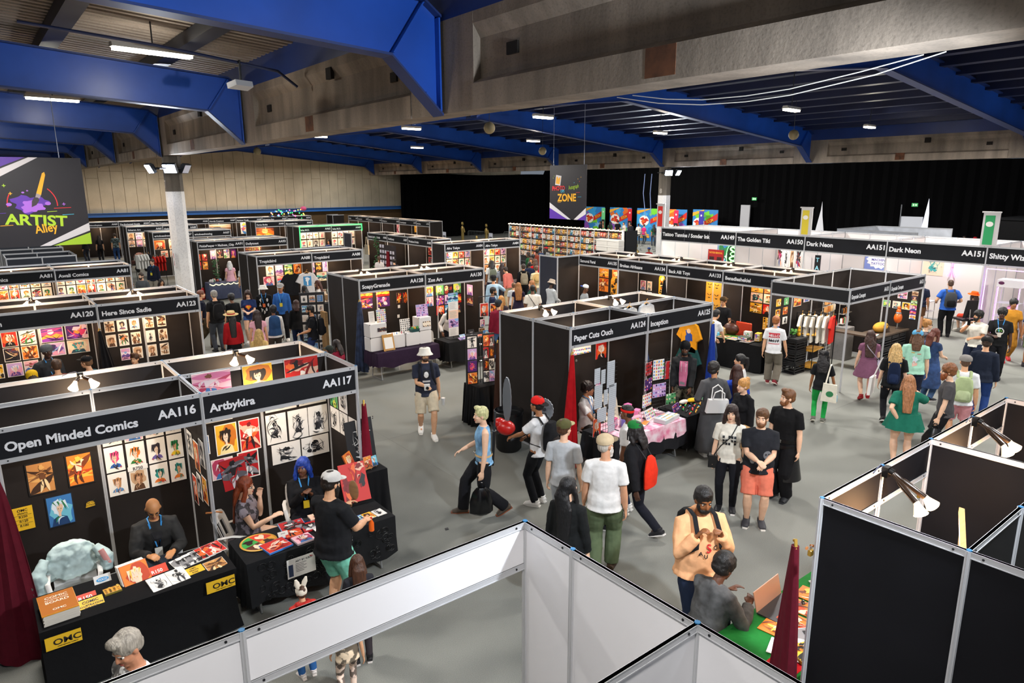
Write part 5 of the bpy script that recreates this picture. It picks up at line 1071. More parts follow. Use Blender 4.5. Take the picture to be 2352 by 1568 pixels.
  if k in('dress','coat','gown'):
   bt={'dress':.52,'coat':.15,'gown':.1}[k]if len(tp)<4 else tp[3]
   q=[(hz+.12,.145*w+.015,.105*w+.015),(hz-.02,.175*w+.025,.125*w+.03),(hz-.02-(hz-bt)*.45,.2*w+.04,.16*w+.04),(bt,.23*w+.05,.2*w+.04)]
   e.loft([[V(a_*math.cos(th)*(1+.04*math.sin(7*th)*(i/3)),b_*math.sin(th)*(1+.05*math.sin(6*th)*(i/3))+(stride*.0),zz)for th in[2*math.pi*j/24 for j in range(24)]]for i,(zz,a_,b_)in enumerate(q)])
  if k in('hoodie',):
   e.tube([T(-.1,.03,hz+.52),T(-.1,-.06,hz+.535),T(0,-.11,hz+.53),T(.1,-.06,hz+.535),T(.1,.03,hz+.52),T(.03,.09,hz+.47)],[.03,.042,.05,.042,.03,.02],10)
  if k in('jacket','leather','vest','coat'):
   e.tube([T(-.05,.085,hz+.47),T(-.082,.02,hz+.53),T(0,-.07,hz+.545),T(.082,.02,hz+.53),T(.05,.085,hz+.47)],[.016,.02,.022,.02,.016],8)
  o=child(e,{'tee':'t_shirt','long':'shirt','jacket':'jacket','hoodie':'hoodie','tank':'top','dress':'dress','vest':'vest','coat':'coat','gown':'robe','leather':'leather_jacket'}[k],mt,cv,(.014 if k not in('leather','jacket')else.022))
  f.tops.append(o)
 if bot:
  k,col=bot[0],bot[1];mt=M(col,.8,kind=bot[2]if len(bot)>2 else 'cloth');e=MB();g={'pants':.012,'jeans':.01,'wide':.03,'shorts':.022,'tights':.004,'skirt':.015,'hot':.012}[k]
  rs=[(-.13,.12*w,.1*w,0)]+[r for r in rings[1:3]]+[(.09,.16*w,.11*w,0)]
  e.loft([ring(r[0],r[1],r[2],r[3]*.6,g=.008)for r in rs])
  if k!='skirt':
   for nm in('R','L'):
    hip,kn,an=f.leg[nm];tw=w**.8
    P=[hip+V(0,0,.03),hip,hip.lerp(kn,.35),hip.lerp(kn,.75)];rr_=[.07*tw,.088*tw+g*.45,.088*tw+g,.07*tw+g*1.1]
    if k=='shorts':P+=[hip.lerp(kn,.93)];rr_+=[.066*tw+g*1.5]
    elif k=='hot':P=P[:3];rr_=rr_[:3]
    else:P+=[kn,kn.lerp(an,.35),kn.lerp(an,.75),an+V(0,0,-.01 if k!='tights' else 0)];rr_+=[.058*tw+g*1.2,.056*tw+g*1.3,.05*tw**.8+g*1.4,.045+g*1.5]
    e.tube(P,rr_,12)
  else:
   e.loft([[V((.15*w+.03*i)*math.cos(th)*(1+.05*math.sin(8*th)*i/2),(.11*w+.035*i)*math.sin(th)*(1+.05*math.sin(8*th)*i/2),hz+.1-.17*i)for th in[2*math.pi*j/24 for j in range(24)]]for i in range(3)])
  child(e,{'pants':'trousers','jeans':'jeans','wide':'trousers','shorts':'shorts','tights':'tights','skirt':'skirt','hot':'shorts'}[k],mt,cv,.012)
 if shoes:
  for nm,sx in(('R',1),('L',-1)):
   hip,kn,an=f.leg[nm];e=MB();tilt=0
   if sit is None and not kneel and stride*sx<-.2:tilt=R(-24)
   X2=Matrix.Translation(an)@Matrix.Rotation(R(-8*sx),4,'Z')@Matrix.Rotation(tilt,4,'X')
   if kneel:X2=Matrix.Translation(an)@Matrix.Rotation(R(-80),4,'X')
   e.tube([(0,-.075,-.045),(0,-.03,-.03),(0,.03,-.036),(0,.10,-.052),(0,.165,-.06)],[(.038,.04),(.056,.048),(.052,.052),(.04,.056),(.022,.042)],12,0,X2,up=(0,0,1));e.tube([(0,-.02,-.03),(0,-.025,.025)],[.05,.05],10,0,X2)
   so=child(e,'shoe',M(shoes,.6))
   if lod<2:
    q=MB();q.prism([X2@V(px*sx,py,-.066)for px,py in((-.034,-.09),(.034,-.09),(.04,0),(.05,.1),(.03,.185),(-.03,.19),(-.05,.1),(-.04,0))],X2.to_3x3()@V(0,0,-.018));fs(q);q.build('shoe_sole',M(sole or shoes,.7),so,smooth=False)
 if lanyard:
  e=MB();yb=lambda q:.118*w**.6+belly*.5+.03
  for sx in(-1,1):e.prism([T(sx*.055,.07,hz+.53),T(sx*.075,.07,hz+.53),T(.012*sx+.006,yb(0)+.015,hz+.27),T(.012*sx-.006,yb(0)+.015,hz+.27)],(0,.004,0));e.tube([T(sx*.06,.075,hz+.53),T(sx*.072,.0,hz+.56),T(sx*.03,-.055,hz+.565)],.008,5)
  lo_=child(e,'lanyard',M('#2f8fd6',.6))
  e=MB();c0=T(0,yb(0)+.022,hz+.2);e.box(c0.x-.04,c0.x+.04,c0.y-.003,c0.y+.003,c0.z-.055,c0.z+.055);child(e,'badge',M(lanyard if isinstance(lanyard,str)else '#e6e2d8',.5),par=None)
 f.X=Matrix.Translation((x,y,z0))@Matrix.Rotation(R(face-90),4,'Z')@Matrix.Scale(s,4)
 return f
def carried(f,name,label,cat,parts,group=None):
 """something a person wears or holds: own top-level thing at the person's place; parts = (name, MB in body metres, material)"""
 t=thing(name,label,cat,f.t.location.copy(),f.t.rotation_euler.z,group)
 for nm,mb,mat in parts:
  mb.v=[tuple(Vector(v)*f.s)for v in mb.v];mb.build(nm,mat,t)
 return t
def backpack(f,label,col,col2=None,big=1.0,group='worn backpacks',ex=.012):
 hz,T,w=f.hz,f.T,f.w;m=M(col,.7,kind='cloth');a=MB()
 q=[(.02,.12,.06),(.06,.15,.085),(.24,.155,.09),(.42,.13,.075),(.47,.08,.045)]
 a.loft([[T(big*rx*math.copysign(abs(math.cos(th))**.6,math.cos(th)),-.175*w**.5-.055*big+ry*big*math.copysign(abs(math.sin(th))**.6,math.sin(th)),hz+z)for th in[2*math.pi*j/20 for j in range(20)]]for z,rx,ry in q])
 p=MB();p.loft([[T(big*rx*math.cos(th),-.175*w**.5-.135*big+ry*math.sin(th),hz+z)for th in[2*math.pi*j/14 for j in range(14)]]for z,rx,ry in((.05,.08,.02),(.08,.11,.045),(.2,.11,.045),(.24,.08,.02))])
 parts=[('pack_body',a,m),('front_pocket',p,M(col2 or col,.6,kind='cloth'))]
 for sx in(-1,1):
  st=MB();st.tube([T(sx*.1,-.15*w**.5,hz+.44),T(sx*.105,-.06,hz+.53+ex),T(sx*.105,.04+ex,hz+.515+ex),T(sx*.115,.125*w**.6+ex,hz+.42),T(sx*.125,.14*w**.6+ex,hz+.28),T(sx*(.165*w**.6+ex),.06,hz+.12),T(sx*.13,-.12*w**.5,hz+.08)],[(.007,.024)]*5+[(.006,.012)]*2,8);parts.append(('strap',st,m))
 return carried(f,'backpack',label,'backpack',parts,group)
def decal(f,polys,side='front',name='printed_graphic',ti=0,par=None):
 """flat print laid onto the baked shirt; polys = [(list of (x,z) in body metres, colour)]"""
 sh=f.tops[ti];me=sh.data;bv=BVHTree.FromPolygons([v.co for v in me.vertices],[tuple(p.vertices)for p in me.polygons])
 cols=[];mb=MB();sg=1 if side=='front' else-1
 for k,(pts,col)in enumerate(polys):
  if col not in cols:cols.append(col)
  big=max(p[0]for p in pts)-min(p[0]for p in pts)>.05 or max(p[1]for p in pts)-min(p[1]for p in pts)>.05
  if big and len(pts)<12:pts=[(p[0]+(q[0]-p[0])*j/6,p[1]+(q[1]-p[1])*j/6)for p,q in zip(pts,pts[1:]+pts[:1])for j in range(6)]
  cx=sum(p[0]for p in pts)/len(pts);cz=sum(p[1]for p in pts)/len(pts);n=len(pts);vs=[];RN=5 if big else 1
  for(px,pz)in[(cx,cz)]+[(cx+(p[0]-cx)*r/RN,cz+(p[1]-cz)*r/RN)for r in range(1,RN+1)for p in pts]:
   q=f.T(px,0,f.hz+pz)*f.s;hit=bv.ray_cast(Vector((q.x,sg*1.5,q.z)),Vector((0,-sg,0)))
   yy=hit[0].y if hit[0]is not None else q.y+sg*.13
   vs.append((q.x,yy+sg*(.005+.0012*min(k,9)),q.z))
  fc=[(0,1+j,1+(j+1)%n)for j in range(n)]+[(1+r*n+j,1+(r+1)*n+j,1+(r+1)*n+(j+1)%n,1+r*n+(j+1)%n)for r in range(RN-1)for j in range(n)]
  mb.add(vs,fc,cols.index(col))
 mb.build(name,[M(c,.7)for c in cols],f.t,smooth=False)
def rect2(x0,x1,z0,z1):return[(x0,z0),(x1,z0),(x1,z1),(x0,z1)]
def dtext(s,size,x,z,col,sx=1.0,flip=-1):
 vs,fs,x0,x1=text_geo(s,.02);out=[]
 for fc in fs:out.append(([((vs[i][0]-(x0+x1)/2)*size*sx*flip+x,vs[i][1]*size+z)for i in fc],col))
 return out
# ------------------------------------------------------------------ everyone in the hall
DEC=[]
PALE,FAIR,TAN,BRN2,DRK,DEEP='#e8bb9c','#dba680','#c48a62','#a06a45','#6e452e','#4a2e20'
p=person('bald man in black leather jacket drawing behind the AA116 table',1.27,8.50,265,1.78,'#cc8e5c',('bald','#1a120c'),('leather','#201f1e','leather'),('jeans','#22262e'),sit=.45,lod=0,hp=32,Rh=(.12,.42,.80),Lh=(-.13,.42,.79),lanyard='#e8e4da',glasses='clear',lean=8,w=1.08)
DEC.append((p,[([(-.03,.02),(.03,.02),(.055,.42),(-.055,.42)],'#17161a'),(blob(0,.14,.035,1,12,.4),'#c0202c'),(rect2(-.025,.025,.06,.085),'#c0202c')],'front'))
person('woman with long auburn hair in dark floral dress seated at AA117',2.30,8.42,330,1.66,PALE,('long','#7a3416'),('dress','#77717a','camo',.5),None,sit=.45,lod=0,fem=True,w=1.22,Rh=(.12,.36,.86),Lh=(-.03,.19,1.10),glasses='clear',hp=4)
person('person with wavy blue hair in black top seated behind AA117',3.12,8.55,255,1.68,DRK,('longwavy','#1f3f9a'),('long','#151518'),('pants','#15151a'),sit=.45,lod=0,fem=True,w=1.2,Rh=(.05,.3,.98),Lh=(-.06,.31,.97),lanyard='#e8c22a',hy=-25)
p=person('bearded man in pale grey cap, black tee and mint shorts browsing AA117',2.76,6.78,5,1.82,FAIR,('short','#1c120c'),('tee','#1b1c1f'),('shorts','#7fd0b6'),'#e8e4de',lod=0,w=1.28,belly=.04,hat=('cap','#c9c6c2'),beard=('full','#15100c'),Rh=(.14,.36,1.08),Lh=(-.16,.34,1.2),hp=14,hy=-6)
DEC.append((p,dtext('\u3046\u3059\u307e',.09,.1,.02,'#d8d6d0',.9),'front'))
carried(p,'soft_drink_bottle','small bottle of orange drink in the bearded man\'s hand','bottle',[('bottle_body',MB().lathe([(.02,-.08),(.03,-.07),(.03,.02),(.012,.06),(.012,.075)],14,0,Matrix.Translation((.13,.46,.98))),M('#e8641c',.2)),('bottle_cap',MB().lathe([(.014,.072),(.014,.09),(.001,.091)],12,0,Matrix.Translation((.13,.46,.98))),M('#c8301c',.4))])
carried(p,'wooden_fan','brown oval wooden hand fan held up by the bearded man','fan',[('fan_blade',MB().ell((-.13,.48,1.33),(.075,.012,.12),16,10),M('#9a7650',.6,kind='wood')),('fan_handle',MB().tube([(-.15,.44,1.14),(-.14,.47,1.24)],.011,8),M('#6a4a2c',.6))])
person('girl with long brown hair standing in front of the AA117 table',2.66,5.95,60,1.22,FAIR,('long','#4a2c1c',1.2),('long','#2a2a30'),('tights','#3a3438'),'#17171a','#e8e0da',lod=0,fem=True,hp=10)
person('child in white plush rabbit-ear hood near the white booth',2.12,6.1,70,1.02,FAIR,('short','#4a3020'),('hoodie','#b8302a'),('pants','#2f5f9a'),'#e8e0da',lod=0,hat=('ears','#e6dccb'))
person('grey-haired man in patterned shirt seen over the white fascia',.52,5.15,168,1.78,'#c98a68',('quiff','#a49c90'),('tee','#d8d2cc','camo'),('jeans','#2a3040'),lod=0,hp=22,hy=8,w=1.1)
person('small child in striped leggings mostly behind the white fascia',2.3,5.5,60,1.05,FAIR,('bob','#3a2418'),('tee','#c8b49a','camo'),('tights','#d0b8a8','camo'),'#1c1c20',lod=1,fem=True,stride=.5)
p=person('man in white bucket hat, navy tee and beige shorts walking forward',6.70,11.28,238,1.84,FAIR,('short','#3a2418'),('tee','#2c3040'),('shorts','#cdbfa6'),'#ece8e2','#e6e0d6',lod=0,w=1.12,hat=('bucket','#eae6dc'),beard=('short','#3a2216'),glasses='clear',stride=-.55,Rh=(.05,.33,1.08))
DEC.append((p,[(rect2(-.06,.06,.25,.42),'#0f1014'),(circ(0,.335,.045,12,.06),'#e8e6e2'),(rect2(-.07,.07,.19,.225),'#c9c7c4')],'front'))
backpack(p,'dark backpack worn by the man in the white bucket hat','#1a1c24')
carried(p,'camera','small white instant camera held by the man in the bucket hat','camera',[('camera_body',MB().box(-.03,.07,.36,.42,1.02,1.13),M('#e6e2dc',.4)),('lens',MB().tube([(.02,.42,1.07),(.02,.45,1.07)],.028,14),M('#1a1a1c',.2))])
carried(p,'drinking_cup','clear plastic cup in the left hand of the bucket-hat man','cup',[('cup_body',MB().lathe([(.03,-.07),(.038,.06)],16,0,Matrix.Translation((-.3,.14,.7))),M('#e2e6e8',.1)),('cup_lid',MB().lathe([(.04,.06),(.04,.07),(.001,.071)],16,0,Matrix.Translation((-.3,.14,.7))),M('#f2f2f2',.3))])
p=person('blond man in sleeveless denim vest and black trousers walking left',5.62,7.86,150,1.75,PALE,('quiff','#c9c690'),('tank','#7fb0dc','denim'),('wide','#1a1a1e'),'#4a3e32','#8a4a2c',lod=0,stride=.85,w=.96,hy=6,Lh=(-.27,.06,.78),Rh=(.2,.3,.98))
carried(p,'belt','tan belt worn by the blond man in the denim vest','belt',[('belt_strap',MB().loft([p.ring(.085,.168,.118,-.004,20,.02),p.ring(.115,.16,.112,-.003,20,.02)],cap=False),M('#c8a878',.6)),('belt_buckle',MB().box(-.025,.025,.125,.142,p.hz+.08,p.hz+.12),CHR)])
carried(p,'prop_sword','dark prop sword slung down the back of the denim-vest man','sword',[('scabbard',MB().tube([(.13,-.16,.72),(.06,-.18,1.3)],[(.022,.014)]*2,8),M('#17171a',.4)),('grip',MB().tube([(.06,-.18,1.3),(.03,-.19,1.62)],.016,10),M('#2a2c30',.7)),('guard',MB().tube([(.061,-.18,1.3),(.06,-.18,1.31)],.035,12),M('#8a8a8c',.3,.8))])
carried(p,'plastic_bag','glossy black plastic bag carried by the denim-vest man','bag',[('bag_body',MB().loft([[(-.28+rx*math.cos(a)*(1+.08*math.sin(5*a)),.08+ry*math.sin(a)*(1+.1*math.sin(4*a+z)),z)for a in[2*math.pi*j/20 for j in range(20)]]for z,rx,ry in((.14,.06,.1),(.18,.1,.17),(.34,.1,.17),(.5,.06,.12),(.56,.03,.07))]),M('#0c0c0e',.18)),('bag_handle',MB().tube([(-.28,.02,.54),(-.28,.05,.64),(-.28,.09,.64),(-.28,.13,.54)],.01,6),M('#0c0c0e',.2))])
p=person('youth in red backwards cap, white shirt and black trousers facing the booth',6.48,7.6,112,1.75,BRN2,('short','#120e0c'),('tee','#e6e5e6'),('pants','#17181c'),'#e8e6e2',lod=0,w=.92,hat=('capback','#d8201c','#1c1a1c'),Rh=(.2,.3,1.0),Lh=(-.1,.42,1.06))
backpack(p,'black backpack with orange tag on the red-capped youth','#18181b','#2a2220')
carried(p,'chainsaw_prop','red monster-toothed chainsaw head prop held by the red-capped youth','prop',[('saw_head',MB().ell((-.02,.58,1.16),(.13,.16,.12),16,10).ell((-.02,.7,1.22),(.1,.1,.08),12,8),M('#b81c18',.3)),('jaw_guard',MB().tube([(-.1,.66,1.08),(-.02,.86,1.18),(.06,.66,1.08)],.03,8),M('#1a1a1e',.3)),('teeth',MB().loft([[(-.1+.04*i,.8-.01*i*(5-i),1.22),(-.085+.04*i,.8-.01*i*(5-i),1.22),(-.085+.04*i,.815-.01*i*(5-i),1.22)]for i in range(5)]+[[(.08,.8,1.2),(.085,.8,1.2),(.085,.815,1.2)]]),M('#ece6da',.4)),('saw_blade',MB().prism([(-.02+.0,.56+.075*math.cos(a)*(1+.05*(i%2)),1.62+(.29 if math.sin(a)>0 else-.29)*0+.36*math.sin(a)*(1+.03*(i%2)))for i,a in enumerate([2*math.pi*j/40 for j in range(40)])],(.02,0,0)),M('#8f959b',.35,.6)),('handle',MB().tube([(-.1,.44,1.0),(-.02,.4,1.02),(.08,.46,1.0)],.02,8),M('#22242a',.4))])
carried(p,'saw_blade_prop','round grey toothed saw blade prop behind the red-capped youth','prop',[('blade_disc',MB().prism([(.28,.05+.15*math.cos(a)*(1+.06*(i%2)),1.47+.17*math.sin(a)*(1+.06*(i%2)))for i,a in enumerate([2*math.pi*j/36 for j in range(36)])],(.015,0,0)),M('#8f959b',.35,.6)),('blade_hub',MB().tube([(.26,.05,1.47),(.31,.05,1.47)],.03,12),M('#4a4c50',.4,.6))])
person('young man in khaki cap with sunglasses and pale grey tee',6.05,6.55,40,1.76,PALE,('short','#4a2e1c'),('tee','#b9bcc0'),('pants','#a8acb2'),'#e0dedb',lod=0,w=.95,hat=('cap','#5a5836','#b9ad80'),hy=-30)
person('white-bearded man in tan cap, white tee and olive cargo trousers',5.90,5.62,48,1.86,'#cf9876',('buzz','#b9b2a8'),('tee','#e6e4e2'),('wide','#5c6a4e'),'#4a3626','#2a2018',lod=0,w=1.12,belly=.02,hat=('cap','#cdb896','#8a7a62'),beard=('full','#d8d4ce'),hy=-42,stride=.2)
p=person('man with dreadlocks and green mask in black blazer striding left',6.90,6.0,115,1.74,DEEP,('dreads','#141012'),('jacket','#1a1a1e'),('pants','#1a1c26'),'#1c1c22','#ece8e4',lod=0,w=1.05,hat=('mask','#1f7a38'),stride=-.95)
carried(p,'drawstring_bag','bright orange-red drawstring bag on the back of the black blazer','bag',[('bag_body',MB().loft([[(rx*math.cos(a),-.2-ry*.5+ry*math.sin(a)*.7,p.hz+z)for a in[2*math.pi*j/18 for j in range(18)]]for z,rx,ry in((-.1,.1,.03),(-.05,.17,.08),(.15,.18,.09),(.33,.12,.06),(.38,.06,.03))]),M('#e2341c',.6,kind='cloth')),('cord',MB().tube([(.08,-.2,p.hz+.36),(.1,-.06,p.hz+.54),(.11,.1,p.hz+.46)],.007,6),M('#17171a')),('cord',MB().tube([(-.08,-.2,p.hz+.36),(-.1,-.06,p.hz+.54),(-.11,.1,p.hz+.46)],.007,6),M('#17171a'))])
person('boy in black cap with red headband and white tee at the pink table',7.34,6.55,125,1.72,DRK,('buzz','#100c0a'),('tee','#e8e6e6'),('jeans','#2f3d58'),'#e8e6e2',lod=0,w=.9,hat=('headband','#d8241c'))
person('woman with long straight black hair in black jacket',4.95,5.28,30,1.66,PALE,('long','#101013',1.5),('jacket','#191b1c'),('pants','#1c1c22'),lod=0,fem=True,w=1.08,hy=-30)
person('curly-haired man in white tee with lanyard seated inside AA124',8.5,8.62,290,1.78,TAN,('curly','#241610'),('tee','#e6e2de'),('pants','#2a2420'),sit=.45,lod=0,lanyard='#e6ddd0',hy=15,Rh=(.2,.4,.62),Lh=(-.2,.35,.75),w=.95)
p=person('man in black beanie and pink hoodie under a dark jacket at AA125',11.05,8.42,228,1.8,DRK,('buzz','#120e0c'),('hoodie','#232426'),('wide','#4a4636','camo'),lod=0,hat=('beanie','#141416'),beard=('short','#14100e'),Rh=(.2,.15,.8),Lh=(-.15,.25,.85),hp=14)
DEC.append((p,[([(-.06,-.04),(.07,-.04),(.085,.2),(.075,.46),(-.075,.46),(-.08,.2)],'#e07a9e'),([(-.04,-.04),(.06,-.04),(.05,.06),(-.03,.04)],'#9a9a9e'),(rect2(-.045,-.038,.25,.45),'#f0ece8'),(rect2(.038,.045,.25,.45),'#f0ece8')],'front'))
p=person('man in long grey leather coat and sunglasses with a white handbag',10.22,7.12,70,1.77,TAN,('curly','#181210'),('coat','#4a4a4c','leather',.12),None,'#e6e4e0',lod=0,glasses='dark',beard=('short','#181210'),hy=-48,Lh=(-.22,.18,1.0),Rh=(.24,.26,1.02),w=.98)
carried(p,'handbag','white square handbag with looped handles on the grey coat','bag',[('bag_body',MB().prism([(-.2,-.22,.92),(.22,-.22,.92),(.18,-.22,1.16),(-.16,-.22,1.16)],(0,-.1,0)),M('#eae8e6',.35)),('handle',MB().tube([(-.1,-.24,1.15),(-.09,-.25,1.36),(0,-.25,1.42),(.08,-.25,1.34),(.09,-.24,1.15)],.011,8),M('#eae8e6',.35)),('handle',MB().tube([(-.1,-.3,1.15),(-.07,-.33,1.3),(.02,-.33,1.34),(.1,-.32,1.28),(.11,-.3,1.15)],.011,8),M('#eae8e6',.35))])
person('woman with long brown hair in shiny royal blue top',10.78,7.02,60,1.65,FAIR,('long','#3a1c14',1.1),('tee','#2748b8'),('jeans','#28344e'),lod=1,fem=True)
person('woman with dark ponytail in white satin blouse',11.5,7.42,140,1.66,FAIR,('pony','#14110f'),('tee','#e8e6e4'),('pants','#2a2a30'),lod=1,fem=True)
p=person('blonde woman in black cropped jacket over red corset',10.0,6.36,185,1.68,PALE,('bun','#c08a4a'),[('tank','#b01c22','camo'),('jacket','#17171a')],('pants','#15151a'),lod=0,fem=True,hy=-10)
carried(p,'paper_bag','brown paper carrier bag with round white emblem beside the grey coat','bag',[('bag_body',MB().prism([(-.45,.15,.6),(-.22,.15,.6),(-.24,.15,1.0),(-.46,.15,1.0)],(0,.12,0)),M('#b08a58',.7)),('emblem',MB().prism([(-.34+.07*math.cos(a),.145,.78+.07*math.sin(a))for a in[2*math.pi*j/18 for j in range(18)]],(0,-.003,0)),M('#2a2624'))])
p=person('woman with dark hair in cream lettered tee and black trousers',8.6,5.64,228,1.69,PALE,('long','#2a1a16',.7),('tee','#e2ddd0'),('tights','#17181e'),'#1a1a1e','#e8e4e0',lod=0,fem=True,w=1.05,hy=-6)
DEC.append((p,[(rect2(-.1+.042*i,-.068+.042*i,.33-.06*j,.37-.06*j),'#23242a')for i in range(5)for j in range(3)if(i+j)%4!=3],'front'))
carried(p,'crossbody_bag','small black crossbody bag on the woman in the cream tee','bag',[('bag_body',MB().prism([(.16,-.02,.72),(.3,-.02,.72),(.3,-.02,.92),(.16,-.02,.92)],(0,.12,0)),M('#141416',.4)),('strap',MB().tube([(.22,.05,.92),(.12,.15,1.12),(-.02,.16,1.28),(-.1,.06,1.45),(-.08,-.08,1.42)],.008,6),M('#141416',.5))])
p=person('man in black tee with faded skull print and coral shorts',8.52,5.10,236,1.79,PALE,('short','#5a3a20'),('tee','#23252b'),('shorts','#e07a62'),'#3a3b40','#ece6de',lod=0,w=1.2,belly=.03,beard=('short','#6a4224'),Rh=(.03,.33,1.1),Lh=(-.06,.32,1.07),hy=-14)
DEC.append((p,[(circ(-.1,.2,.055,14,.06),'#6b6f76'),(circ(.09,.14,.055,14,.06),'#6b6f76'),(circ(-.1,.15,.03,10,.03),'#8a8d92'),(circ(.09,.085,.03,10,.03),'#8a8d92'),(circ(-.12,.21,.014,8),'#23252b'),(circ(-.08,.21,.014,8),'#23252b'),(circ(.07,.15,.014,8),'#23252b'),(circ(.11,.15,.014,8),'#23252b')],'front'))
p=person('brown-haired bearded man in black leather skirt coat with buckled belts',9.62,5.34,205,1.81,PALE,('quiff','#6a4426'),('tee','#131315'),('wide','#131316'),'#1c1e22','#2a2c30',lod=0,beard=('short','#7a4a26'),hy=-35,w=1.08)
carried(p,'belt','pair of studded black belts with steel buckles on the leather-skirted man','belt',[('belt_strap',MB().loft([p.ring(.02,.175,.125,-.006,20,.026),p.ring(.07,.17,.12,-.004,20,.026)],cap=False),M('#0e0e10',.3)),('belt_strap',MB().loft([p.ring(-.07,.19,.135,-.006,20,.03),p.ring(-.02,.18,.13,-.005,20,.03)],cap=False),M('#0e0e10',.3)),('belt_buckle',MB().box(-.03,.03,.145,.16,p.hz+.02,p.hz+.07),CHR),('belt_buckle',MB().box(.0,.06,.155,.172,p.hz-.07,p.hz-.02),CHR)])
carried(p,'leather_skirt','black leather skirt panels hanging open at the front of the bearded man','skirt',[('skirt_panel',MB().loft([[V((.19+.03*i)*math.cos(th),(.14+.04*i)*math.sin(th)-.01,p.hz-.02-.18*i)for th in[R(120+300*j/24)for j in range(25)]]+[V((.175+.03*i)*math.cos(th),(.125+.04*i)*math.sin(th)-.01,p.hz-.02-.18*i)for th in[R(420-300*j/24)for j in range(25)]]for i in range(4)]),M('#151517',.35,kind='leather'))])
p=person('man with HELLO label print on the back of his white tee',15.28,8.98,45,1.75,FAIR,('short','#9a5a2c'),('tee','#e6e6e8'),('wide','#6e675c'),'#8a2430','#e0d8cc',lod=0,stride=-.35,Rh=(.3,.1,.78),lanyard='#e6ddd0')
DEC.append((p,[(rect2(-.13,.13,.3,.42),'#c8303e'),(rect2(-.13,.13,.16,.3),'#eeeef0'),(rect2(-.13,.13,.145,.16),'#c8303e')]+dtext('HELLO',.085,0,.325,'#f2f0f0',1,1)+[([(-.12+.05*i,.19),(-.1+.05*i,.28),(-.09+.05*i,.28),(-.1+.05*i,.2)],'#1a1a1e')for i in range(5)]+[([(-.12,.2+.02*i),(.12,.24-.01*i),(.12,.25-.01*i),(-.12,.21+.02*i)],'#1a1a1e')for i in range(3)],'back'))
p=person('child in black tee with cat-ear cap and bright green tights',13.5,6.8,50,1.55,BRN2,('longwavy','#141012',.7),('tee','#17181b'),('tights','#1f9a46'),'#6b6b62','#c9c4b8',lod=0,fem=True,hat=('cap','#17171a'),hy=-10,Rh=(.32,.1,.75),stride=.25,w=.95)
carried(p,'tote_bag','cream canvas tote with green print on the child in green tights','bag',[('bag_body',MB().prism([(.02,-.2,.62),(.36,-.2,.6),(.34,-.2,1.02),(.05,-.2,1.04)],(0,-.07,0)),M('#e2dccb',.8,kind='cloth')),('strap',MB().tube([(.1,-.22,1.03),(.16,-.1,1.42),(.18,.02,1.44)],[(.006,.016)]*3,6),M('#e2dccb',.8)),('bag_print',MB().prism([(.2+.08*math.cos(a),-.27,.8+.07*math.sin(a))for a in[2*math.pi*j/12 for j in range(12)]],(0,-.003,0)),M('#2a7a4a'))])
carried(p,'water_bottle','blue water bottle in the hand of the child in green tights','bottle',[('bottle_body',MB().lathe([(.028,-.1),(.033,-.09),(.033,.03),(.014,.07)],12,0,Matrix.Translation((.34,.14,.62))),M('#8ab8cc',.15)),('bottle_cap',MB().lathe([(.015,.07),(.015,.09),(.001,.091)],10,0,Matrix.Translation((.34,.14,.62))),M('#e8ecee'))])
p=person('woman with big curly brown hair in plum checked dress and red shoes',15.86,6.95,60,1.64,PALE,('longwavy','#3a2018',1.05),('dress','#7c5068','cloth',.6),None,'#a31c26',lod=0,fem=True,w=1.12,stride=.5,hy=-18,Rh=(.1,.3,1.15))
carried(p,'crossbody_bag','pale lilac crossbody bag on the plum dress','bag',[('bag_body',MB().prism([(.2,-.05,.82),(.32,-.05,.82),(.32,-.05,1.0),(.2,-.05,1.0)],(0,.1,0)),M('#cfc8dc',.5)),('strap',MB().tube([(.25,.0,1.0),(.12,-.16,1.15),(-.06,-.17,1.36),(-.12,-.05,1.48)],[(.005,.02)]*4,6),M('#cfc8dc',.6))])
p=person('woman with long blonde hair in black top and black leggings',14.62,5.88,55,1.7,PALE,('longwavy','#c6a268',1.0),('tee','#17181a'),('tights','#16171c'),'#1c1c20','#e8e4e0',lod=0,fem=True,w=1.12,stride=.3)
backpack(p,'small navy star-dotted backpack on the blonde woman in black','#14203a','#1c2a4a',.78)
carried(p,'tote_bag','white canvas tote with pink print on the blonde woman in black','bag',[('bag_body',MB().prism([(-.4,-.08,.58),(-.32,.2,.58),(-.3,.2,.98),(-.38,-.08,.98)],(-.06,0,0)),M('#e8e4e0',.8)),('strap',MB().tube([(-.36,.0,.98),(-.24,.02,1.38),(-.22,.0,1.42)],[(.006,.014)]*3,6),M('#e8e4e0',.8)),('bag_print',MB().ell((-.44,.06,.76),(.01,.07,.1),8,6),M('#d04a8a'))])
p=person('person in mint green printed tee and blue tie-dye cap',15.8,5.96,55,1.8,PALE,('bob','#5a3a22'),('tee','#a8dcc4'),('jeans','#23283a'),lod=0,hat=('cap','#5aa0c8'),w=1.15)
DEC.append((p,[(blob(0,.22,.06,1,14,.4,.8,1.3),'#dceaf2'),(blob(.0,.13,.05,2,12,.4),'#e6b8a8'),(rect2(-.08,-.02,.36,.375),'#d8a83a'),(rect2(.03,.1,.34,.355),'#c86a5a'),(rect2(.05,.1,.2,.215),'#5a9a8a')],'back'))
p=person('woman with auburn hair in long blue denim dress looking at a phone',16.92,6.04,10,1.67,PALE,('bob','#5e2a1c'),('dress','#2c4674','denim',.35),('jeans','#4a6a94','denim'),'#1c1c20','#e8e4e0',lod=0,fem=True,w=1.15,Rh=(.08,.34,1.05),Lh=(-.05,.34,1.06),hp=18)
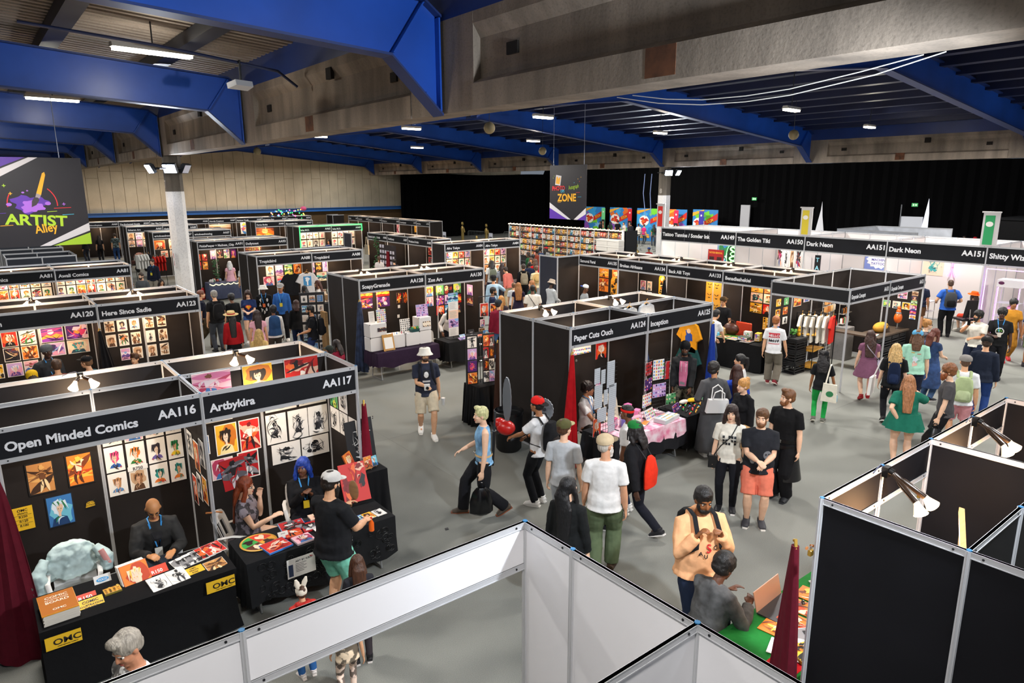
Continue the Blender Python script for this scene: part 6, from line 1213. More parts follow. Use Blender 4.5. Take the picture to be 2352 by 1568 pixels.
person('woman with blonde bun, sunglasses and floral top behind the denim dress',17.8,6.55,340,1.7,PALE,('bun','#a8743c'),('tee','#3a3438','camo'),('jeans','#2c4a7a'),lod=1,fem=True,glasses='dark')
p=person('woman with long straight hair in flowing emerald green top',12.42,4.72,60,1.66,PALE,('long','#a06c46',1.1),('tee','#1c6a56'),('hot','#1c2a50'),lod=0,fem=True,w=1.3,hy=-6,Lh=(-.12,-.16,.95),Rh=(.16,.22,1.42))
carried(p,'flowing_overskirt','gathered green hem of the emerald top over navy shorts','top',[('hem_ruffle',MB().loft([[V((.2+.022*i)*1.25*math.cos(th)*(1+.03*math.sin(9*th)*i),(.15+.02*i)*1.3*math.sin(th)*(1+.03*math.sin(8*th)*i),1.06-.1*i)for th in[2*math.pi*j/36 for j in range(36)]]for i in range(4)]),M('#1c6a56',.8,kind='cloth'))])
p=person('bearded man with glasses in charcoal tee carrying a black bag',13.25,4.4,145,1.79,PALE,('curly','#7a4a28'),('tee','#4a484a'),('shorts','#17181c'),lod=0,glasses='clear',beard=('full','#8a4a26'),hy=8,Lh=(-.3,.1,.78))
carried(p,'plastic_bag','black plastic shopping bag with green dot carried by the charcoal-tee man','bag',[('bag_body',MB().loft([[(-.32+rx*math.cos(a)*(1+.08*math.sin(5*a)),.12+ry*math.sin(a)*(1+.1*math.sin(4*a+z)),z)for a in[2*math.pi*j/20 for j in range(20)]]for z,rx,ry in((.3,.05,.1),(.34,.08,.17),(.5,.09,.17),(.62,.05,.11),(.68,.03,.06))]),M('#101012',.3)),('bag_handle',MB().tube([(-.32,.06,.66),(-.32,.1,.76),(-.32,.14,.76),(-.32,.18,.66)],.01,6),M('#101012',.3)),('green_dot',MB().ell((-.41,.12,.48),(.012,.04,.04),10,6),M('#2a8a5a'))])
p=person('person in white tee and grey cap with sage green backpack and pink shorts',14.25,4.5,58,1.77,FAIR,('buzz','#5a4030'),('tee','#e8e8ec'),('shorts','#dd9aa0'),lod=0,hat=('cap','#8a8682'),w=1.1)
backpack(p,'sage green backpack with a face motif on the white tee','#a9b98a','#b8c69a')
person('man in dark navy shirt and black cap walking away',16.3,4.82,50,1.78,FAIR,('short','#3a2a20'),('long','#1f2636'),('jeans','#26407a'),lod=0,hat=('cap','#1c1c1c'),w=1.12)
p=person('bearded man in off-white tee holding a phone to his face',19.72,6.1,215,1.76,TAN,('curly','#141110'),('tee','#dcd8cc'),('pants','#1a2236'),lod=0,beard=('full','#141110'),Rh=(.1,.24,1.42),Lh=(-.05,.32,1.1),w=1.1,hy=-30)
carried(p,'smartphone','dark phone held up by the man in the off-white tee','phone',[('phone_body',MB().box(.06,.13,.27,.285,1.4,1.54),M('#121214',.2)),('phone_screen',MB().box(.064,.126,.266,.27,1.41,1.53),M('#2a3038',.1))])
p=person('man in black tee with blue lanyard and round green-white print',20.15,5.72,232,1.82,DEEP,('afro','#0f0c0b'),('tee','#1a1b1d'),('pants','#17171b'),lod=0,lanyard='#e6ddd0',Rh=(.12,.28,1.12),w=1.06)
DEC.append((p,[(circ(0,.28,.09,16),'#e6e6e0'),(circ(0,.28,.07,16),'#17181a'),([(-.06,.29),(0,.34),(.06,.29),(0,.26)],'#7ac04a'),(rect2(-.05,.05,.22,.24),'#e6e6e0')],'front'))
person('man in mustard shirt walking past the pink-lit booth',22.45,6.15,250,1.78,BRN2,('curly','#141110'),('tee','#c98a2c'),('pants','#b07a2a'),'#c8202a',lod=1,stride=.4)
person('person in blue patterned top cut by the right picture edge',22.3,5.55,240,1.78,BRN2,('short','#141110'),('tee','#2f4f8a','camo'),('shorts','#5a6a4a'),lod=1)
p=person('man in blue tee and black trousers seen from behind at the tattoo booth',24.6,8.5,65,1.86,FAIR,('buzz','#4a3424'),('tee','#2f5fb8'),('pants','#111114'),'#1a1a1e',lod=1,w=1.2,Rh=(.28,.2,1.05),Lh=(-.28,.2,1.05))
backpack(p,'glossy black and grey backpack on the man in the blue tee','#3a3d40','#0c0d0f',1.05)
person('person in navy tee and brown shorts behind the corner stand',24.9,9.45,55,1.74,TAN,('short','#1a1410'),('tee','#1c2236'),('shorts','#6a4a34'),'#8a6a50',lod=1)
person('person in orange hat seated on the black folding chair',25.9,8.2,60,1.72,PALE,('bob','#3a2a20'),('tee','#e8a8b8'),('shorts','#c8402a'),'#c8c4bc',sit=.46,lod=1,fem=True,hat=('brim','#e2591c'),feet=None)
p=person('smiling man in peach hoodie gripping his black backpack straps',5.6,3.95,258,1.86,'#8a5632',('short','#120e0c'),('hoodie','#efb383'),('jeans','#1f2a40'),'#e6e2de',lod=0,w=1.26,belly=.03,beard=('short','#14100e'),Rh=(.13,.2,1.34),Lh=(-.12,.2,1.33),curl=1.0,hp=16)
backpack(p,'black backpack with wide straps on the man in the peach hoodie','#1c1d20',None,.95,ex=.04)
DEC.append((p,[(s_,'#c8202a')for s_,_ in dtext('S',.12,-.01,.22,'#c8202a')]+dtext('U',.06,.02,.16,'#15151a')+dtext('A',.06,.07,.19,'#15151a')+dtext('C',.06,-.08,.24,'#15151a'),'front'))
person('man with short afro in grey stonewashed denim jacket seated at the green table',5.15,3.52,352,1.78,'#5e3a28',('afro','#0f0c0b'),('jacket','#4c4c4c','denim'),('jeans','#20242e'),sit=.47,lod=0,w=1.12,lean=16,hp=14,Rh=(.16,.42,.84),Lh=(-.1,.42,.86))
person('man in grey beanie with lanyard behind the AA120 counter',.93,16.2,250,1.82,DEEP,('buzz','#100c0a'),('jacket','#35373a'),('pants','#202226'),lod=1,hat=('beanie','#5e6063'),lanyard='#d8642a',Rh=(.3,.2,1.0))
person('brown-haired customer seen from behind at AA120',1.0,15.25,60,1.7,FAIR,('short','#4a3222'),('tee','#7a3a2a'),('jeans','#2a3040'),lod=1)
person('customer in black cap and teal top at AA120',1.5,15.2,110,1.7,FAIR,('short','#6a4a30'),('tee','#1f5a66'),('jeans','#2a3040'),lod=1,hat=('cap','#141416'))
person('small customer in mustard yellow beanie at AA120',.58,14.9,60,1.62,FAIR,('bob','#3a2a1c'),('hoodie','#3a3a40'),('jeans','#2a3040'),lod=1,hat=('beanie','#d8ac1c'))
person('man with brown quiff seated low in booth AA123',2.5,16.4,235,1.72,FAIR,('quiff','#4a2e1c'),('tee','#3a3a40'),('jeans','#2a3040'),sit=.47,lod=1)
person('man in navy tee and olive trousers striding past AA123',5.35,22.2,330,1.82,FAIR,('short','#6a3a26'),('tee','#14182a'),('wide','#4a4030'),'#14110f',lod=1,stride=.6)
p=person('grey-haired man in black tee with black backpack',5.55,21.4,70,1.86,FAIR,('short','#8a867e'),('tee','#161618'),('jeans','#3c4048'),lod=1,w=1.05);backpack(p,'black backpack on the grey-haired man','#151517')
person('person in long black robe and black hood',6.12,21.7,80,1.66,DRK,('afro','#0c0b0d'),('gown','#0e0e11'),None,lod=1)
p=person('woman in navy tee with red and yellow shield print looking at her phone',6.68,21.9,225,1.7,PALE,('long','#33201a'),('tee','#1c2c54'),('hot','#35548a'),'#e0dcd6',lod=1,fem=True,hp=28,Rh=(.06,.3,1.08),Lh=(-.05,.3,1.07),w=1.1)
DEC.append((p,[([(-.1,.3),(-.06,.36),(.06,.36),(.1,.3),(0,.19)],'#d8301c'),([(-.075,.3),(-.045,.34),(.045,.34),(.075,.3),(0,.215)],'#f0b02a')],'front'))
p=person('person in white cap and black sweatshirt with white bone print',7.25,22.15,228,1.78,DEEP,('buzz','#0f0c0a'),('long','#141416'),('pants','#2a2620'),lod=1,hat=('bucket','#e0dcd2'),lanyard='#d8642a')
DEC.append((p,[(blob(x_,z_,.04,k_,10,.5,.7,1.4),'#d8d4cc')for k_,(x_,z_)in enumerate(((-.1,.36),(.1,.36),(-.12,.2),(.12,.2),(-.06,.06),(.07,.05),(0,-.02)))],'front'))
person('man in blue sweater and grey cap with yellow badge',7.62,21.6,225,1.86,BRN2,('buzz','#14100d'),('long','#2a5a9e'),('pants','#17171b'),'#e0dcd6',lod=1,hat=('cap','#9a9896'),lanyard='#d8c83a',hp=12)
person('person in straw boater with long black hair and red cardigan',5.2,18.6,62,1.65,TAN,('long','#15110f',1.4),('long','#b01c22'),('skirt','#17171a'),lod=1,fem=True,hat=('brim','#d9bd82','#a81c22'),lean=4)
person('person in pink sundress with pink hair clips seen from behind',5.8,18.4,60,1.65,FAIR,('long','#2c1a16'),('dress','#e6a9b8','cloth',.5),None,lod=1,fem=True)
person('person in blue puffer vest over white sleeves',6.36,18.75,62,1.66,DRK,('afro','#0f0d0e'),[('long','#dcd8d2'),('vest','#27466e')],('pants','#4a4238'),lod=1)
person('blonde person in beige jacket sitting in the aisle behind AA117',5.5,17.45,60,1.66,PALE,('longwavy','#b08e52',.7),('jacket','#d8b878'),('jeans','#4a5a78'),sit=.45,lod=1,fem=True)
person('woman with short dark brown hair in black top beside the tee display',7.3,19.5,50,1.62,FAIR,('bob','#33160f',.6),('long','#131315'),('jeans','#1c2a4a'),lod=1,fem=True)
p=person('dark-haired man in black tee and jeans facing left',6.98,17.6,140,1.76,TAN,('short','#15110f'),('tee','#15161a'),('jeans','#1f2f58'),lod=1,w=1.08,beard=('short','#15110f'),Lh=(-.1,.3,1.02));backpack(p,'bulky black backpack on the man facing left','#15161a')
person('woman with long brown hair in white blouse at AA88',9.35,22.75,130,1.68,FAIR,('long','#4a2418'),('long','#e0dcd8'),('skirt','#1c1c20'),lod=1,fem=True)
person('dark-haired woman in patterned top at AA88',8.7,22.35,100,1.6,FAIR,('bob','#14100f'),('tee','#2a2628','camo'),('skirt','#2a2a2e'),lod=1,fem=True)
person('person with dark hair in maroon top sitting beside AA128',6.7,15.4,120,1.6,DRK,('bob','#1c100e'),('tee','#8a1f36'),('jeans','#20242e'),sit=.4,lod=1,fem=True)
person('person in dark green cap sitting beside AA128',6.3,14.9,110,1.6,DRK,('buzz','#1c100e'),('tee','#23282a'),('jeans','#20242e'),sit=.4,lod=1,hat=('cap','#2a302c'))
person('person with white hair in pink frilly dress at AA91',9.0,31.7,55,1.62,PALE,('bob','#e8e6ea'),('dress','#eab4c4','cloth',.62),('tights','#3a2a2a'),'#141416',lod=1,fem=True)
person('dark-haired seller in black top behind the AA91 table',9.3,33.0,235,1.62,PALE,('bob','#2a1814'),('long','#241a1c'),('pants','#1c1c20'),sit=.5,lod=2,fem=True)
p=person('person in white tee with black backpack at AA91',8.95,29.6,75,1.75,FAIR,('short','#2a1c14'),('tee','#e4e2e0'),('jeans','#3a5a9a'),lod=2);backpack(p,'black backpack at the AA88 end panel','#17171a')
person('man in charcoal tee with white lettering looking left',4.9,28.5,200,1.76,PALE,('short','#3a2a20'),('tee','#53575a'),('jeans','#2a3040'),lod=1,beard=('short','#3a2a20'))
person('tall man in navy jacket with blue lanyard by the column',6.2,33.2,200,1.8,PALE,('short','#3a2c22'),('jacket','#1a2030'),('pants','#8a8478'),lod=1,lanyard='#d8c83a')
person('child with dark hair below the lanyard man',5.4,27.8,260,1.55,FAIR,('bob','#1c1410'),('tee','#c8b8a0'),('jeans','#2a3040'),lod=1,fem=True)
person('brown-haired head behind the AA81 end panel',4.45,27.9,210,1.5,FAIR,('short','#5a4030'),('tee','#c9a88a'),('jeans','#2a3040'),lod=1)
person('man in checked shirt and jeans at the far bright stall',7.75,52.6,60,1.82,FAIR,('short','#3a2c22'),('tee','#5a6a6a','camo'),('jeans','#2c4a78'),lod=2)
person('woman in black with hand on hip at the far bright stall',6.9,53.2,60,1.68,FAIR,('long','#241814'),('tee','#17171a'),('pants','#17171a'),lod=2,fem=True)
person('woman in black beside the far bright stall',6.15,53.6,80,1.66,FAIR,('long','#241814'),('long','#1c1c20'),('jeans','#2a2e3a'),lod=2,fem=True)
person('person in white at the far green-lit stalls',14.2,46.5,60,1.68,TAN,('bob','#3a2018'),('tee','#d8d4cc'),('pants','#3a3a40'),lod=2,fem=True)
person('dark-haired figure inside the green-lit booth',17.4,40.3,230,1.62,TAN,('long','#15110f'),('tee','#2a3a6a'),('pants','#1c1c20'),lod=2,fem=True)
person('person in pale blue tee at the leafy stall',13.9,30.3,45,1.68,FAIR,('bob','#5a3a24'),('tee','#8ab4cc'),('jeans','#3a4a6a'),lod=2,fem=True)
person('person in white at the leafy stall table',15.2,29.5,60,1.6,FAIR,('pony','#4a3020'),('tee','#d8d0cc'),('jeans','#3a4a6a'),lod=2,fem=True)
person('person with dark hair low at the leafy stall',15.4,28.4,60,1.55,FAIR,('short','#1c1410'),('tee','#3a3438'),('jeans','#3a4a6a'),lod=2)
person('woman in white blouse leaning behind the AA130 table',10.4,16.15,250,1.7,DRK,('long','#100d0d'),('long','#e4e1de'),('pants','#1c1c22'),lod=1,fem=True,lean=22,Rh=(.28,.25,.9))
person('person in black cap and maroon jacket at the AA130 corner',11.4,15.1,60,1.76,FAIR,('short','#14110f'),('jacket','#7a1830'),('jeans','#4a6a9a'),lod=1,hat=('cap','#2a3036'),hy=-30)
person('bearded man in navy tee facing right near AA130',12.75,17.2,330,1.75,TAN,('short','#1c1410'),('tee','#1c2440'),('jeans','#2a3040'),lod=1,beard=('short','#1c1410'))
person('person with ginger-blonde hair behind the maroon jacket',12.25,16.1,40,1.66,FAIR,('long','#b07a3a'),('tee','#3a3036'),('jeans','#2a3040'),lod=1,fem=True)
person('dark-haired man in black at the left of the packed aisle',12.9,18.3,300,1.76,TAN,('short','#15110f'),('jacket','#17181c'),('pants','#17181c'),lod=1)
person('man in pale blue shirt and dark cap with raised arm',14.2,19.1,60,1.82,TAN,('short','#15110f'),('long','#a9c4d6'),('jeans','#8ab0c4'),lod=1,hat=('cap','#1c1a1c'),Rh=(.25,.3,1.35))
person('boy in plain white tee in the packed aisle',14.9,18.85,40,1.52,FAIR,('short','#6a4a30'),('tee','#dedee0'),('shorts','#2a2a30'),lod=1)
person('woman with long golden-brown hair in dark backless dress',14.35,17.9,55,1.67,FAIR,('longwavy','#8e5a2a'),('dress','#241c30','cloth',.3),None,lod=1,fem=True)
p=person('man in cream tee with dark crossbody strap in the packed aisle',13.85,16.55,60,1.8,DRK,('buzz','#14100e'),('tee','#ddd6ca'),('pants','#2a2a30'),lod=1,w=1.15)
carried(p,'crossbody_bag','dark crossbody strap bag on the cream tee','bag',[('strap',MB().tube([(-.14,-.05,1.45),(-.05,-.15,1.3),(.12,-.16,1.05),(.2,-.04,.95)],[(.005,.016)]*4,6),M('#2a2018')),('bag_body',MB().box(.18,.28,-.08,.08,.8,.98),M('#2a2018',.6))])
person('man in pale grey sweatshirt and knitted bucket hat by the navy panel',15.2,17.2,0,1.78,DEEP,('buzz','#14100e'),('long','#b4b8bb'),('pants','#a8acb0'),lod=1,hat=('bucket','#a8998a'),hp=25,Rh=(.1,.3,1.0),Lh=(-.1,.3,1.0),beard=('short','#14100e'))
person('ginger person in dark green jacket in the packed aisle',15.0,17.95,150,1.68,PALE,('bob','#9a6438'),('jacket','#1f4a3c'),('jeans','#2a3040'),lod=1,fem=True)
p=person('person in white tee with olive backpack at the crowded corner stall',17.3,23.4,70,1.76,BRN2,('dreads','#14100e'),('tee','#e0e2e0'),('jeans','#2a3040'),lod=1);backpack(p,'olive grey backpack on the white tee at the corner stall','#6a7060')
person('woman with very long dark ponytail in grey tee',17.1,22.4,60,1.72,TAN,('long','#2a1814',1.2),('tee','#8a929c'),('jeans','#3a4252'),lod=1,fem=True)
p=person('person in black hoodie with taupe backpack in the aisle',17.5,21.5,60,1.76,TAN,('short','#2a1c14'),('hoodie','#131316'),('pants','#17171c'),lod=1);backpack(p,'taupe backpack on the black hoodie','#857a66')
person('person in salmon shirt bending at the corner stall',16.95,21.7,95,1.7,FAIR,('short','#2a1c14'),('long','#c46a5e'),('pants','#b8a888'),lod=1,lean=20)
person('man in navy coat with tan strap in the packed aisle',18.4,22.2,60,1.74,DEEP,('buzz','#14100e'),('jacket','#18223a'),('jeans','#23304a'),lod=1)
p=person('person in beige top with straw hat hanging on their back',17.85,21.1,60,1.7,FAIR,('short','#5a4030'),('tee','#d8c8a0'),('wide','#c8ccd0'),lod=1)
carried(p,'straw_hat','straw hat hanging on the back of the beige top','hat',[('hat_brim',MB().lathe([(.2,0),(.2,.01),(.1,.02)],20,0,Matrix.Translation((0,-.2,1.25))@Matrix.Rotation(R(90),4,'X')),M('#c9a76a',.8)),('hat_crown',MB().lathe([(.105,.0),(.1,.07),(.001,.09)],18,0,Matrix.Translation((0,-.2,1.25))@Matrix.Rotation(R(90),4,'X')),M('#c9a76a',.8))])
rc=random.Random(31)
CR=[(19.4,23.0,'#c01c20','red jacket'),(19.9,23.9,'#17171a','black hooded coat'),(20.6,24.6,'#d8d4ce','white hooded top'),(21.4,25.9,'#1f5a34','dark green sweater'),(22.2,26.2,'#8a3a2a','rust cardigan'),(23.0,26.9,'#2a3a5a','slate blue jacket'),(24.0,27.6,'#8a8a88','grey hoodie and red cap'),(21.2,28.2,'#1a1c24','black coat'),(20.3,27.2,'#26324e','navy parka'),(22.6,30.2,'#a04a3a','brick red shirt'),(24.4,30.5,'#d0ccc4','off-white sweater'),(19.8,29.4,'#c8c2b8','pale beige tee'),(21.0,30.8,'#3a3436','charcoal tee'),(23.4,32.6,'#5a3a5a','plum top')]
for i,(cx,cy,cl,nm)in enumerate(CR):
 person(f'small crowd figure in {nm} before the comic rack wall',cx,cy,rc.choice((50,20,90,140,230)),rc.uniform(1.62,1.8),rc.choice((FAIR,TAN,BRN2,DRK)),(rc.choice(('short','long','bob','short')),rc.choice(('#14100e','#2a1a14','#4a3020'))),(rc.choice(('tee','jacket','long')),cl),('pants',rc.choice(('#1c1c22','#2a3448','#3a3230'))),lod=2,fem=rc.random()<.4,hat=('cap','#b02028')if 'red cap' in nm else None)
person('person in blue and white cap and grey tee at AA135',15.6,16.0,300,1.7,DRK,('buzz','#14100e'),('tee','#8e9498'),('jeans','#2a3040'),lod=1,hat=('capback','#e8e8ec','#2a4aa0'),hp=20)
person('man in white tee reaching over the AA133 table',14.75,10.5,14,1.76,FAIR,('short','#15110f'),('tee','#dcdcde'),('jeans','#3a4a6a'),'#2a4a8a',lod=1,lean=18,Rh=(.1,.52,.86),Lh=(-.1,.4,.9))
person('seller in brown cap, glasses and black tee behind the AA133 table',16.75,11.5,200,1.74,FAIR,('short','#6a4a30'),('tee','#17171a'),('jeans','#2a3040'),lod=1,hat=('capback','#4a3a26'),glasses='clear',hp=15)
FARP=[(44.6,43.9,'#17181a','black tee'),(44.8,42.9,'#2a4a34','green top'),(44.7,41.9,'#131316','black coat'),(44.5,41.0,'#c8bcae','pale headscarf'),(44.6,40.3,'#222228','dark jacket'),(44.0,38.3,'#c8286a','magenta top'),(44.0,38.9,'#d8d2c4','cream top'),(43.6,36.9,'#1f4a38','bottle green hoodie'),(43.2,36.2,'#1a1f2c','navy raincoat'),(43.4,34.8,'#d8742a','orange vest'),(44.9,36.6,'#17181c','black jersey'),(44.5,32.9,'#17181a','black shirt'),(44.6,32.3,'#2a62b8','bright blue tee'),(44.5,31.8,'#d8cdb0','cream tee'),(44.7,31.2,'#17181a','black dress'),(44.8,30.6,'#1c1418','dark top'),(44.6,29.9,'#241a18','brown-black top'),(44.5,28.9,'#15161a','black backpack top'),(44.9,28.4,'#b8d0d8','ice blue shirt'),(44.9,27.7,'#8a8a84','grey shirt'),(44.2,26.4,'#9cc4e2','sky blue shirt'),(44.6,25.4,'#b06a80','pink checked shirt')]
for i,(cx,cy,cl,nm)in enumerate(FARP):
 person(f'tiny far figure in {nm} by the photo backdrops',cx,cy,rc.choice((40,10,70,180)),rc.uniform(1.64,1.84),rc.choice((FAIR,TAN,BRN2,DRK)),(rc.choice(('short','long','buzz')),rc.choice(('#14100e','#2a1a14'))),(rc.choice(('tee','long')),cl),('pants',rc.choice(('#1c1c22','#2a3448'))),lod=2,face3=False,fem=rc.random()<.4)
for i,(cx,cy,cl,nm)in enumerate(((46.2,15.6,'#17171a','black camisole'),(46.6,15.0,'#2f8f8a','teal print tee'),(46.0,14.6,'#17181a','plain black tee'),(46.8,14.2,'#1c1c20','black tee and beard'),(46.9,16.2,'#c9c6c0','white tee'),(47.0,15.3,'#a82028','red cap'),(45.6,14.4,'#3a3a42','charcoal tee'))):
 person(f'small standing onlooker in {nm} by the shiny drape at far right',cx,cy,rc.choice((200,240,260)),rc.uniform(1.66,1.84),rc.choice((FAIR,TAN)),(rc.choice(('short','long')),'#2a1a14'),('tee',cl),('pants','#1c1c22'),lod=2,fem=rc.random()<.4,hat=('cap','#c02028')if 'red cap' in nm else None)
p=person('person in red top and blue cap near the gold bust',30.6,26.2,200,1.6,TAN,('short','#14100e'),('tee','#b8202e'),('jeans','#2a5aa0'),sit=.5,lod=2,hat=('cap','#4a6ab0'))
person('person in maroon baseball jersey beside the red aisle sign',27.6,22.6,230,1.72,BRN2,('short','#14100e'),('tee','#7a1422'),('jeans','#3a3a8a'),lod=2)
bake_pending()
for q in DEC:decal(*q)
# ------------------------------------------------------------------ tables, cloths and everything on them
def table(label,x0,x1,y0,y1,h=.74,top='#d8d6d2'):
 t=thing('folding_table',label,'table',((x0+x1)/2,(y0+y1)/2,0),0,'folding tables');a,b=(x1-x0)/2,(y1-y0)/2
 MB().bbox(-a,a,-b,b,h-.04,h,.008).build('tabletop',M(top,.5),t,smooth=False)
 lg=M('#a5a6a8',.35,.7);ax=a>b
 for s in(-1,1):
  mb=MB()
  if ax:
   for q in(-1,1):mb.tube([(s*(a-.14),q*(b-.1),h-.04),(s*(a-.12),q*(b-.1),.25),(s*(a-.12),q*(b-.05),.02)],.013,8)
   mb.tube([(s*(a-.12),-b+.06,.02),(s*(a-.12),b-.06,.02)],.013,8)
  else:
   for q in(-1,1):mb.tube([(q*(a-.1),s*(b-.14),h-.04),(q*(a-.1),s*(b-.12),.25),(q*(a-.05),s*(b-.12),.02)],.013,8)
   mb.tube([(-a+.06,s*(b-.12),.02),(a-.06,s*(b-.12),.02)],.013,8)
  mb.build('leg',lg,t)
 return t
def cloth(label,x0,x1,y0,y1,h,zb,mat,rip=.02,stretch=False,cat='tablecloth',seed=1,name='tablecloth',pts=None):
 rnd=random.Random(seed);per=[];n=22
 g=.012
 for i in range(n):per.append((x0-g+(x1-x0+2*g)*i/n,y0-g,0,-1))
 for i in range(n):per.append((x1+g,y0-g+(y1-y0+2*g)*i/n,1,0))
 for i in range(n):per.append((x1+g-(x1-x0+2*g)*i/n,y1+g,0,1))
 for i in range(n):per.append((x0-g,y1+g-(y1-y0+2*g)*i/n,-1,0))
 ph=rnd.uniform(0,6);cx,cy=(x0+x1)/2,(y0+y1)/2;rings=[]
 zz=lambda i:zb+(.03*math.sin(i*.35+ph)+.02*math.sin(i*.9)if not stretch else.012)
 for u in(1,.75,.5,.25,.06,0):
  r=[]
  for i,(x,y,nx,ny)in enumerate(per):
   z=h+.006-(h+.006-zz(i))*u;k=u**.7
   if stretch:o=-.10*math.sin(math.pi*u)*(1-abs((i%n)/n-.5)*1.2)+.02*u
   else:o=rip*k*(1.1+math.sin(i*1.3+ph)+.6*math.sin(i*.47+2*ph))+.01*k
   r.append((x+nx*o,y+ny*o,z))
  rings.append(r)
 rings.append([(cx+(x-cx)*.97,cy+(y-cy)*.95,h+.009)for x,y,*_ in per])
 mb=MB();mb.loft(rings,cap=False);k=len(mb.v)-len(per);mb.f.append(tuple(range(k,k+len(per))));mb.m.append(0)
 return tag(mb.build(name,mat),label,cat,'table coverings')
BLKC=M('#101012',.85,kind='cloth')
DAM=M('#17181a',.6,kind='cloth')
def slab(label,cat,x,y,z,w,d,t_,col,rz=0,name='card',tilt=0,lines=None,lcol='#1a1510',art=None,group=None,edge=None):
 """a sheet, book or board lying or tilted on a surface; optional lettering lines (text, size, y) or art (kind, palette)"""
 th=thing(name,label,cat,(x,y,z),0,group,(R(tilt),0,R(rz)))
 MB().box(-w/2,w/2,-d/2,d/2,0,t_).build('board' if t_>.008 else 'sheet',M(edge or col,.55),th,smooth=False)
 if art:
  mb,cols=art_mesh(w*.96,d*.96,art[0],art[1],art[2]if len(art)>2 else ARTN[0]+7,0,.001);ARTN[0]+=1;mb.build('printed_face',cols,th,(0,0,t_),smooth=False)
 elif edge:MB().box(-w*.49,w*.49,-d*.49,d*.49,t_,t_+.001).build('printed_face',M(col,.55),th,smooth=False)
 if lines:
  mb=MB();[text(mb,s,q,Matrix.Translation((0,yy,t_+.0025)),0,'c',*([sx]if sx else[]))for s,q,yy,sx in[(l+(None,))[:4]if len(l)<4 else l for l in lines]]
  mb.build('lettering',M(lcol,.55),th,smooth=False)
 return th
# ---- AA116 table
table('folding table of booth AA116 under its stretched black cover',0.05,1.80,7.36,8.03)
cloth('stretched black cover on the AA116 table, curving in at its sides',.02,1.83,7.34,8.05,.742,.01,M('#0e0e10',.8,kind='cloth'),stretch=True)
T=.752
for k in range(9):
 slab(f'grey-edged comic in the tall stack at left of AA116, {ORD[k]} from bottom','comic',.20+.004*(k%3),7.60+.003*(k%2),T+.012*k,.30,.40,.011,'#d9d2c6',2,'comic_book',group='stack at the left end of the AA116 table')
slab('orange-framed comic board on top of the tall stack at the left of AA116','comic',.20,7.60,T+.108,.31,.41,.012,'#b86a1c',2,'comic_book',edge='#e59a2a',lines=[('COMIC',.06,.1),('ILLUSTRATION',.03,.06),('BOARD',.06,-.0),('OMC',.05,-.15)],lcol='#f3e6cf')
slab('red R150 price card behind the yellow one on the AA116 table','sign',.44,7.72,T,.20,.1,.004,'#d8452a',3,'price_card',30,lines=[('R150',.06,-.025)],lcol='#f4ece4')
slab('yellow price card reading COMIC ILLUSTRATION R350','sign',.47,7.52,T,.23,.2,.004,'#e8b820',3,'price_card',22,lines=[('COMIC',.045,.045),('ILLUSTRATION',.032,.005),('BOARD',.035,-.03),('R350',.055,-.085)])
t=slab('white card payment sign with blue oval on the AA116 table','sign',.63,7.93,T,.16,.17,.004,'#e6e4e0',3,'payment_sign',62,lines=[('VISA',.018,-.035)],lcol='#d0302a')
MB().prism([(.06*math.cos(a),.035+.022*math.sin(a),.005)for a in[2*math.pi*i/20 for i in range(20)]],(0,0,.001)).build('logo_oval',M('#2a9ad8',.5),t,smooth=False)
mb=MB();text(mb,'YOCO',.03,Matrix.Translation((0,.024,.0075)),0,'c');mb.build('lettering',M('#f4f4f4'),t,smooth=False)
slab('pile of small black and gold name cards on the AA116 table','cards',.68,7.68,T,.16,.12,.02,'#8a7a2a',4,'business_cards',art=('cards','gold'))
for k in range(4):
 slab(f'white-spined comic leaning in the upright bundle at the middle of AA116, {ORD[k]} from the back','comic',.90+.004*k,7.80-.016*k,T+.02,.27,.36,.012,'#e2ded6',8,'comic_book',48,group='upright comics at the middle of the AA116 table')
slab('front comic of the upright bundle with orange lion artwork','comic',.925,7.735,T+.02,.27,.37,.012,'#d8703a',8,'comic_book',48,art=('portrait','orange',5))
slab('red card reading R150 R80 beside the open book','sign',1.13,7.75,T,.22,.2,.004,'#d8452a',6,'price_card',34,lines=[('R150',.055,.01),('R80',.045,-.06)],lcol='#f4ece4')
for s,pl in((-1,'bw'),(1,'bw')):
 if s<0:tb=thing('open_book','open sketchbook of black and white panels at the front edge of AA116','book',(1.19,7.52,T),0,None,(R(10),0,R(8)))
 mb,cols=art_mesh(.19,.26,'ink' if s<0 else 'figure','bw',70+s,.01,.014);mb.build('page',cols,tb,(s*.097,0,.004),smooth=False)
slab('yellow price card reading PRINTS R250 R120 R100 on the AA116 table','sign',1.46,7.52,T,.2,.19,.004,'#e8b820',8,'price_card',12,lines=[('OMC',.03,.06),('PRINTS',.03,.025),('R250',.03,-.01),('R120',.03,-.045),('R100',.03,-.08)])
slab('brown battle scene print at the right front corner of AA116','print',1.68,7.52,T,.22,.22,.006,'#e8ddd0',8,'art_print',10,art=('figure','brown'),edge='#efe8dc')
for k in range(6):
 slab(f'{["grey", "red"][k > 3]} print in the fanned row on the AA116 table, {ORD[k]} from the left','print',1.40+.07*k,7.80+.018*k,T+.004+.004*k,.22,.24,.003,'#e2ded8',12,'art_print',6,art=('portrait' if k<5 else 'abstract','bw' if k<4 else 'red'),group='fanned prints on the AA116 table')
t=slab('black drawing tablet in front of the bald man','tablet',1.22,8.0,T,.36,.2,.01,'#141416',10,'drawing_tablet',8);MB().box(-.15,.15,-.07,.085,.0105,.0115).build('screen',M('#2a3038',.2),t,smooth=False)
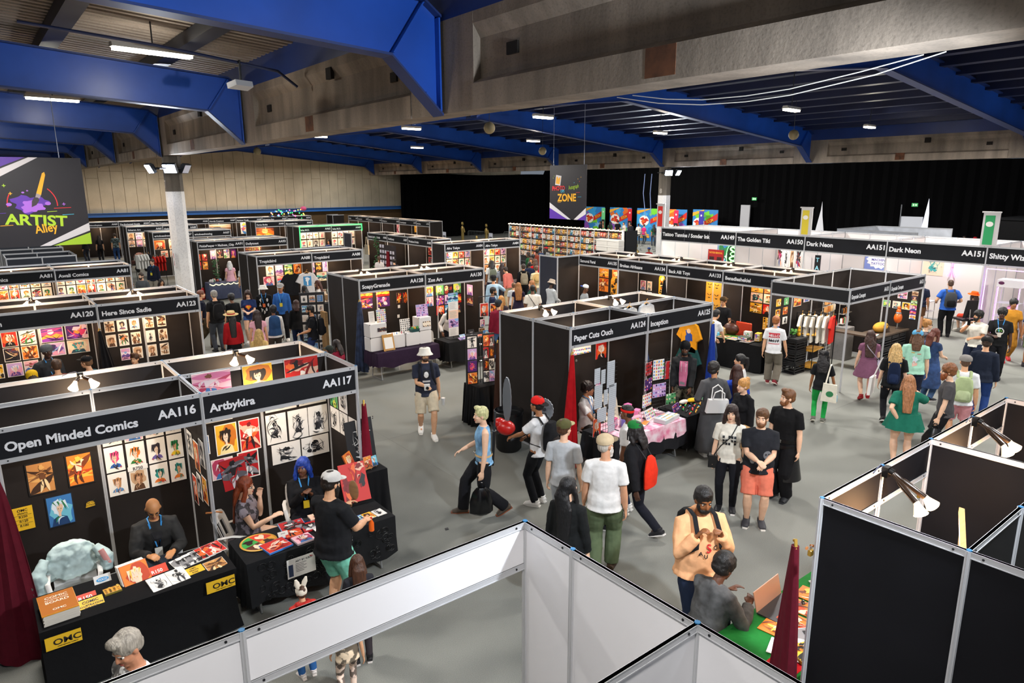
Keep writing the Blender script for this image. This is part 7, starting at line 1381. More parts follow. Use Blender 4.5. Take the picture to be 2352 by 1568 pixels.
th=thing('computer_mouse','small black computer mouse on the AA116 table','mouse',(1.03,7.9,T));MB().ell((0,0,.012),(.03,.05,.016),12,8).build('mouse_body',M('#1a1a1c',.3),th)
for i,(x,z,tx_,lb)in enumerate(((.19,.66,'OMC','left'),(1.66,.68,'OMC','right'))):
 th=thing('hanging_sign',f'yellow OMC sign hanging off the {lb} front corner of the AA116 table','sign',(x,7.318,z-.06),0,'yellow front signs of AA116')
 MB().box(-.15,.15,-.006,0,-.06,.075).build('sign_card',M('#e8b820',.55),th,smooth=False)
 mb=MB();text(mb,'OMC',.085,TX((.03,-.0085,-.02),(1,0,0),(0,0,1)),0,'c',1.2);text(mb,'OPEN MINDED COMICS',.016,TX((.03,-.0085,-.045),(1,0,0),(0,0,1)),0,'c');mb.build('lettering',M('#1a1510'),th,smooth=False)
def plastic_chair(label,x,y,face,col='#dcdad6'):
 t=thing('plastic_chair',label,'chair',(x,y,0),R(face-90),'white moulded plastic chairs');m=M(col,.4)
 mb=MB();mb.loft([[(px*1.0,py,.43+dz)for px,py in((-.2,-.2),(.2,-.2),(.23,0),(.22,.22),(0,.25),(-.22,.22),(-.23,0))]for dz in(0,.025)]);mb.build('seat',m,t)
 out=[];pr=[(-.21+.42*i/12)for i in range(13)]
 mb=MB();rows=[]
 for k in range(7):
  z=.45+.07*k;wd=1-(.35*max(0,k-4)/2)**2;rows.append([(px*wd,-.2-.045*k*.5+.05*(px/.21)**2,z+(-.03*(px/.21)**2 if k==6 else 0))for px in pr])
 back=[[(x_,y_-.018,z_)for x_,y_,z_ in r]for r in rows]
 for a in range(6):
  for b_ in range(12):
   if 1<=a<=3 and b_ in(2,3,5,6,8,9):continue
   for S,fl in((rows,1),(back,0)):
    q=[S[a][b_],S[a][b_+1],S[a+1][b_+1],S[a+1][b_]];mb.poly(q if fl else q[::-1])
 mb.build('backrest',m,t)
 for sx in(-1,1):
  for sy in(-1,1):MB().tube([(sx*.19,sy*.18,.44),(sx*.23,sy*.23,0)],[(.03,.018),(.022,.016)],8).build('leg',m,t)
  MB().tube([(sx*.22,-.24,.62),(sx*.25,-.05,.66),(sx*.25,.12,.64),(sx*.22,.2,.46)],[(.012,.026)]*4,8).build('armrest',m,t)
 return t
plastic_chair('white plastic chair draped with a mint jacket behind the AA116 table',.42,8.55,265)
rows=[];mb=MB()
for k in range(11):
 u=k/10;q=math.cos(u*math.pi/2)**.55 if u<1 else.03;rows.append([(.42+(.27*q+.02)*math.cos(a)*(1+.05*math.sin(5*a+k*.4)),8.71+(.045+.05*q)*math.sin(a)*(1+.14*math.sin(6*a-k*.7)),.60+.36*math.sin(u*math.pi/2)-.05*abs(math.cos(2*a))*(1-u))for a in[2*math.pi*j/30 for j in range(30)]])
mb.loft(rows);o=skin_up(mb.build('draped_jacket',M('#bcd0cf',.8,kind='cloth')),.012,.06);tag(o,'pale mint jacket slung over the white plastic chair in AA116','jacket')
for q in([(.17,8.64,.86),(.09,8.55,.72),(.1,8.5,.52),(.12,8.5,.4)],[(.66,8.64,.86),(.75,8.55,.74),(.74,8.5,.6)]):skin_up(MB().tube(q,[.05,.075,.065,.04][:len(q)],10).build('jacket_sleeve',M('#b4c9c9',.8,kind='cloth'),o),.012,.04)
mb=MB();mb.tube([(.70,8.50,.86),(.76,8.47,.68)],[(.01,.03)]*2,8);mb.build('pink_trim',M('#dd9a94',.8),o);bake_pending()
plastic_chair('white plastic chair under the auburn-haired woman at AA117',2.24,8.44,330)
plastic_chair('white plastic chair under the blue-haired person at AA117',3.12,8.62,255)
plastic_chair('white plastic chair under the bald man at AA116',1.27,8.58,265)
plastic_chair('left one of two white plastic chairs seen over the rail behind AA117',4.8,17.6,60)
plastic_chair('right one of two white plastic chairs seen over the rail behind AA117',6.15,17.15,60)
# ---- AA117 table with damask cloth
table('folding table of booth AA117 with bent tube legs',1.98,3.78,7.38,7.96)
cloth('black scroll-patterned cloth on the AA117 table, ending above its legs',1.96,3.82,7.34,7.98,.742,.2,DAM,rip=.022)
mb=MB();rnd=random.Random(8)
for k in range(60):
 x,z,r=rnd.uniform(2.05,3.75),rnd.uniform(.27,.68),rnd.uniform(.035,.075)
 mb.tube([(x+r*(1-j/22)*math.cos(j*.5+k),7.298-.02*(.7-z)*2,z+r*(1-j/22)*math.sin(j*.5+k))for j in range(16)],.0035,4)
tag(mb.build('cloth_scrolls',M('#08080a',.35)),'raised glossy scroll pattern on the front of the AA117 cloth','cloth pattern',kind='stuff')
th=thing('round_tray','round yellow-rimmed tray painted in green, red and brown quarters','tray',(2.22,7.72,T),R(20))
MB().lathe([(.2,0),(.215,.012),(.2,.022),(.19,.012),(.001,.012)],28).build('tray_rim',M('#d8a23a',.5),th)
mb=MB();[mb.poly([(0,0,.0135+.0004*q)]+[(.19*math.cos(R(90*q+9*i)),.19*math.sin(R(90*q+9*i)),.0135+.0004*q)for i in range(11)],q)for q in range(4)]
[mb.poly([(x+px,y+py,.0165)for px,py in blob(0,0,.055,k,12,.4)],4+k%2)for k,(x,y)in enumerate(((.08,.08),(-.08,.08),(-.07,-.08),(.08,-.07)))]
mb.build('painted_quarters',[M(c,.5)for c in('#d8402a','#3aa04a','#5a2a1c','#e0a03a','#f0d8b8','#2a1410')],th,smooth=False)
TB=T+.005
for(x,y,w_,d_,kd,pl,ed,rz,lb)in((2.35,7.5,.30,.26,'abstract','red','#3f7fd0',9,'red and blue canvas of flames at the front left of AA117'),(2.68,7.86,.30,.24,'abstract','redblk','#8aa8d8',-6,'pale blue canvas with red clouds at the back of AA117'),(2.86,7.7,.22,.22,'portrait','redblk','#c8202a',-8,'black and red canvas of a fair-haired face on AA117'),(2.62,7.66,.2,.2,'figure','red','#c8202a',-8,'small red canvas at the middle of AA117'),(2.66,7.46,.22,.2,'portrait','pink','#d8c0c8',4,'pink and teal canvas of a blue-haired face on AA117'),(2.93,7.52,.18,.18,'ink','bw','#17171a',2,'small black canvas with a white figure on AA117'),(3.0,7.9,.16,.16,'abstract','teal','#d8c0b0',-5,'small teal and pink card behind the bearded man on AA117')):
 slab(lb,'painting',x,y,TB,w_,d_,.022,ed,rz,'canvas_painting',art=(kd,pl))
for k,(x,kd,pl,lb)in enumerate(((3.44,'scene','blue','blue'),(3.55,'portrait','yellow','orange'),(3.70,'ink','bw','black and white'))):slab(f'{lb} card at the right end of the AA117 table, {ORD[k]} of three','print',x,7.52,TB,.14 if k else.1,.18,.006,'#e8e2da',4,'art_card',art=(kd,pl))
slab('white notice sheet standing between the canvases on AA117','sign',2.50,7.67,TB+.03,.12,.09,.003,'#e9e6e1',-4,'notice_sheet',35,lines=[('prices',.02,.01)],lcol='#5a5a60')
t=slab('black smartphone in a blue case on the AA117 table','phone',2.86,7.92,TB,.08,.15,.01,'#1a1a1c',60,'smartphone',edge='#2a7ad0')
th=thing('paper_sign','white paper sign headed ART BY KIRA taped to the front of the AA117 cloth','sign',(2.55,7.27,.555),0)
MB().box(-.17,.17,-.003,0,-.13,.11).build('sheet',M('#e8e5e0',.6),th,smooth=False)
mb=MB();text(mb,'ART BY KIRA',.034,TX((.03,-.0048,.055),(1,0,0),(0,0,1)),0,'c')
for k in range(6):mb.box(-.07,.06-.03*(k%2),-.0045,-.0035,.03-.02*k,.035-.02*k)
for q in range(3):mb.poly([(.1+.02*q,-.0048,.09-.01*q),(.15,-.0048,.08-.012*q),(.11+.02*q,-.0048,.075-.01*q)],1)
mb.poly([(-.155,-.0048,-.11),(-.1,-.0048,-.11),(-.1,-.0048,.04),(-.155,-.0048,.04)],2);mb.build('lettering',[M('#2a2a30'),M('#b8202a'),M('#2a3a5a')],th,smooth=False)
cloth('black cloth draped over the tall pedestal at the right corner of AA117',3.66,4.14,8.12,8.58,1.05,.05,BLKC,rip=.03,seed=4,name='draped_pedestal',cat='pedestal')
def easel(label,x,y,z,w_,h_,kd,pl,rz,ed='#efeae2',tilt=72,stand=True,seed=None):
 th=thing('easel_painting',label,'painting',(x,y,z),0,None,(R(tilt),0,R(rz)))
 mb,cols=art_mesh(w_,h_,kd,pl,seed or ARTN[0]+3,0,.018,ed);ARTN[0]+=1;mb.build('canvas',cols,th,(0,h_/2+.02,0),smooth=False)
 if stand:
  mb=MB()
  for sx in(-1,1):mb.tube([(sx*w_*.35,-.0,-.012),(0,h_*1.05,-.02)],.006,6)
  mb.tube([(-w_*.4,.02,.01),(w_*.4,.02,.01)],.006,6);mb.build('easel_stand',M('#c09a66',.6,kind='wood'),th)
 return th
easel('large black and white splatter painting standing on the draped pedestal',3.95,8.44,1.06,.43,.62,'ink','bw',4,'#17171a',80,False,seed=77);e_=[o for o in bpy.data.objects if o.name.startswith('easel_painting')][0].children[0].data.materials;e_[0]=M('#17181c',.55);e_[1]=M('#e6e4e0',.55);e_[2]=M('#c9c7c4',.55)
easel('small orange painting of a face leaning on the draped pedestal',3.73,8.3,1.06,.2,.25,'portrait','orange',38,'#c8602a',66,False)
easel('mini easel with orange card on the draped pedestal',3.92,8.2,1.06,.12,.17,'figure','orange',5);easel('mini easel with pale blue card on the draped pedestal',4.03,8.24,1.06,.1,.14,'portrait','blue',10)
easel('bright red canvas with faint dark drawing leaning at the pedestal foot',3.60,7.9,.775,.36,.52,'abstract','red',-6,'#d8281c',62,False).children[0].data.materials[1]=M('#b81c14',.55)
def hung_cloth(label,x,y,zt,zb,wt,wb,mat,rz=0,lean=(0,0),seed=0,grom=None,th_=.08):
 t=thing('hung_cloth',label,'cloth',(x,y,0),R(rz),'cloths hung from booth posts');rings=[]
 for k in range(13):
  u=k/12;ww=wt+(wb-wt)*u**.8;z=zt+(zb-zt)*u;ox,oy=lean[0]*u,lean[1]*u;r=[]
  for j in range(36):
   a=2*math.pi*j/36;fold=1+.16*math.sin(7*a+seed+u*2)*(.3+u)
   r.append((ox+ww*math.cos(a)*(1+.05*math.sin(3*a+5*u+seed)),oy+(.03+th_*u)*math.sin(a)*fold+.025*u*math.sin(9*a+seed),z+(.05*math.sin(2*a+seed)if k==12 else 0)))
  rings.append(r)
 MB().loft(rings).build('cloth_folds',mat,t)
 MB().tube([(-.02,0,zt-.02),(.0,0,zt+.05),(.03,0,zt+.03)],.014,8).build('clip',M('#c8a24a',.4,.6),t)
 for gx,gz in grom or():
  MB().tube([(gx,-.03-th_*.9,gz),(gx,-.045-th_*.9,gz)],.02,14).build('grommet',CHR,t)
 return t
MAR=M('#5a1020',.8,kind='cloth')
hung_cloth('dark maroon cloth hanging to the floor at the left corner of AA116',-.12,8.36,2.0,.02,.03,.26,MAR,0,(-.02,-.12),1,((.13,.75),(.13,.68)))
hung_cloth('maroon cloth hanging beside the right corner of AA117',3.99,8.40,1.95,.3,.03,.1,M('#7a1428',.8,kind='cloth'),60,(.05,.0),2,((0,1.75),))
hung_cloth('bright red cloth hanging from the AA124 corner post',7.92,8.40,2.03,.02,.03,.17,M('#b4121a',.8,kind='cloth'),0,(-.1,-.08),3,((0,1.95),))
hung_cloth('dark brown cloth hanging at the back corner of the AA124 island',7.98,10.62,1.84,.15,.04,.2,M('#3a2218',.85,kind='cloth'),40,(.12,.0),4)
hung_cloth('royal blue cloth hanging from the AA125 corner post',11.88,8.38,2.07,.3,.03,.15,M('#1c3a92',.75,kind='cloth'),0,(-.1,-.08),5)
hung_cloth('black cloth hanging at the post between AA120 and AA123',1.9,16.36,1.95,.9,.03,.16,M('#141316',.85,kind='cloth'),0,(.06,-.05),6)
hung_cloth('indigo denim cloth hanging at the corner of AA128',7.80,16.36,1.93,.1,.04,.2,M('#25324e',.85,kind='denim'),0,(-.04,-.05),7)
hung_cloth('maroon cloth hanging at the corner of the right black booth',4.96,2.58,2.02,.05,.03,.25,MAR,50,(.02,-.02),8,((0,1.5),))
hung_cloth('black cloth hanging between booths AA134 and AA133',16.68,13.62,2.0,1.0,.03,.14,M('#10131a',.85,kind='cloth'),-90,(0,0),9)
for(x,y,z,lb)in((1.92,8.40,.98,'pair of short wooden pegs through the post between AA116 and AA117'),(4.93,2.45,2.08,'brass padlock and wooden peg at the right black booth corner'),(7.0,2.46,1.95,'brass padlock and wooden peg on the post inside the right booth')):
 t=thing('wooden_pegs',lb,'hook',(x,y,z));MB().tube([(-.1,-.03,.03),(-.03,0,.0)],.011,8).tube([(.02,0,-.0),(.09,-.03,-.02)],.011,8).build('peg',M('#a5642e',.6,kind='wood'),t)
 if 'padlock' in lb:MB().bbox(-.06,-.015,-.05,-.02,-.05,0,.004).build('padlock_body',M('#b8903a',.3,.8),t,smooth=False);MB().tube([(-.05,-.035,0),(-.05,-.035,.03),(-.025,-.035,.03),(-.025,-.035,0)],.004,6).build('shackle',CHR,t)
# ---- AA124 pink table, AA125 black table
table('folding table of booth AA124 under the pink cloth',7.95,9.78,7.40,8.06)
cloth('black under-cloth on the AA124 table',7.93,9.80,7.37,8.09,.74,.28,M('#1c1c20',.7,kind='cloth'),rip=.03,seed=5)
cloth('pink tie-dyed runner over the black cloth on AA124',8.15,9.74,7.352,8.09,.752,.5,M('#e07a9c',.85,kind='tiedye'),rip=.014,seed=6)
table('folding table of booth AA125 under the black cloth',9.90,11.6,7.42,8.05)
cloth('plain black cloth on the AA125 table',9.88,11.62,7.40,8.07,.742,.12,M('#121214',.8,kind='cloth'),rip=.025,seed=7)
def gridrack(label,x,y,rz,w_,h_,cards,pal='#1a1a1c'):
 t=thing('wire_grid_rack',label,'display rack',(x,y,.765),R(rz),'wire grid racks on the tables');mb=MB()
 for i in range(int(w_/.07)+1):mb.tube([(-w_/2+.07*i,0,0),(-w_/2+.07*i,0,h_)],.0035,5)
 for k in range(int(h_/.07)+1):mb.tube([(-w_/2,0,.07*k),(w_/2,0,.07*k)],.0035,5)
 mb.build('wire_grid',M(pal,.4,.5),t)
 for sx in(-1,1):MB().tube([(sx*w_*.45,-.1,.004),(sx*w_*.45,.1,.004)],.008,6).build('foot',M(pal,.4),t)
 for k,(cx,cz,cw,ch,kd,pl)in enumerate(cards):
  if kd=='grid':
   MB().box(cx-cw/2,cx+cw/2,-.02,-.012,cz,cz+ch).build('pin_board',M('#c9cfd6',.5),t,smooth=False);g=MB()
   for i in range(int(cw/.035)+1):g.box(cx-cw/2+.035*i-.001,cx-cw/2+.035*i+.001,-.0225,-.02,cz,cz+ch)
   for j in range(int(ch/.035)+1):g.box(cx-cw/2,cx+cw/2,-.0225,-.02,cz+.035*j-.001,cz+.035*j+.001)
   g.build('pin_board_lines',M('#6a7078',.5),t,smooth=False)
  else:
   m2,cols=art_mesh(cw,ch,kd,pl,200+k+int(x*10),0,.004);o=m2.build('hung_card',cols,t,smooth=False);o.matrix_local=TX((cx,-.014,cz+ch/2),(1,0,0),(0,0,1))
gridrack('tall wire rack of empty white grid boards on the pink table',8.05,7.72,6,.62,1.25,[(-.24,.93,.14,.26,'grid',0),(-.08,.9,.11,.24,'grid',0),(.12,.8,.2,.45,'grid',0),(-.2,.5,.2,.4,'grid',0),(.0,.52,.1,.26,'grid',0),(.18,.42,.2,.42,'grid',0),(-.1,.24,.24,.24,'grid',0),(.16,.12,.18,.3,'grid',0),(.18,-.02,.18,.13,'grid',0),(-.22,.02,.2,.3,'portrait','red'),(-.22,.9,.12,.06,'abstract','pink')])
gridrack('narrow wire rack of sticker sheets left of AA125 table',9.28,7.86,10,.3,1.05,[(0,.78,.22,.24,'stickers','redblk'),(0,.5,.24,.22,'stickers','violet'),(-.02,.2,.3,.24,'stickers','card')])
gridrack('wider wire rack of keyring cards between the two tables',9.72,7.92,-8,.42,1.02,[(-.08,.62,.26,.38,'stickers','card'),(.14,.6,.12,.34,'stickers','redblk'),(-.04,.28,.32,.26,'stickers','lilac'),(.26,.1,.24,.2,'stickers','green')])
slab('upright board of round pins on the pink table','display board',9.25,7.72,.768,.34,.36,.01,'#dcd4d0',14,'pin_board',66,art=('stickers','card'))
t=thing('organiser_box','clear compartment box of stickers at the right end of the pink table','box',(9.42,7.5,.765),R(10));MB().box(-.25,.25,-.12,.12,0,.07).build('clear_tray',M('#cfd6d6',.2),t,smooth=False);m2,cols=art_mesh(.46,.2,'stickers','card',5,0,.004);m2.build('box_contents',cols,t,(0,0,.072),smooth=False)
for k,(x,y,w_,h_,c,rz,lb)in enumerate(((8.88,7.95,.12,.3,'#f06aa8',0,'tall pink'),(9.0,7.84,.14,.2,'#f28ab8',20,'bright pink'),(8.8,7.72,.3,.14,'#e8a8b8',-6,'pale pink'),(8.5,7.62,.2,.2,'#8a7ac8',10,'violet'),(8.62,7.78,.16,.22,'#c8d0e8',0,'pale blue'),(8.42,7.86,.14,.16,'#e05a8a',15,'magenta'),(8.95,7.6,.22,.03,'#e8923a',20,'orange'),(8.72,7.5,.18,.05,'#d8e0ea',4,'icy white'),(8.56,7.46,.2,.02,'#e84a5a',-4,'flat red'))):
 t=thing('goods_box',f'{lb} display box among the pink goods on AA124','box',(x,y,.764),R(rz),'small goods on the pink table');MB().bbox(-w_/2,w_/2,-.05,.05,0,h_,.006).build('carton',M(c,.5),t,smooth=False)
 m2,cols=art_mesh(w_*.8,max(.016,h_*.7),'stickers' if h_>.1 else 'abstract','pink' if k%2 else 'card',300+k,0,.001);o=m2.build('carton_label',cols,t,smooth=False);o.matrix_local=TX((0,-.052,h_/2),(1,0,0),(0,0,1))
KC=['#d8302a','#2a52c8','#2aa84a','#e8a82a','#e86a1c','#2a2a30','#d84a8a','#3ab0c8']
for i in range(4):
 for j in range(4):
  c=KC[(i*3+j*5)%8];c2=KC[(i+j*3+2)%8];x,y=10.05+.17*i+.05*j,7.46+.12*j
  t=thing('keyring_strap',f'{["red","blue","green","amber","orange","black","pink","teal"][(i*3+j*5)%8]} toy strap in row {ORD[j]}, {ORD[i]} along, on the AA125 table','keyring',(x,y,.758),R(25+7*((i+j)%3)),'coloured toy straps on the AA125 table')
  MB().tube([(-.07,0,.01),(-.02,.01,.014),(.03,-.005,.012)],.011,8).build('strap',M(c,.5),t);MB().ell((.05,0,.018),(.022,.018,.016),10,6).build('bead_head',M(c2,.4),t)
t=thing('soft_toys','yellow and cream soft bundle at the back of the AA125 table','toy',(10.62,7.88,.76));MB().ell((0,0,.04),(.12,.07,.04),14,8).build('yellow_bundle',M('#e8b42a',.8,kind='cloth'),t);MB().ell((-.2,.03,.04),(.12,.06,.04),14,8).build('cream_bundle',M('#d8d0c4',.8,kind='cloth'),t)
slab('board of small enamel badges at the right of the AA125 table','display board',11.0,7.6,.758,.4,.34,.01,'#cfd4d2',10,'badge_board',art=('stickers','card'));slab('flat tray of silver charms on the AA125 table','tray',11.05,7.94,.758,.36,.2,.015,'#c8c4b8',10,'charm_tray',art=('stickers','green'));slab('red folder at the back corner of the AA125 table','folder',11.4,7.95,.758,.26,.2,.02,'#d8342a',20,'folder');slab('violet and orange sticker card standing at the left of AA125','print',9.98,7.72,.758,.3,.26,.006,'#b07ac8',18,'sticker_card',70,art=('stickers','violet'));slab('phone with teal screen at the back of the AA125 table','phone',11.0,8.0,.775,.09,.16,.01,'#17171a',70,'smartphone',edge='#2a6a90')
def garment(label,loc,rz,col,kind='tee',accents=(),sc=1.0,mat='cloth',hanger=True,group=None):
 t=thing('hung_garment',label,'garment',loc,R(rz),group);sl={'tee':.24,'jacket':.5,'jersey':.34}[kind]
 f_=[(-.09,0),(-.2,-.05),(-.2-.12,-.05-sl*.75),(-.2-.0,-.1-sl*.9+.02),(-.185,-.22),(-.2,-.62),(.2,-.62),(.185,-.22),(.2,-.1-sl*.9+.02),(.32,-.05-sl*.75),(.2,-.05),(.09,0),(.05,-.035),(-.05,-.035)]
 fr=[(x*sc,z*sc)for x,z in f_];mb=MB();n=len(fr)
 rings=[[(x*.96,.0,z*.99)for x,z in fr],[(x,-.015,z)for x,z in fr],[(x,-.045,z)for x,z in fr],[(x*.94,-.062,z*.985)for x,z in fr]];mb.loft(rings[::-1]);mb.build('garment_body',M(col,.8,kind=mat),t,smooth=False)
 for k,(pts,c)in enumerate(accents):MB().poly([(x*sc,-.064-.002*k,z*sc)for x,z in pts]).build('printed_graphic',M(c,.7),t,smooth=False)
 if hanger:MB().tube([(-.16*sc,-.03,-.05*sc),(0,-.03,.03),(.16*sc,-.03,-.05*sc)],.008,6).tube([(0,-.03,.03),(0,-.03,.08),(.02,-.03,.1),(.035,-.03,.08)],.004,6).build('hanger',M('#c8923a',.5,kind='wood'),t)
 return t
BKX=9.44
garment('large dark denim jacket with orange mushroom artwork on its back in AA125',(10.75,BKX,1.72),0,'#28375a','jacket',[(blob(0,-.28,.13,1,18,.3,1,1.2),'#e8823a'),(blob(-.02,-.3,.07,2,12,.3),'#f0d0a8'),(blob(.06,-.18,.05,3,12,.2),'#d8481c'),(rect2(-.1,.1,-.5,-.44),'#6a4a3a'),([(-.15,-.12),(-.12,-.1),(-.04,-.2),(-.06,-.2)],'#e8e8ec'),([(.15,-.1),(.12,-.08),(.05,-.2),(.07,-.2)],'#e8e8ec'),([(.16,-.4),(.15,-.36),(.08,-.42),(.09,-.45)],'#e8e8ec')],1.2,'denim',group='printed garments in AA125')
garment('pale grey denim jacket above the mushroom jacket in AA125',(10.45,BKX,2.44),0,'#a3a8ae','jacket',[(blob(0,-.3,.09,1,14,.3),'#d8963a')],1.05,group='printed garments in AA125');garment('pale grey jacket with orange patch beside it under the top rail',(10.98,BKX,2.46),0,'#9aa0a8','jacket',[(blob(0,-.3,.08,4,14,.3),'#e8b060')],1.05,group='printed garments in AA125')
garment('small denim jacket with white lines low beside the post in AA125',(10.2,BKX,1.2),0,'#2f4468','jacket',[([(-.1,-.2),(-.08,-.18),(0,-.3),(.1,-.2),(.11,-.23),(0,-.36)],'#d8d8de')],1.0,'denim',group='printed garments in AA125')
garment('yellow sports jersey with blue figure print on the side wall of AA125',(11.90,8.95,2.02),-90,'#e2961c','jersey',[(blob(0,-.3,.11,2,16,.35,.8,1.3),'#2a4a9a'),(circ(0,-.18,.05,12),'#f0c8a0')],1.05,group='printed garments in AA125');garment('dark green jersey with yellow trim below the yellow one in AA125',(11.90,8.95,1.5),-90,'#1f4a48','jersey',[([(-.2,-.36),(.2,-.36),(.2,-.41),(-.2,-.41)],'#c8d83a'),([(-.05,-.035),(.05,-.035),(.0,-.1)],'#d8d83a'),(circ(.06,-.2,.05,12),'#c8452a')],1.1,group='printed garments in AA125')
plastic_chair('cream plastic chair standing inside booth AA124',9.35,8.75,250,'#d8cdbb')
cloth('black cloth over the small round stand behind the AA124 island',7.78,8.32,11.0,11.5,.85,.02,BLKC,rip=.05,seed=9,name='draped_stand',cat='stand')
t=thing('print_rack_tower','black standing rack of anime-style prints behind the AA124 island','display rack',(8.05,11.22,.86),R(-14))
for q,rx in enumerate((-.24,.13)):
 MB().box(rx-.13,rx+.13,.0,.03,0,1.05).build('rack_board',M('#131316',.5),t,smooth=False)
 for j in range(4):
  for i in range(1 if q==0 else 2):
   m2,cols=art_mesh(.2 if q==0 else.115,.23,('figure','portrait','ink','abstract')[(i+j)%4],('bw','lilac','violet','orange','redblk','magma')[(q*3+i+j)%6],500+j*3+i+q,0,.004);o=m2.build('hung_print',cols,t,smooth=False);o.matrix_local=TX((rx+(0 if q==0 else(-.062,.062)[i]),-.006,.9-.255*j),(1,0,0),(0,0,1))
MB().tube([(-.06,.0,.02),(-.06,.0,1.0)],.008,6).tube([(-.06,-.03,.85),(-.06,-.03,.82)],.03,10).tube([(-.06,-.03,.5),(-.06,-.03,.47)],.03,10).build('chain_pole',CHR,t)
t=thing('waste_bin','round black bin beside the AA124 side wall','bin',(7.52,9.68,0));MB().lathe([(.2,0),(.24,.05),(.26,.6),(.265,.75),(.25,.755),(.235,.7)],24).build('bin_body',M('#0d0d0f',.5),t);MB().lathe([(.28,.72),(.285,.78),(.26,.79),(.24,.72)],24,cap=False).build('bin_liner',M('#151517',.25),t)
# ---- AA128 / AA130
table('folding table of booth AA128 with bent legs showing',7.74,9.5,15.32,15.98);cloth('dark purple cloth on the AA128 table, short of the floor',7.72,9.52,15.3,16.0,.742,.38,M('#2a1a30',.85,kind='cloth'),rip=.02,seed=11)
table('folding table of booth AA130 with a single visible leg',9.8,11.45,15.24,15.84);cloth('black cloth on the AA130 table',9.78,11.48,15.2,15.88,.742,.22,M('#151517',.8,kind='cloth'),rip=.03,seed=12)
CUB=M('#d9d7d6',.45);KN=M('#1a1a1c',.4)
t=thing('cube_shelving','white cube shelving with sticker displays on the AA128 table','shelving',(0,0,.752))
for(x,z,w_)in((7.9,0,.48),(7.9,.36,.48),(8.45,0,.42),(8.9,0,.42),(9.28,0,.38),(9.28,.36,.38)):
 MB().bbox(x-w_/2+.005,x+w_/2-.005,15.55,15.9,z+.005,z+.35,.006).build('cube',CUB,t,smooth=False)
 mb=MB();[mb.ell((x+sx*w_/2*.98,15.548,z+sz),(.014,.01,.014),8,6)for sx in(-1,1)for sz in(.01,.345)];mb.build('connector',KN,t)
for(x,z,w_,h_,kd,pl,yy)in((7.8,.9-.18,.16,.3,'sheet','bw',15.7),(8.02,.72,.26,.34,'stickers','card',15.6),(8.0,.5,.26,.1,'stickers','dark',15.545),(8.78,.36,.3,.34,'stickers','bw',15.75),(9.28,.72,.36,.32,'stickers','lilac',15.7),(9.32,.46,.24,.14,'stickers','sepia',15.545)):
 m2,cols=art_mesh(w_,h_,kd,pl,620+int(x*10),0,.006);o=m2.build('sticker_board',cols,t,smooth=False);o.matrix_local=TX((x,yy,z+h_/2),(1,0,0),(0,.12,1))
t=thing('framed_notice','gold-framed notice on a small easel leaning on the white cubes','sign',(8.12,15.42,.755),0,None,(R(76),0,0));MB().box(-.16,.16,0,.42,0,.02).build('frame',M('#b8863a',.5),t,smooth=False);MB().box(-.12,.12,.05,.34,.02,.024).build('paper',M('#ece9e4'),t,smooth=False);MB().tube([(-.13,-.02,.01),(-.1,.02,.03),(.1,.02,.03),(.13,-.02,.01)],.009,6).build('easel_lip',M('#c09a66',.6),t)
t=thing('wire_basket','dark green basket of bright packets on the white cubes','basket',(8.98,15.62,1.105));MB().loft([[(-.1,-.07,0),(.1,-.07,0),(.1,.07,0),(-.1,.07,0)],[(-.13,-.09,.08),(.13,-.09,.08),(.13,.09,.08),(-.13,.09,.08)]]).build('basket_body',M('#1f4a4a',.5),t,smooth=False);mb=MB();[mb.ell((-.08+.04*i,(-.03,.03)[i%2],.1),(.03,.03,.05),8,6,i%4)for i in range(5)];mb.build('packets',[M(c,.5)for c in('#3a9a4a','#d8402a','#e8b02a','#2a7ac8')],t)
for k in range(6):
 t=thing('mini_figurine',f'tiny coloured figurine on the low white cubes of AA128, {ORD[k]} along','figurine',(8.32+.07*k,15.62,1.107),0,'tiny figurines on the AA128 cubes');MB().lathe([(.012,0),(.014,.02),(.008,.03),(.012,.045),(.001,.058)],10).build('figurine_body',M(['#d8503a','#e8e2d8','#3a7ac8','#e8e2d8','#c83a5a','#3a3a3a'][k],.5),t)
plastic_chair('white plastic chair behind the AA130 table',9.75,16.3,240);plastic_chair('white plastic chair behind the white cubes of AA128',8.6,16.35,250)
t=thing('print_tower','narrow tower of teal and white print sheets on the AA130 table','display rack',(10.2,15.6,.755));MB().box(-.2,.2,-.15,.15,0,.012).build('base',M('#17171a'),t,smooth=False)
for j in range(5):m2,cols=art_mesh(.32,.24,('scene','sheet','sheet','abstract','sheet')[j],('blue','bw','teal','lilac','bw')[j],700+j,0,.005);o=m2.build('print_sheet',cols,t,smooth=False);o.matrix_local=TX((.0,-.02,1.15-.24*j),(1,0,0),(0,0,1))
MB().tube([(0,.0,0),(0,.0,1.28)],.012,8).build('tower_pole',M('#17171a'),t)
t=thing('gridwall_stand','corner grid stand of small framed prints at the right end of AA130','display rack',(11.62,15.9,0),R(-8));MB().tube([(-.3,0,0),(-.3,0,1.75)],.012,8).tube([(.3,0,0),(.3,0,1.75)],.012,8).tube([(-.3,0,1.75),(.3,0,1.75)],.012,8).tube([(-.3,0,.9),(.3,0,.9)],.012,8).build('stand_frame',M('#17171a',.4),t)
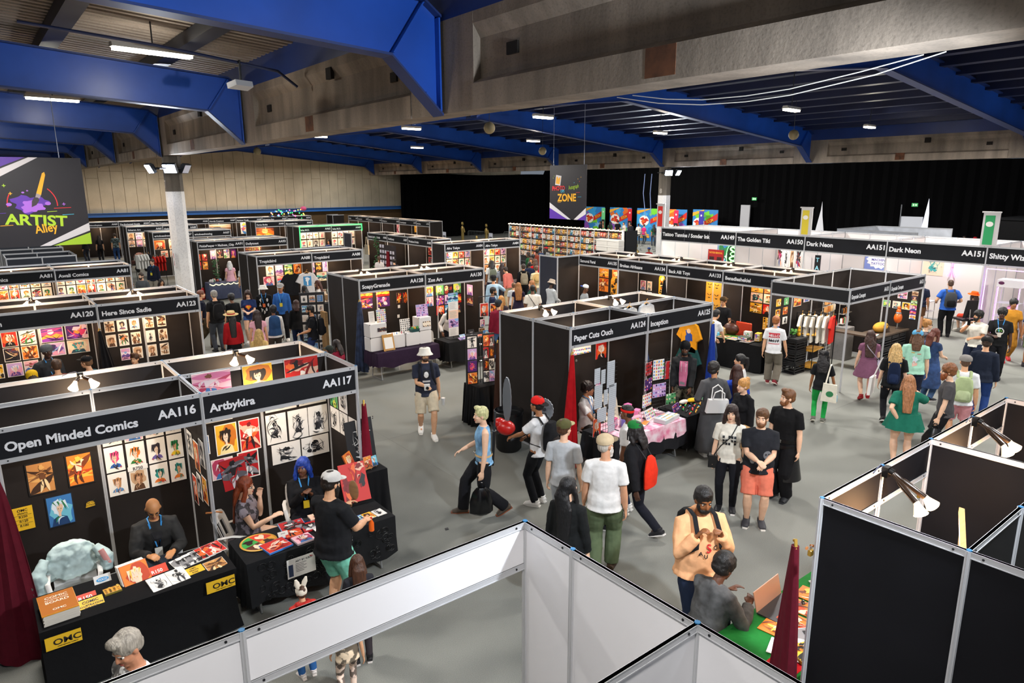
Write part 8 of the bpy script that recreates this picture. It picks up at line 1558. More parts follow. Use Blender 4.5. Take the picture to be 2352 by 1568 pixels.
for k,(x,z,w_,h_,kd,pl)in enumerate(((-.14,1.36,.28,.4,'portrait','red'),(.17,1.4,.24,.26,'abstract','magma'),(.17,1.08,.24,.28,'ink','sepia'),(-.2,.98,.16,.22,'portrait','pink'),(-.22,.76,.2,.16,'scene','brown'),(.06,.76,.22,.18,'scene','green'))):m2,cols=art_mesh(w_,h_,kd,pl,720+k,.015,.006);o=m2.build('hung_print',cols,t,smooth=False);o.matrix_local=TX((x,-.015,z),(1,0,0),(0,0,1))
slab('black framed chalk menu standing on the AA130 table','sign',10.85,15.66,.755,.2,.3,.01,'#17171a',-4,'framed_menu',72,lines=[('menu',.04,.06),('prints',.03,.0)],lcol='#d8d8d8');slab('row of dark postcards at the front of the AA130 table','cards',10.35,15.34,.755,.3,.16,.01,'#3a2a4a',8,'postcards',25,art=('abstract','lilac'));slab('small landscape card standing on the AA130 table','print',10.5,15.6,.755,.2,.14,.006,'#9ac0d0',6,'art_card',60,art=('scene','blue'));slab('large red and peach prints lying on the AA130 table','print',10.85,15.4,.755,.5,.22,.006,'#e8c8b8',6,'art_print',art=('portrait','red'));slab('pale blue framed card at the right of the AA130 table','print',11.25,15.5,.755,.18,.2,.008,'#8ac0d8',-10,'art_card',65,art=('portrait','blue'))
table('table of booth AA88 crossing its front',8.2,11.7,23.3,23.95);cloth('dark cloth on the AA88 table',8.18,11.72,23.28,23.97,.742,.03,M('#1a1a1c',.8,kind='cloth'),rip=.03,seed=14)
garment('white tee with blue tree print hung over the AA88 table',(9.4,23.9,1.85),0,'#d4d2d2','tee',[(rect2(-.11,.11,-.36,-.1),'#3a8ac0'),(blob(0,-.18,.06,1,12,.3),'#e6ecf0'),(rect2(-.02,.02,-.34,-.22),'#e6ecf0')],1.35)
garment('black tee hung beside the white one over the AA88 table',(8.85,23.95,1.86),0,'#17171a','tee',[],1.3)
for k in range(12):
 slab(f'small pastel greeting card on the tiered AA88 display, {ORD[k]} counting along the tiers','card',9.95+.22*(k%4),23.75-.08*(k//4)*.8,1.12-.16*(k//4),.18,.16,.004,'#e6dfc8',0,'greeting_card',75,art=('scene' if k%2 else 'abstract',('sepia','green','blue','card')[k%4]),group='greeting cards on the AA88 table')
MB_=MB();MB_.box(9.8,10.8,23.62,23.9,.755,1.0);tag(MB_.build('tiered_stand',M('#8a6a44',.7,kind='wood'),smooth=False),'wooden tiered stand of greeting cards on the AA88 table','stand')
t=thing('card_spinner','tall dark panel rack of greeting cards at the corner of AA128','display rack',(7.55,18.9,0),R(-20));MB().box(-.35,.35,0,.04,.05,1.9).build('rack_panel',M('#1a1a1e',.6),t,smooth=False)
for j in range(6):
 for i in range(3):m2,cols=art_mesh(.17,.2,('ink','scene','sheet')[(i+j)%3],('bw','blue','whitec5')[(i*2+j)%3],740+i+3*j,.01,.004);o=m2.build('greeting_card',cols,t,smooth=False);o.matrix_local=TX((-.22+.22*i,-.01,1.72-.28*j),(1,0,0),(0,0,1))
MB().box(7.74,7.82,18.5,18.9,0,1.35).build('plank',M('#b08a5a',.7,kind='wood'));tag(bpy.data.objects['plank'],'bare wooden plank standing at the rear corner of AA128','plank')
table('decorated front table of booth AA91',8.0,9.9,31.4,32.0);cloth('slate blue cloth on the AA91 table',7.98,9.92,31.38,32.02,.742,.03,M('#4a5068',.85,kind='cloth'),rip=.02,seed=15)
mb=MB();[mb.ell((8.0+1.9*i/40,31.33,.72-.06*abs(math.sin(i*.6))),(.022,.022,.022),6,4)for i in range(41)];tag(mb.build('fairy_lights',M('#f6e8b0',.5,emit=2.5)),'string of fairy lights along the AA91 table edge','lights')
t=thing('goods_pile','jumble of small grey and white crafts on the AA91 table','crafts',(8.6,31.7,.755));rnd=random.Random(5)
for k in range(12):MB().ell((rnd.uniform(-.5,.9),rnd.uniform(-.2,.2),.06),(rnd.uniform(.04,.09),.05,rnd.uniform(.04,.1)),8,6).build('craft_item',M(rnd.choice(['#8a8a90','#d8d4d0','#6a8ab0','#b05a4a','#3a6a4a']),.7),t)
t=thing('foliage_arch','leafy green garland arch on the AA91 table','garland',(8.45,31.9,.755));mb=MB()
for k in range(60):
 z=rnd.uniform(0,.95);mb.ell((rnd.uniform(-.12,.12),rnd.uniform(-.06,.06),z),(.04,.02,.025),6,4)
mb.build('leaves',M('#2f5a34',.7),t)
t=thing('fire_extinguisher','red fire extinguisher at the corner post of AA91','fire extinguisher',(7.85,32.0,0));MB().lathe([(.07,0),(.085,.03),(.085,.42),(.05,.5),(.03,.52)],16).build('cylinder',M('#c41c1c',.3),t);MB().tube([(0,0,.52),(0,0,.58),(.05,-.03,.62)],.016,8).build('valve',STEEL,t);MB().tube([(0,0,.55),(.1,-.05,.45),(.1,-.06,.2)],.012,8).build('hose',M('#1a1a1c'),t)
t=thing('hanging_tote','natural canvas tote hanging on the corner post of leafy booth AA86','bag',(16.3,33.0,1.35));MB().prism([(0,-.22,.0),(0,.22,.0),(0,.2,.5),(0,-.2,.5)],(.06,0,0)).build('bag_body',M('#d8cbb0',.8,kind='cloth'),t,smooth=False);MB().tube([(.03,-.12,.5),(.03,-.05,.9),(.03,.05,.9),(.03,.12,.5)],.014,6).build('strap',M('#d8cbb0',.8),t)
t=thing('climbing_plant','leafy green climber on the post of booth AA86','plant',(16.3,31.9,0));mb=MB()
for k in range(110):z=rnd.uniform(.2,2.3);mb.ell((rnd.uniform(-.12,.12),rnd.uniform(-.2,.2)+.25*math.sin(z*3),z),(.05,.05,.03),6,4)
mb.build('leaves',M('#2a5a2c',.6),t);MB().tube([(0,.2*math.sin(.8*k),.22*k)for k in range(11)],.015,6).build('stem',M('#4a3a22'),t)
t=thing('tag_grid','black grid of white product tags across leafy booth AA86','display rack',(16.25,30.6,0),R(-90));MB().box(-.85,.85,.0,.02,.7,2.0).build('grid_panel',M('#2a2024',.7),t,smooth=False)
for k in range(26):MB().box(-.78+.26*(k%6),-.62+.26*(k%6),-.02,-.004,.8+.26*(k//6),.95+.26*(k//6)).build('product_tag',M('#dcd6e2',.6),t,smooth=False)
MB().prism([(-.1,-.03,.7),(.3,-.03,.7),(.2,-.03,1.7),(.0,-.03,1.7)],(0,-.04,0)).build('red_cloth',M('#7a1420',.8,kind='cloth'),t,smooth=False)
table('front table of crowded booth AA84',15.8,19.5,23.4,24.0);cloth('cloth of scattered comic prints on the AA84 table',15.78,19.52,23.38,24.02,.742,.03,M('#3a2a2c',.85,kind='camo'),rip=.02,seed=17)
def rail(label,x,y,rz,cols,n,w_=1.1,grp='hung tees',white='white',dz=0):
 t=thing('garment_rail',label,'clothes rail',(x,y,0),R(rz));mb=MB()
 for sx in(-1,1):mb.tube([(sx*w_/2,-.22,.02),(sx*w_/2,.22,.02)],.013,8).tube([(sx*w_/2,0,.02),(sx*w_/2,0,1.55)],.013,8)
 mb.tube([(-w_/2,0,1.55),(w_/2,0,1.55)],.013,8);mb.build('rail_frame',M('#17171a',.4,.5),t)
 for k in range(n):
  c,nm=cols[k%len(cols)];px=-w_/2+.1+(w_-.2)*k/(n-1);q=Matrix.Translation((x,y,0))@Matrix.Rotation(R(rz),4,'Z')@Vector((px,0,1.5))
  garment(f'{nm} tee on {label.split(" holding")[0].replace(" of the white column", " of column")}, {ORD[k]} along',q,rz+72,c,'tee',[(blob(0,-.25,.07,k,12,.3),'#2a2a2e')]if k==0 else[],1.15,group=grp)
rail('black garment rail of the corner stand holding white and red tees',17.35,9.05,-58,[('#dcd8ce','off-white')]*5+[('#c8281e','bright red')],6,.95,'tees on the corner stand rail')
rail('rail of white tees left of the white column',6.9,39.2,30,[('#dcdcd8','white')]*4+[('#2a2c30','charcoal')],5,.9,'tees on the rail by the column')
rail('low rail of red garments left of the white column',7.3,37.6,20,[('#b8241c','red')],4,.7,'red garments by the column')
t=thing('baby_stroller','dark stroller with pink hood by the distant AA61 stall','stroller',(7.6,45.0,0),R(30));MB().loft([[(.3*math.cos(a),.2*math.sin(a)*1.6,.5+.05*k)for a in[2*math.pi*j/14 for j in range(14)]]for k in range(4)]).build('seat_pod',M('#5a3a34',.8,kind='cloth'),t);MB().ell((0,-.25,.85),(.3,.3,.28),14,8).build('hood',M('#e0a090',.8,kind='cloth'),t);MB().tube([(-.25,.4,.1),(-.25,-.1,.6),(-.25,-.6,1.05),(.25,-.6,1.05),(.25,-.1,.6),(.25,.4,.1)],.018,8).build('frame',M('#6a4a3a',.4),t)
for sx in(-1,1):
 for sy in(.4,-.35):MB().lathe([(.12,-.03),(.13,0),(.12,.03)],18,0,Matrix.Translation((sx*.27,sy,.13))@Matrix.Rotation(R(90),4,'Y')).build('wheel',M('#17171a'),t)
# ---- diagonal row: AA133 / AA132 table
table('long table of booths AA133 and AA132',15.88,16.55,9.72,13.2);cloth('black cloth to the floor on the AA132 table',15.86,16.57,9.7,13.22,.742,.02,M('#0f0f11',.8,kind='cloth'),rip=.012,seed=21)
mb=MB();mb.box(15.9,16.5,10.7,12.6,.755,.775);tag(mb.build('green_runner',M('#4a7a2c',.9,kind='cloth'),smooth=False),'grass green runner along the middle of the AA132 table','runner')
GD=[(16.1,11.5,.2,.16,.2,'#e8d8a8','cream jar-like'),(16.3,11.9,.22,.2,.16,'#d8d4cc','white'),(16.25,12.3,.24,.2,.2,'#e8b820','yellow-topped'),(16.0,11.15,.14,.1,.1,'#5ab0d8','pale blue'),(16.35,11.25,.2,.3,.18,'#c8a070','tan'),(16.1,10.35,.2,.3,.1,'#3a4a40','dark green'),(16.35,10.4,.14,.2,.2,'#d8d0c0','ivory'),(16.3,10.05,.2,.14,.22,'#e8b83a','golden'),(16.05,12.0,.18,.3,.05,'#c84a6a','pink-spined'),(16.05,12.5,.2,.3,.08,'#7ab04a','leaf green')]
for k,(x,y,w_,d_,h_,c,nm)in enumerate(GD):
 t=thing('goods_box',f'{nm} goods box on the AA132 table','box',(x,y,.777),R(-8+3*k),'goods on the AA132 table');MB().bbox(-w_/2,w_/2,-d_/2,d_/2,0,h_,.008).build('carton',M(c,.5),t,smooth=False);m2,cols=art_mesh(d_*.85,h_*.8,'abstract','card',800+k,0,.001);o=m2.build('carton_label',cols,t,smooth=False);o.matrix_local=TX((-w_/2-.002,0,h_/2),(0,-1,0),(0,0,1))
for k,(y,pl)in enumerate(((10.95,'brown'),(10.6,'card'),(10.2,'dark'))):slab(f'open portfolio sheet of {COLN[pl]} art on the AA132 table','print',16.02,y,.778,.26,.34,.012,'#e2dcd2',-84,'portfolio',art=('scene',pl))
t=thing('leather_bag','brown slouchy leather bag at the back of the AA132 table','bag',(16.45,11.0,.777));MB().ell((0,0,.16),(.14,.24,.17),14,10).build('bag_body',M('#4a2416',.4,kind='leather'),t);MB().tube([(0,-.15,.28),(0,-.06,.4),(0,.06,.4),(0,.15,.28)],.014,8).build('handle',M('#3a1a10',.4),t)
t=thing('orange_chair','bright orange-red chair back behind the brown leather bag','chair',(16.9,10.9,0));MB().bbox(-.03,.03,-.25,.25,.5,1.08,.02).build('backrest',M('#d8401c',.6),t);MB().bbox(-.03,.4,-.24,.24,.42,.47,.01).build('seat',M('#c8381a',.6),t);[MB().tube([(sx,sy,.43),(sx,sy,0)],.014,8).build('leg',STEEL,t)for sx in(0,.36)for sy in(-.2,.2)]
def crate(label,x,y,z,w_=.36,d_=.36,h_=.3,rz=0,col='#17171a'):
 t=thing('milk_crate',label,'crate',(x,y,z),R(rz),'black plastic crates');mb=MB();mb.box(-w_/2,w_/2,-d_/2,d_/2,0,.012)
 for sx in(-1,1):
  for sy in(-1,1):mb.box(sx*w_/2-.02*(sx>0),sx*w_/2+.02*(sx<0),sy*d_/2-.02*(sy>0),sy*d_/2+.02*(sy<0),0,h_)
 for zz in(0,.07,.14,.21,h_-.05):
  e=.035 if zz<.2 else.05
  for s in(-1,1):mb.box(-w_/2,w_/2,s*d_/2-.008,s*d_/2+.008,zz,zz+e);mb.box(s*w_/2-.008,s*w_/2+.008,-d_/2,d_/2,zz,zz+e)
 mb.build('crate_shell',M(col,.45),t,smooth=False)
for k in range(3):crate(f'black milk crate in the AA132 table-end stack, {ORD[k]} from the floor',16.78,9.25,.31*k,.5,.34,.3,0)
mb=MB();mb.box(16.5,17.06,9.05,9.45,.925,.955);tag(mb.build('crate_top_board',M('#1c1c1e',.6),smooth=False),'dark board on top of the milk crate stack','board')
t=thing('potted_plant','small green plant on the crate stack','plant',(16.68,9.28,.956));MB().lathe([(.05,0),(.06,.08)],14).build('pot',M('#2a2a2a'),t);mb=MB();[mb.ell((.06*math.cos(k*2.4),.06*math.sin(k*2.4),.1+.02*(k%6)),(.05,.03,.03),6,4)for k in range(18)];mb.build('leaves',M('#3f7a2c',.6),t)
t=thing('gold_figurine','yellow lumpy figurine beside the plant on the crate stack','figurine',(16.9,9.25,.956));MB().ell((0,0,.06),(.05,.05,.06),10,8).ell((0,0,.16),(.045,.045,.05),10,8).ell((0,0,.24),(.035,.035,.04),10,8).build('figure_body',M('#e0a81c',.4),t)
t=thing('shelf_rack','black framed rack with yellow wooden shelves by the crate stack','shelf',(17.45,9.15,0),R(8));mb=MB();[mb.tube([(sx,sy,0),(sx,sy,1.5)],.012,8)for sx in(-.36,.36)for sy in(-.16,.16)];[mb.tube([(sx,-.16,1.5),(sx,.16,1.5)],.012,8)for sx in(-.36,.36)];mb.build('frame',M('#17171a',.4,.5),t);[MB().box(-.36,.36,-.18,.18,z,z+.025).build('shelf_board',M('#d8a03a',.5,kind='wood'),t,smooth=False)for z in(.1,.55,.98)]
for k,(dx,c)in enumerate(((-.2,'#17171a'),(-.05,'#3a4aa0'),(.1,'#c8c4bc'))):t=thing('spray_can',f'{["black","blue","silver"][k]} spray can on the yellow-shelved rack','can',(17.45+dx,9.15+dx*.14,1.006),0,'spray cans on the rack');MB().lathe([(.04,0),(.042,.15),(.02,.18),(.02,.21),(.001,.212)],14).build('can_body',M(c,.3),t)
t=thing('wire_grid_tower','tall white wire grid stand of packets in the corner stand','display rack',(18.45,9.3,0),R(8));mb=MB()
for i in range(10):mb.tube([(-.45+.1*i,0,.02),(-.45+.1*i,0,2.0)],.005,5)
for k in range(21):mb.tube([(-.45,0,.02+.099*k),(.45,0,.02+.099*k)],.005,5)
mb.build('wire_grid',M('#d8d4cc',.4),t);[MB().box(-.38+.2*(k%4),-.24+.2*(k%4),-.06,-.012,1.45+.22*(k//4),1.6+.22*(k//4)).build('packet',M(['#d8a060','#c87a3a','#e8c080','#d8d0c0'][k%4],.5),t,smooth=False)for k in range(8)]
mb=MB();mb.bbox(18.95,19.35,8.95,9.45,0,.95,.01);tag(mb.build('grey_plinth',M('#7d7a78',.7,kind='plaster'),smooth=False),'plain grey plinth beside the wire grid in the corner stand','plinth')
t=thing('can_shelf','wire shelf of orange-capped cans and bottles in the corner stand','shelf',(19.4,9.35,0),R(8));mb=MB();[mb.tube([(sx,0,.9),(sx,0,1.95)],.01,6)for sx in(-.32,.32)];[mb.box(-.32,.32,-.14,.02,z,z+.015)for z in(1.0,1.28,1.56)];mb.build('wire_frame',M('#c8c4bc',.4,.5),t,smooth=False)
for r_ in range(3):
 for k in range(7):MB().lathe([(.034,0),(.034,.13),(.02,.15),(.001,.152)],10,0,Matrix.Translation((-.27+.09*k,-.06,1.015+.28*r_))).build('can',M([['#d8d4cc','#c8202a','#3aa04a'][k%3],['#17171a','#d8801c'][k%2],['#e8e2d8','#d8a23a'][k%2]][r_],.4),t)
t=thing('display_counter','L-shaped counter with dark top and crate base in the corner stand','counter',(0,0,0));MB().box(18.1,19.95,7.75,8.35,.96,1.0).build('counter_top',M('#4a3c2e',.6,kind='wood'),t,smooth=False);MB().box(18.12,18.5,8.35,8.95,.96,1.0).build('counter_return',M('#4a3c2e',.6,kind='wood'),t,smooth=False)
for i in range(4):
 for j in range(3):crate(f'black crate under the corner stand counter, {ORD[i]} from the left, {["bottom","middle","top"][j]} row',18.35+.44*i,7.98,.31*j,.4,.36,.3)
t=thing('duffel_bag','mustard yellow duffel bag on the corner stand counter','bag',(18.95,8.08,1.0));MB().ell((0,0,.12),(.32,.16,.14),16,10).build('bag_body',M('#c8923a',.7,kind='cloth'),t);MB().prism([(-.18,-.16,.06),(.18,-.16,.06),(.12,-.12,.2),(-.12,-.12,.2)],(0,-.01,0)).build('dark_pocket',M('#2a1a12'),t,smooth=False)
t=thing('orange_bust','orange and grey lumpy bust on a small stand on the counter','figurine',(19.7,7.98,1.0));MB().tube([(0,0,0),(0,0,.16)],.015,8).tube([(-.1,0,.005),(.1,0,.005)],.012,6).build('stand',CHR,t);MB().ell((0,0,.3),(.13,.1,.15),14,10).ell((0,0,.48),(.06,.06,.08),12,8).build('bust_body',M('#e0641c',.35),t);MB().ell((0,0,.43),(.08,.07,.05),12,8).build('grey_band',M('#7a7c80',.4),t);MB().ell((0,0,.58),(.045,.045,.05),10,8).build('cap',M('#e0641c',.35),t)
t=slab('fanned colour cards on the corner stand counter','cards',18.4,8.0,1.002,.26,.2,.006,'#3aa0d8',12,'colour_cards',art=('abstract','card'))
# ---- table at the right black booth
table('table in front of the right black booth under green and red cloths',5.0,6.85,2.55,3.28);mb=MB()
cloth('green cloth on the table of the right black booth',4.98,6.87,2.53,3.30,.742,.1,M('#1f7a32',.85,kind='cloth'),rip=.02,seed=31);mb.box(5.0,5.5,2.54,2.8,.752,.756);tag(mb.build('red_cloth_strip',M('#b8141c',.85,kind='cloth'),smooth=False),'red cloth strip at the near end of the green table','cloth')
t=thing('laptop','rose-gold laptop seen from behind on the green table','laptop',(5.86,3.26,.756),R(4));MB().box(-.25,.25,-.24,0,0,.014).build('keyboard_base',M('#3a3a3e',.4,.4),t,smooth=False);MB().prism([(-.25,0,.012),(.25,0,.012),(.25,.05,.21),(-.25,.05,.21)],(0,.008,0)).build('screen_lid',M('#d8a88e',.35,.2),t,smooth=False)
for k,(x,y)in enumerate(((5.55,2.98),(5.78,2.95),(6.05,3.0),(6.32,3.05))):slab(f'orange flower-like print on the green table, {ORD[k]} from the seated man','print',x,y,.757+.002*k,.24,.3,.006,'#e0821c',8,'art_print',art=('abstract','orange',60+k),group='orange prints on the green table')
for(x,y,w_,d_,kd,pl,rz,lb)in((5.75,2.68,.5,.24,'portrait','bw',-32,'large black and white figure print at the middle of the green table'),(6.2,2.75,.4,.22,'abstract','green',-30,'dark print with green and red feathers on the green table'),(6.62,3.0,.36,.3,'figure','bw',-28,'white-bordered sheet of four grey figures at the far end of the green table'),(5.32,2.76,.24,.3,'sheet','bw',20,'white sketch paper under the seated man\'s hand'),(5.42,2.62,.3,.22,'figure','yellow',-20,'thick yellow canvas of a boxer at the near end of the green table')):
 slab(lb,'print',x,y,.77,w_,d_,.03 if 'thick' in lb else.005,'#e8e4dc' if pl!='yellow' else '#8a6a1c',rz,'art_print',art=(kd,pl))
slab('small white card with blue logo among the orange prints','card',5.98,2.84,.775,.14,.07,.004,'#e8e6e4',20,'name_card',lines=[('card',.03,-.01)],lcol='#2a5ab8')
t=thing('puzzle_cube','coloured puzzle cube beside the maroon cloth','toy',(5.35,2.5,.76),R(20));MB().bbox(-.03,.03,-.03,.03,0,.06,.003).build('cube_core',M('#17171a'),t,smooth=False);mb=MB()
for i in range(3):
 for j in range(3):mb.box(-.028+.0195*i,-.011+.0195*i,-.0315,-.03,.003+.0195*j,.019+.0195*j,(i+j)%3);mb.box(-.028+.0195*i,-.011+.0195*i,-.028+.0195*j,-.011+.0195*j,.06,.0612,3);mb.box(-.0315,-.03,-.028+.0195*i,-.011+.0195*i,.003+.0195*j,.019+.0195*j,(i*2+j)%4)
mb.build('stickers',[M(c)for c in('#e8e6e2','#d8301c','#e8e6e2','#e8701c')],t,smooth=False)
t=thing('wooden_stool','stool under the man in the denim jacket','stool',(5.07,3.58,0));MB().lathe([(.17,.42),(.18,.46),(.001,.462)],20).build('seat',M('#6a4a2c',.6,kind='wood'),t);[MB().tube([(.12*math.cos(a),.12*math.sin(a),.43),(.17*math.cos(a),.17*math.sin(a),0)],.016,8).build('leg',M('#5a3c22',.6),t)for a in(.8,2.4,3.9,5.5)]
t=thing('framed_board','dark canvas with wooden frame edge leaning inside the right black booth','painting',(0,0,0));Q=[(5.12,1.44,2.36),(6.0,1.75,2.3),(6.0,1.7,.9),(5.12,1.44,.9)];MB().prism(Q,(0,.02,0)).build('canvas_panel',M('#1a1414',.6),t,smooth=False);MB().prism([(5.12,1.44,2.36),(6.0,1.75,2.3),(6.0,1.75,2.345),(5.12,1.44,2.4)],(0,.04,0)).build('frame_edge',M('#c8965a',.5,kind='wood'),t,smooth=False)
slab('brown leather-bound book seen through the right black booth','book',6.35,2.2,.9,.3,.2,.03,'#7a4424',-20,'book');mb=MB();mb.box(6.1,6.7,1.95,2.35,0,.9);tag(mb.build('small_plinth',M('#17171a',.6),smooth=False),'small black plinth inside the right black booth','plinth')
t=thing('wall_poster','cream poster with bold black lettering in the booth at the right edge','poster',(8.62,1.42,1.95),R(180));MB().box(-.45,.45,-.012,0,-.45,.35).build('poster_sheet',M('#e8dccf',.6),t,smooth=False);mb=MB();[mb.box(-.32+.2*i,-.24+.2*i,-.016,-.0125,-.3,.2)for i in range(4)];mb.box(-.32,.36,-.016,-.0125,-.3,-.22);mb.build('lettering',M('#15110f'),t,smooth=False)
# ---- tattoo booths: chair, cabinet, carts; statues, barriers, mannequin
t=thing('tattoo_chair','black padded folding chair in front of the orange-hatted client','chair',(25.75,8.15,0),R(-35));MB().loft([[(.36*math.cos(a)*(1 if k<3 else.9),-.1-.05*k,.55+.17*k+.05*abs(math.sin(a)))if False else(.38*math.copysign(abs(math.cos(a))**.5,math.cos(a)),-.08+.05*math.sin(a)-.03*k,.55+.15*k)for a in[2*math.pi*j/20 for j in range(20)]]for k in range(5)]).build('backrest',M('#15131a',.4),t);MB().bbox(-.34,.34,-.05,.45,.42,.5,.02).build('seat',M('#15131a',.4),t)
for sx in(-1,1):MB().tube([(sx*.22,-.14,.95),(sx*.22,-.17,.85),(sx*.24,-.24,.4),(sx*.3,-.36,.0)],.018,8).build('leg',CHR,t);MB().tube([(sx*.3,.4,.42),(sx*.3,.45,0)],.018,8).build('leg',CHR,t)
t=thing('display_cabinet','white glass display cabinet with pink light at the tall booth edge','cabinet',(24.75,6.9,0),R(-90));MB().box(-.32,.32,-.25,.25,0,.12).build('base',M('#e0dce0'),t,smooth=False);MB().box(-.32,.32,-.25,.25,1.8,2.02).build('top_box',M('#e6e2e6'),t,smooth=False);mb=MB();[mb.box(sx*.32-.02*(sx>0),sx*.32+.02*(sx<0),sy*.25-.02*(sy>0),sy*.25+.02*(sy<0),.12,1.8)for sx in(-1,1)for sy in(-1,1)];mb.build('frame',M('#d6d2d6',.4),t,smooth=False);[MB().box(-.3,.3,-.23,.23,z,z+.01).build('shelf',M('#cfd6dc',.1),t,smooth=False)for z in(.5,.9,1.3)]
MB().box(-.29,-.27,-.22,-.2,.15,1.78).box(.27,.29,-.22,-.2,.15,1.78).build('light_strip',M('#e06aff',.4,emit=6),t,smooth=False);MB().ell((.05,0,1.08),(.1,.1,.16),12,8).build('pink_plush',M('#f0a8c8',.8),t);MB().ell((-.08,0,.56),(.12,.09,.06),12,8).build('yellow_plush',M('#e8c04a',.8),t);MB().ell((-.2,-.256,1.92),(.08,.006,.05),12,8).build('oval_logo',M('#5a1a4a'),t)
t=thing('counter_shelf','glass counter with two small framed notices in the pink-lit booth','counter',(25.3,5.9,0),R(-90));MB().box(-.6,.6,-.25,.25,.98,1.0).build('glass_top',M('#c8d0d8',.1),t,smooth=False);mb=MB();[mb.box(sx*.59-.01,sx*.59+.01,sy*.24-.01,sy*.24+.01,0,.98)for sx in(-1,1)for sy in(-1,1)];mb.build('frame',ALU,t,smooth=False);[slab(f'small black-framed notice on the glass counter, {"left" if k == 0 else "right"} one','sign',25.3,6.25-.28*k,1.002,.16,.2,.01,'#17171a',-90,'framed_notice',78,art=('sheet','lilac'))for k in range(2)]
t=thing('tool_trolley','small white trolley of inks and bottles in the right AA151 booth','trolley',(25.8,9.6,0));[MB().box(-.25,.25,-.2,.2,z,z+.02).build('shelf',M('#c8c4cc',.4),t,smooth=False)for z in(.2,.55,.9)];[MB().tube([(sx*.24,sy*.19,0),(sx*.24,sy*.19,.95)],.012,6).build('post',CHR,t)for sx in(-1,1)for sy in(-1,1)];[MB().lathe([(.03,0),(.03,.12),(.012,.15)],10,0,Matrix.Translation((-.18+.1*k,0,.92))).build('bottle',M(['#17171a','#c8203a','#e6e2e6','#3a5ac8'][k%4],.3),t)for k in range(4)]
GLD=M('#b39a5a',.35,.7)
def statue(label,x,y,h):
 t=thing('gold_statue',label,'statue',(x,y,0),R(-100),'gold award-style statues');s=h/1.9;MB().lathe([(.2*s,0),(.2*s,.12*s),(.17*s,.14*s)],20).build('plinth',M('#17171a',.4),t)
 mb=MB();mb.tube([(0,0,.14*s),(0,0,.6*s),(0,0,1.0*s),(0,0,1.15*s),(0,0,1.4*s),(0,0,1.52*s),(0,0,1.58*s)],[(.08*s,.08*s),(.1*s,.11*s),(.1*s,.13*s),(.09*s,.11*s),(.1*s,.19*s),(.07*s,.14*s),(.045*s,.05*s)],16,up=(0,1,0));mb.ell((0,0,1.74*s),(.09*s,.085*s,.13*s),14,10)
 for sx in(-1,1):mb.tube([(sx*.18*s,0,1.46*s),(sx*.22*s,.06*s,1.2*s),(sx*.04*s,.13*s,1.16*s)],[.05*s,.045*s,.035*s],10)
 mb.build('statue_body',GLD,t)
statue('gold statue behind the AA84 stall, nearest the drape',30.1,44.4,2.15);statue('gold statue between the AA84 stall and the comic wall',30.4,41.7,2.1);statue('partly hidden gold statue at the end of the distant row',26.6,43.0,2.1);statue('small gold bust-like statue below the distant blue end panel',25.9,36.6,1.7)
t=thing('gold_mannequin','gold mannequin bust standing near the far column base','mannequin',(28.6,25.4,0));MB().lathe([(.16,0),(.03,.04),(.03,1.0)],16).build('stand',STEEL,t);MB().tube([(0,0,.95),(0,0,1.15),(0,0,1.32),(0,0,1.4),(0,0,1.46)],[(.13,.2),(.13,.2),(.1,.2),(.06,.08),(.05,.055)],16,up=(1,0,0)).ell((0,0,1.6),(.09,.08,.13),14,10).build('bust',GLD,t)
for k,(x,y)in enumerate(((28.6,44.6),(30.4,41.2))):
 t=thing('sign_stand',f'pale notice board beside the gold statue, {["nearer the drape","nearer the comic wall"][k]}','sign',(x-.5,y-.7,0),R(-95));MB().box(-.25,.25,0,.02,.9,1.45).build('board',M('#d6dae6',.5),t,smooth=False);MB().box(-.2,.2,-.004,-.001,1.1,1.18).build('lettering',M('#2a2a30'),t,smooth=False);MB().tube([(0,.01,0),(0,.01,.9)],.02,8).build('post',STEEL,t)
def barrier(label,x,y,rz):
 t=thing('crowd_barrier',label,'barrier',(x,y,0),R(rz),'steel crowd barriers');mb=MB();mb.tube([(-1.1,0,.15),(-1.1,0,1.0),(-1.02,0,1.1),(1.02,0,1.1),(1.1,0,1.0),(1.1,0,.15),(-1.1,0,.15)],.02,8);mb.build('frame',M('#7d8382',.4,.6),t);mb=MB();[mb.tube([(-1.0+.125*k,0,.15),(-1.0+.125*k,0,1.1)],.009,6)for k in range(17)];mb.build('bars',M('#7d8382',.4,.6),t);[MB().tube([(sx*.8,-.28,.02),(sx*.8,.28,.02)],.02,8).tube([(sx*.8,0,.02),(sx*.8,0,.16)],.02,8).build('foot',M('#7d8382',.4,.6),t)for sx in(-1,1)]
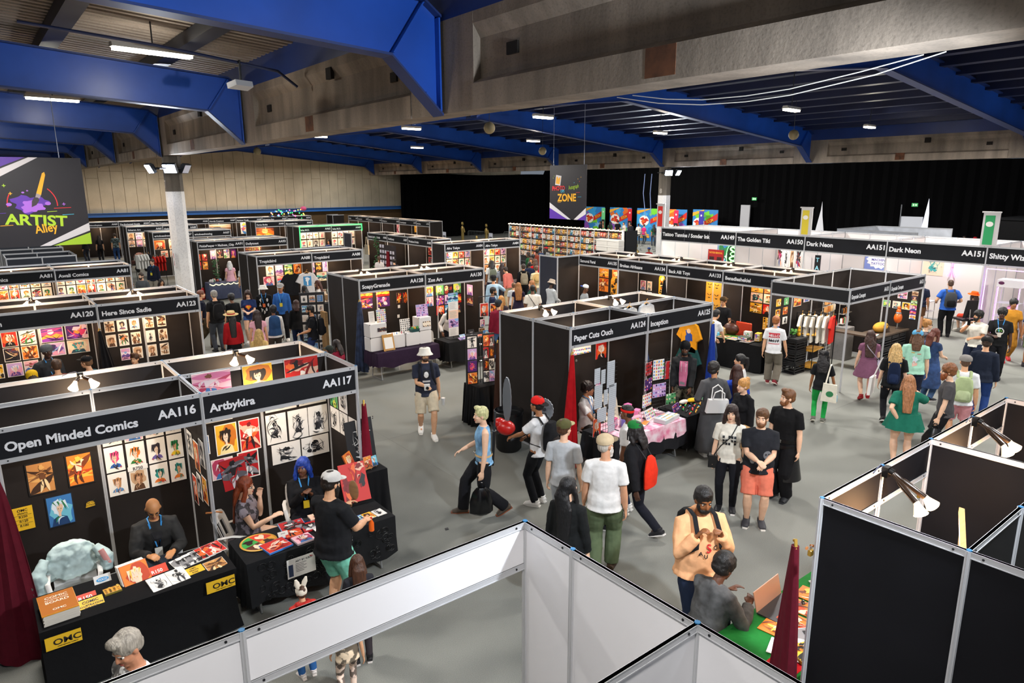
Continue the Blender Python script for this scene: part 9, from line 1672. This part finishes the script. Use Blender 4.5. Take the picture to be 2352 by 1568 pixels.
for k,(x,y,rz)in enumerate(((33.5,47.2,-78),(35.0,44.2,-78),(36.2,41.6,-78),(37.2,46.0,-70),(43.2,45.5,-80),(42.8,42.6,-80),(42.4,38.0,-80),(40.6,34.6,-30),(39.8,32.6,-85),(42.0,40.3,-80))):barrier(f'steel crowd barrier in the queue area, {ORD[k]} counted from the panelled wall',x,y,rz)
raw_wall('low white-panelled booth standing behind the tall tattoo booths',[(37.0,18.6,41.0,18.4),(41.0,18.4,41.4,14.6),(36.6,14.4,37.0,18.6)],M('#c4c8d0',.5,kind='laminate'),posts=[(37.0,18.6),(41.0,18.4),(41.4,14.6),(36.6,14.4)])
mb=MB();mb.box(42,47,9.0,13.2,0,3.0);mb.box(41.95,47.05,8.95,13.25,3.0,3.05);tag(mb.build('draped_booth',M('#0a0a0c',.85,kind='cloth'),smooth=False),'large black-draped enclosure behind the green aisle sign','enclosure')
t=thing('green_light_frame','glowing green light strip outlining the two middle-distance booths','light strip',(15.5,39.97,0));MB().tube([(.0,-.02,.9),(.0,-.02,2.53),(4.0,-.02,2.53),(4.0,-.02,2.12)],.022,6).build('light_tube',M('#2aff5a',.4,emit=6),t)
t=thing('party_lights','cluster of coloured lights and hats on top of the far back row','lights',(20.5,54.8,2.5));rnd=random.Random(3);[cobj(('bulb',k%4),lambda:MB().ell((0,0,0),(.05,.05,.05),6,4),'bulb',[M(('#3aff6a','#4a8aff','#ff5aa0','#ffe05a')[k%4],.5,emit=3)],t,(rnd.uniform(-1.5,1.3),rnd.uniform(-.1,.1),rnd.uniform(-.3,.5)))for k in range(56)];MB().ell((1.2,0,.55),(.25,.2,.18),12,8).build('pink_flower',M('#e05a8a',.7),t)
for k in range(5):t=thing('party_hat',f'dark hat on top of the far back row, {ORD[k]} from the left','hat',(19.0+.42*k,54.8,2.5),0,'hats on the far back row');MB().lathe([(.17,0),(.17,.02),(.1,.03),(.09,.16),(.001,.18)],14).build('hat_body',M('#1a1418',.8),t)
t=thing('paper_scrap','small dark scrap lying on the open carpet','scrap',(4.9,7.8,.004));MB().prism([(-.03,-.02,0),(.02,-.03,0),(.04,.02,0),(-.01,.03,0)],(0,0,.006)).build('scrap_sheet',M('#15151a'),t,smooth=False)
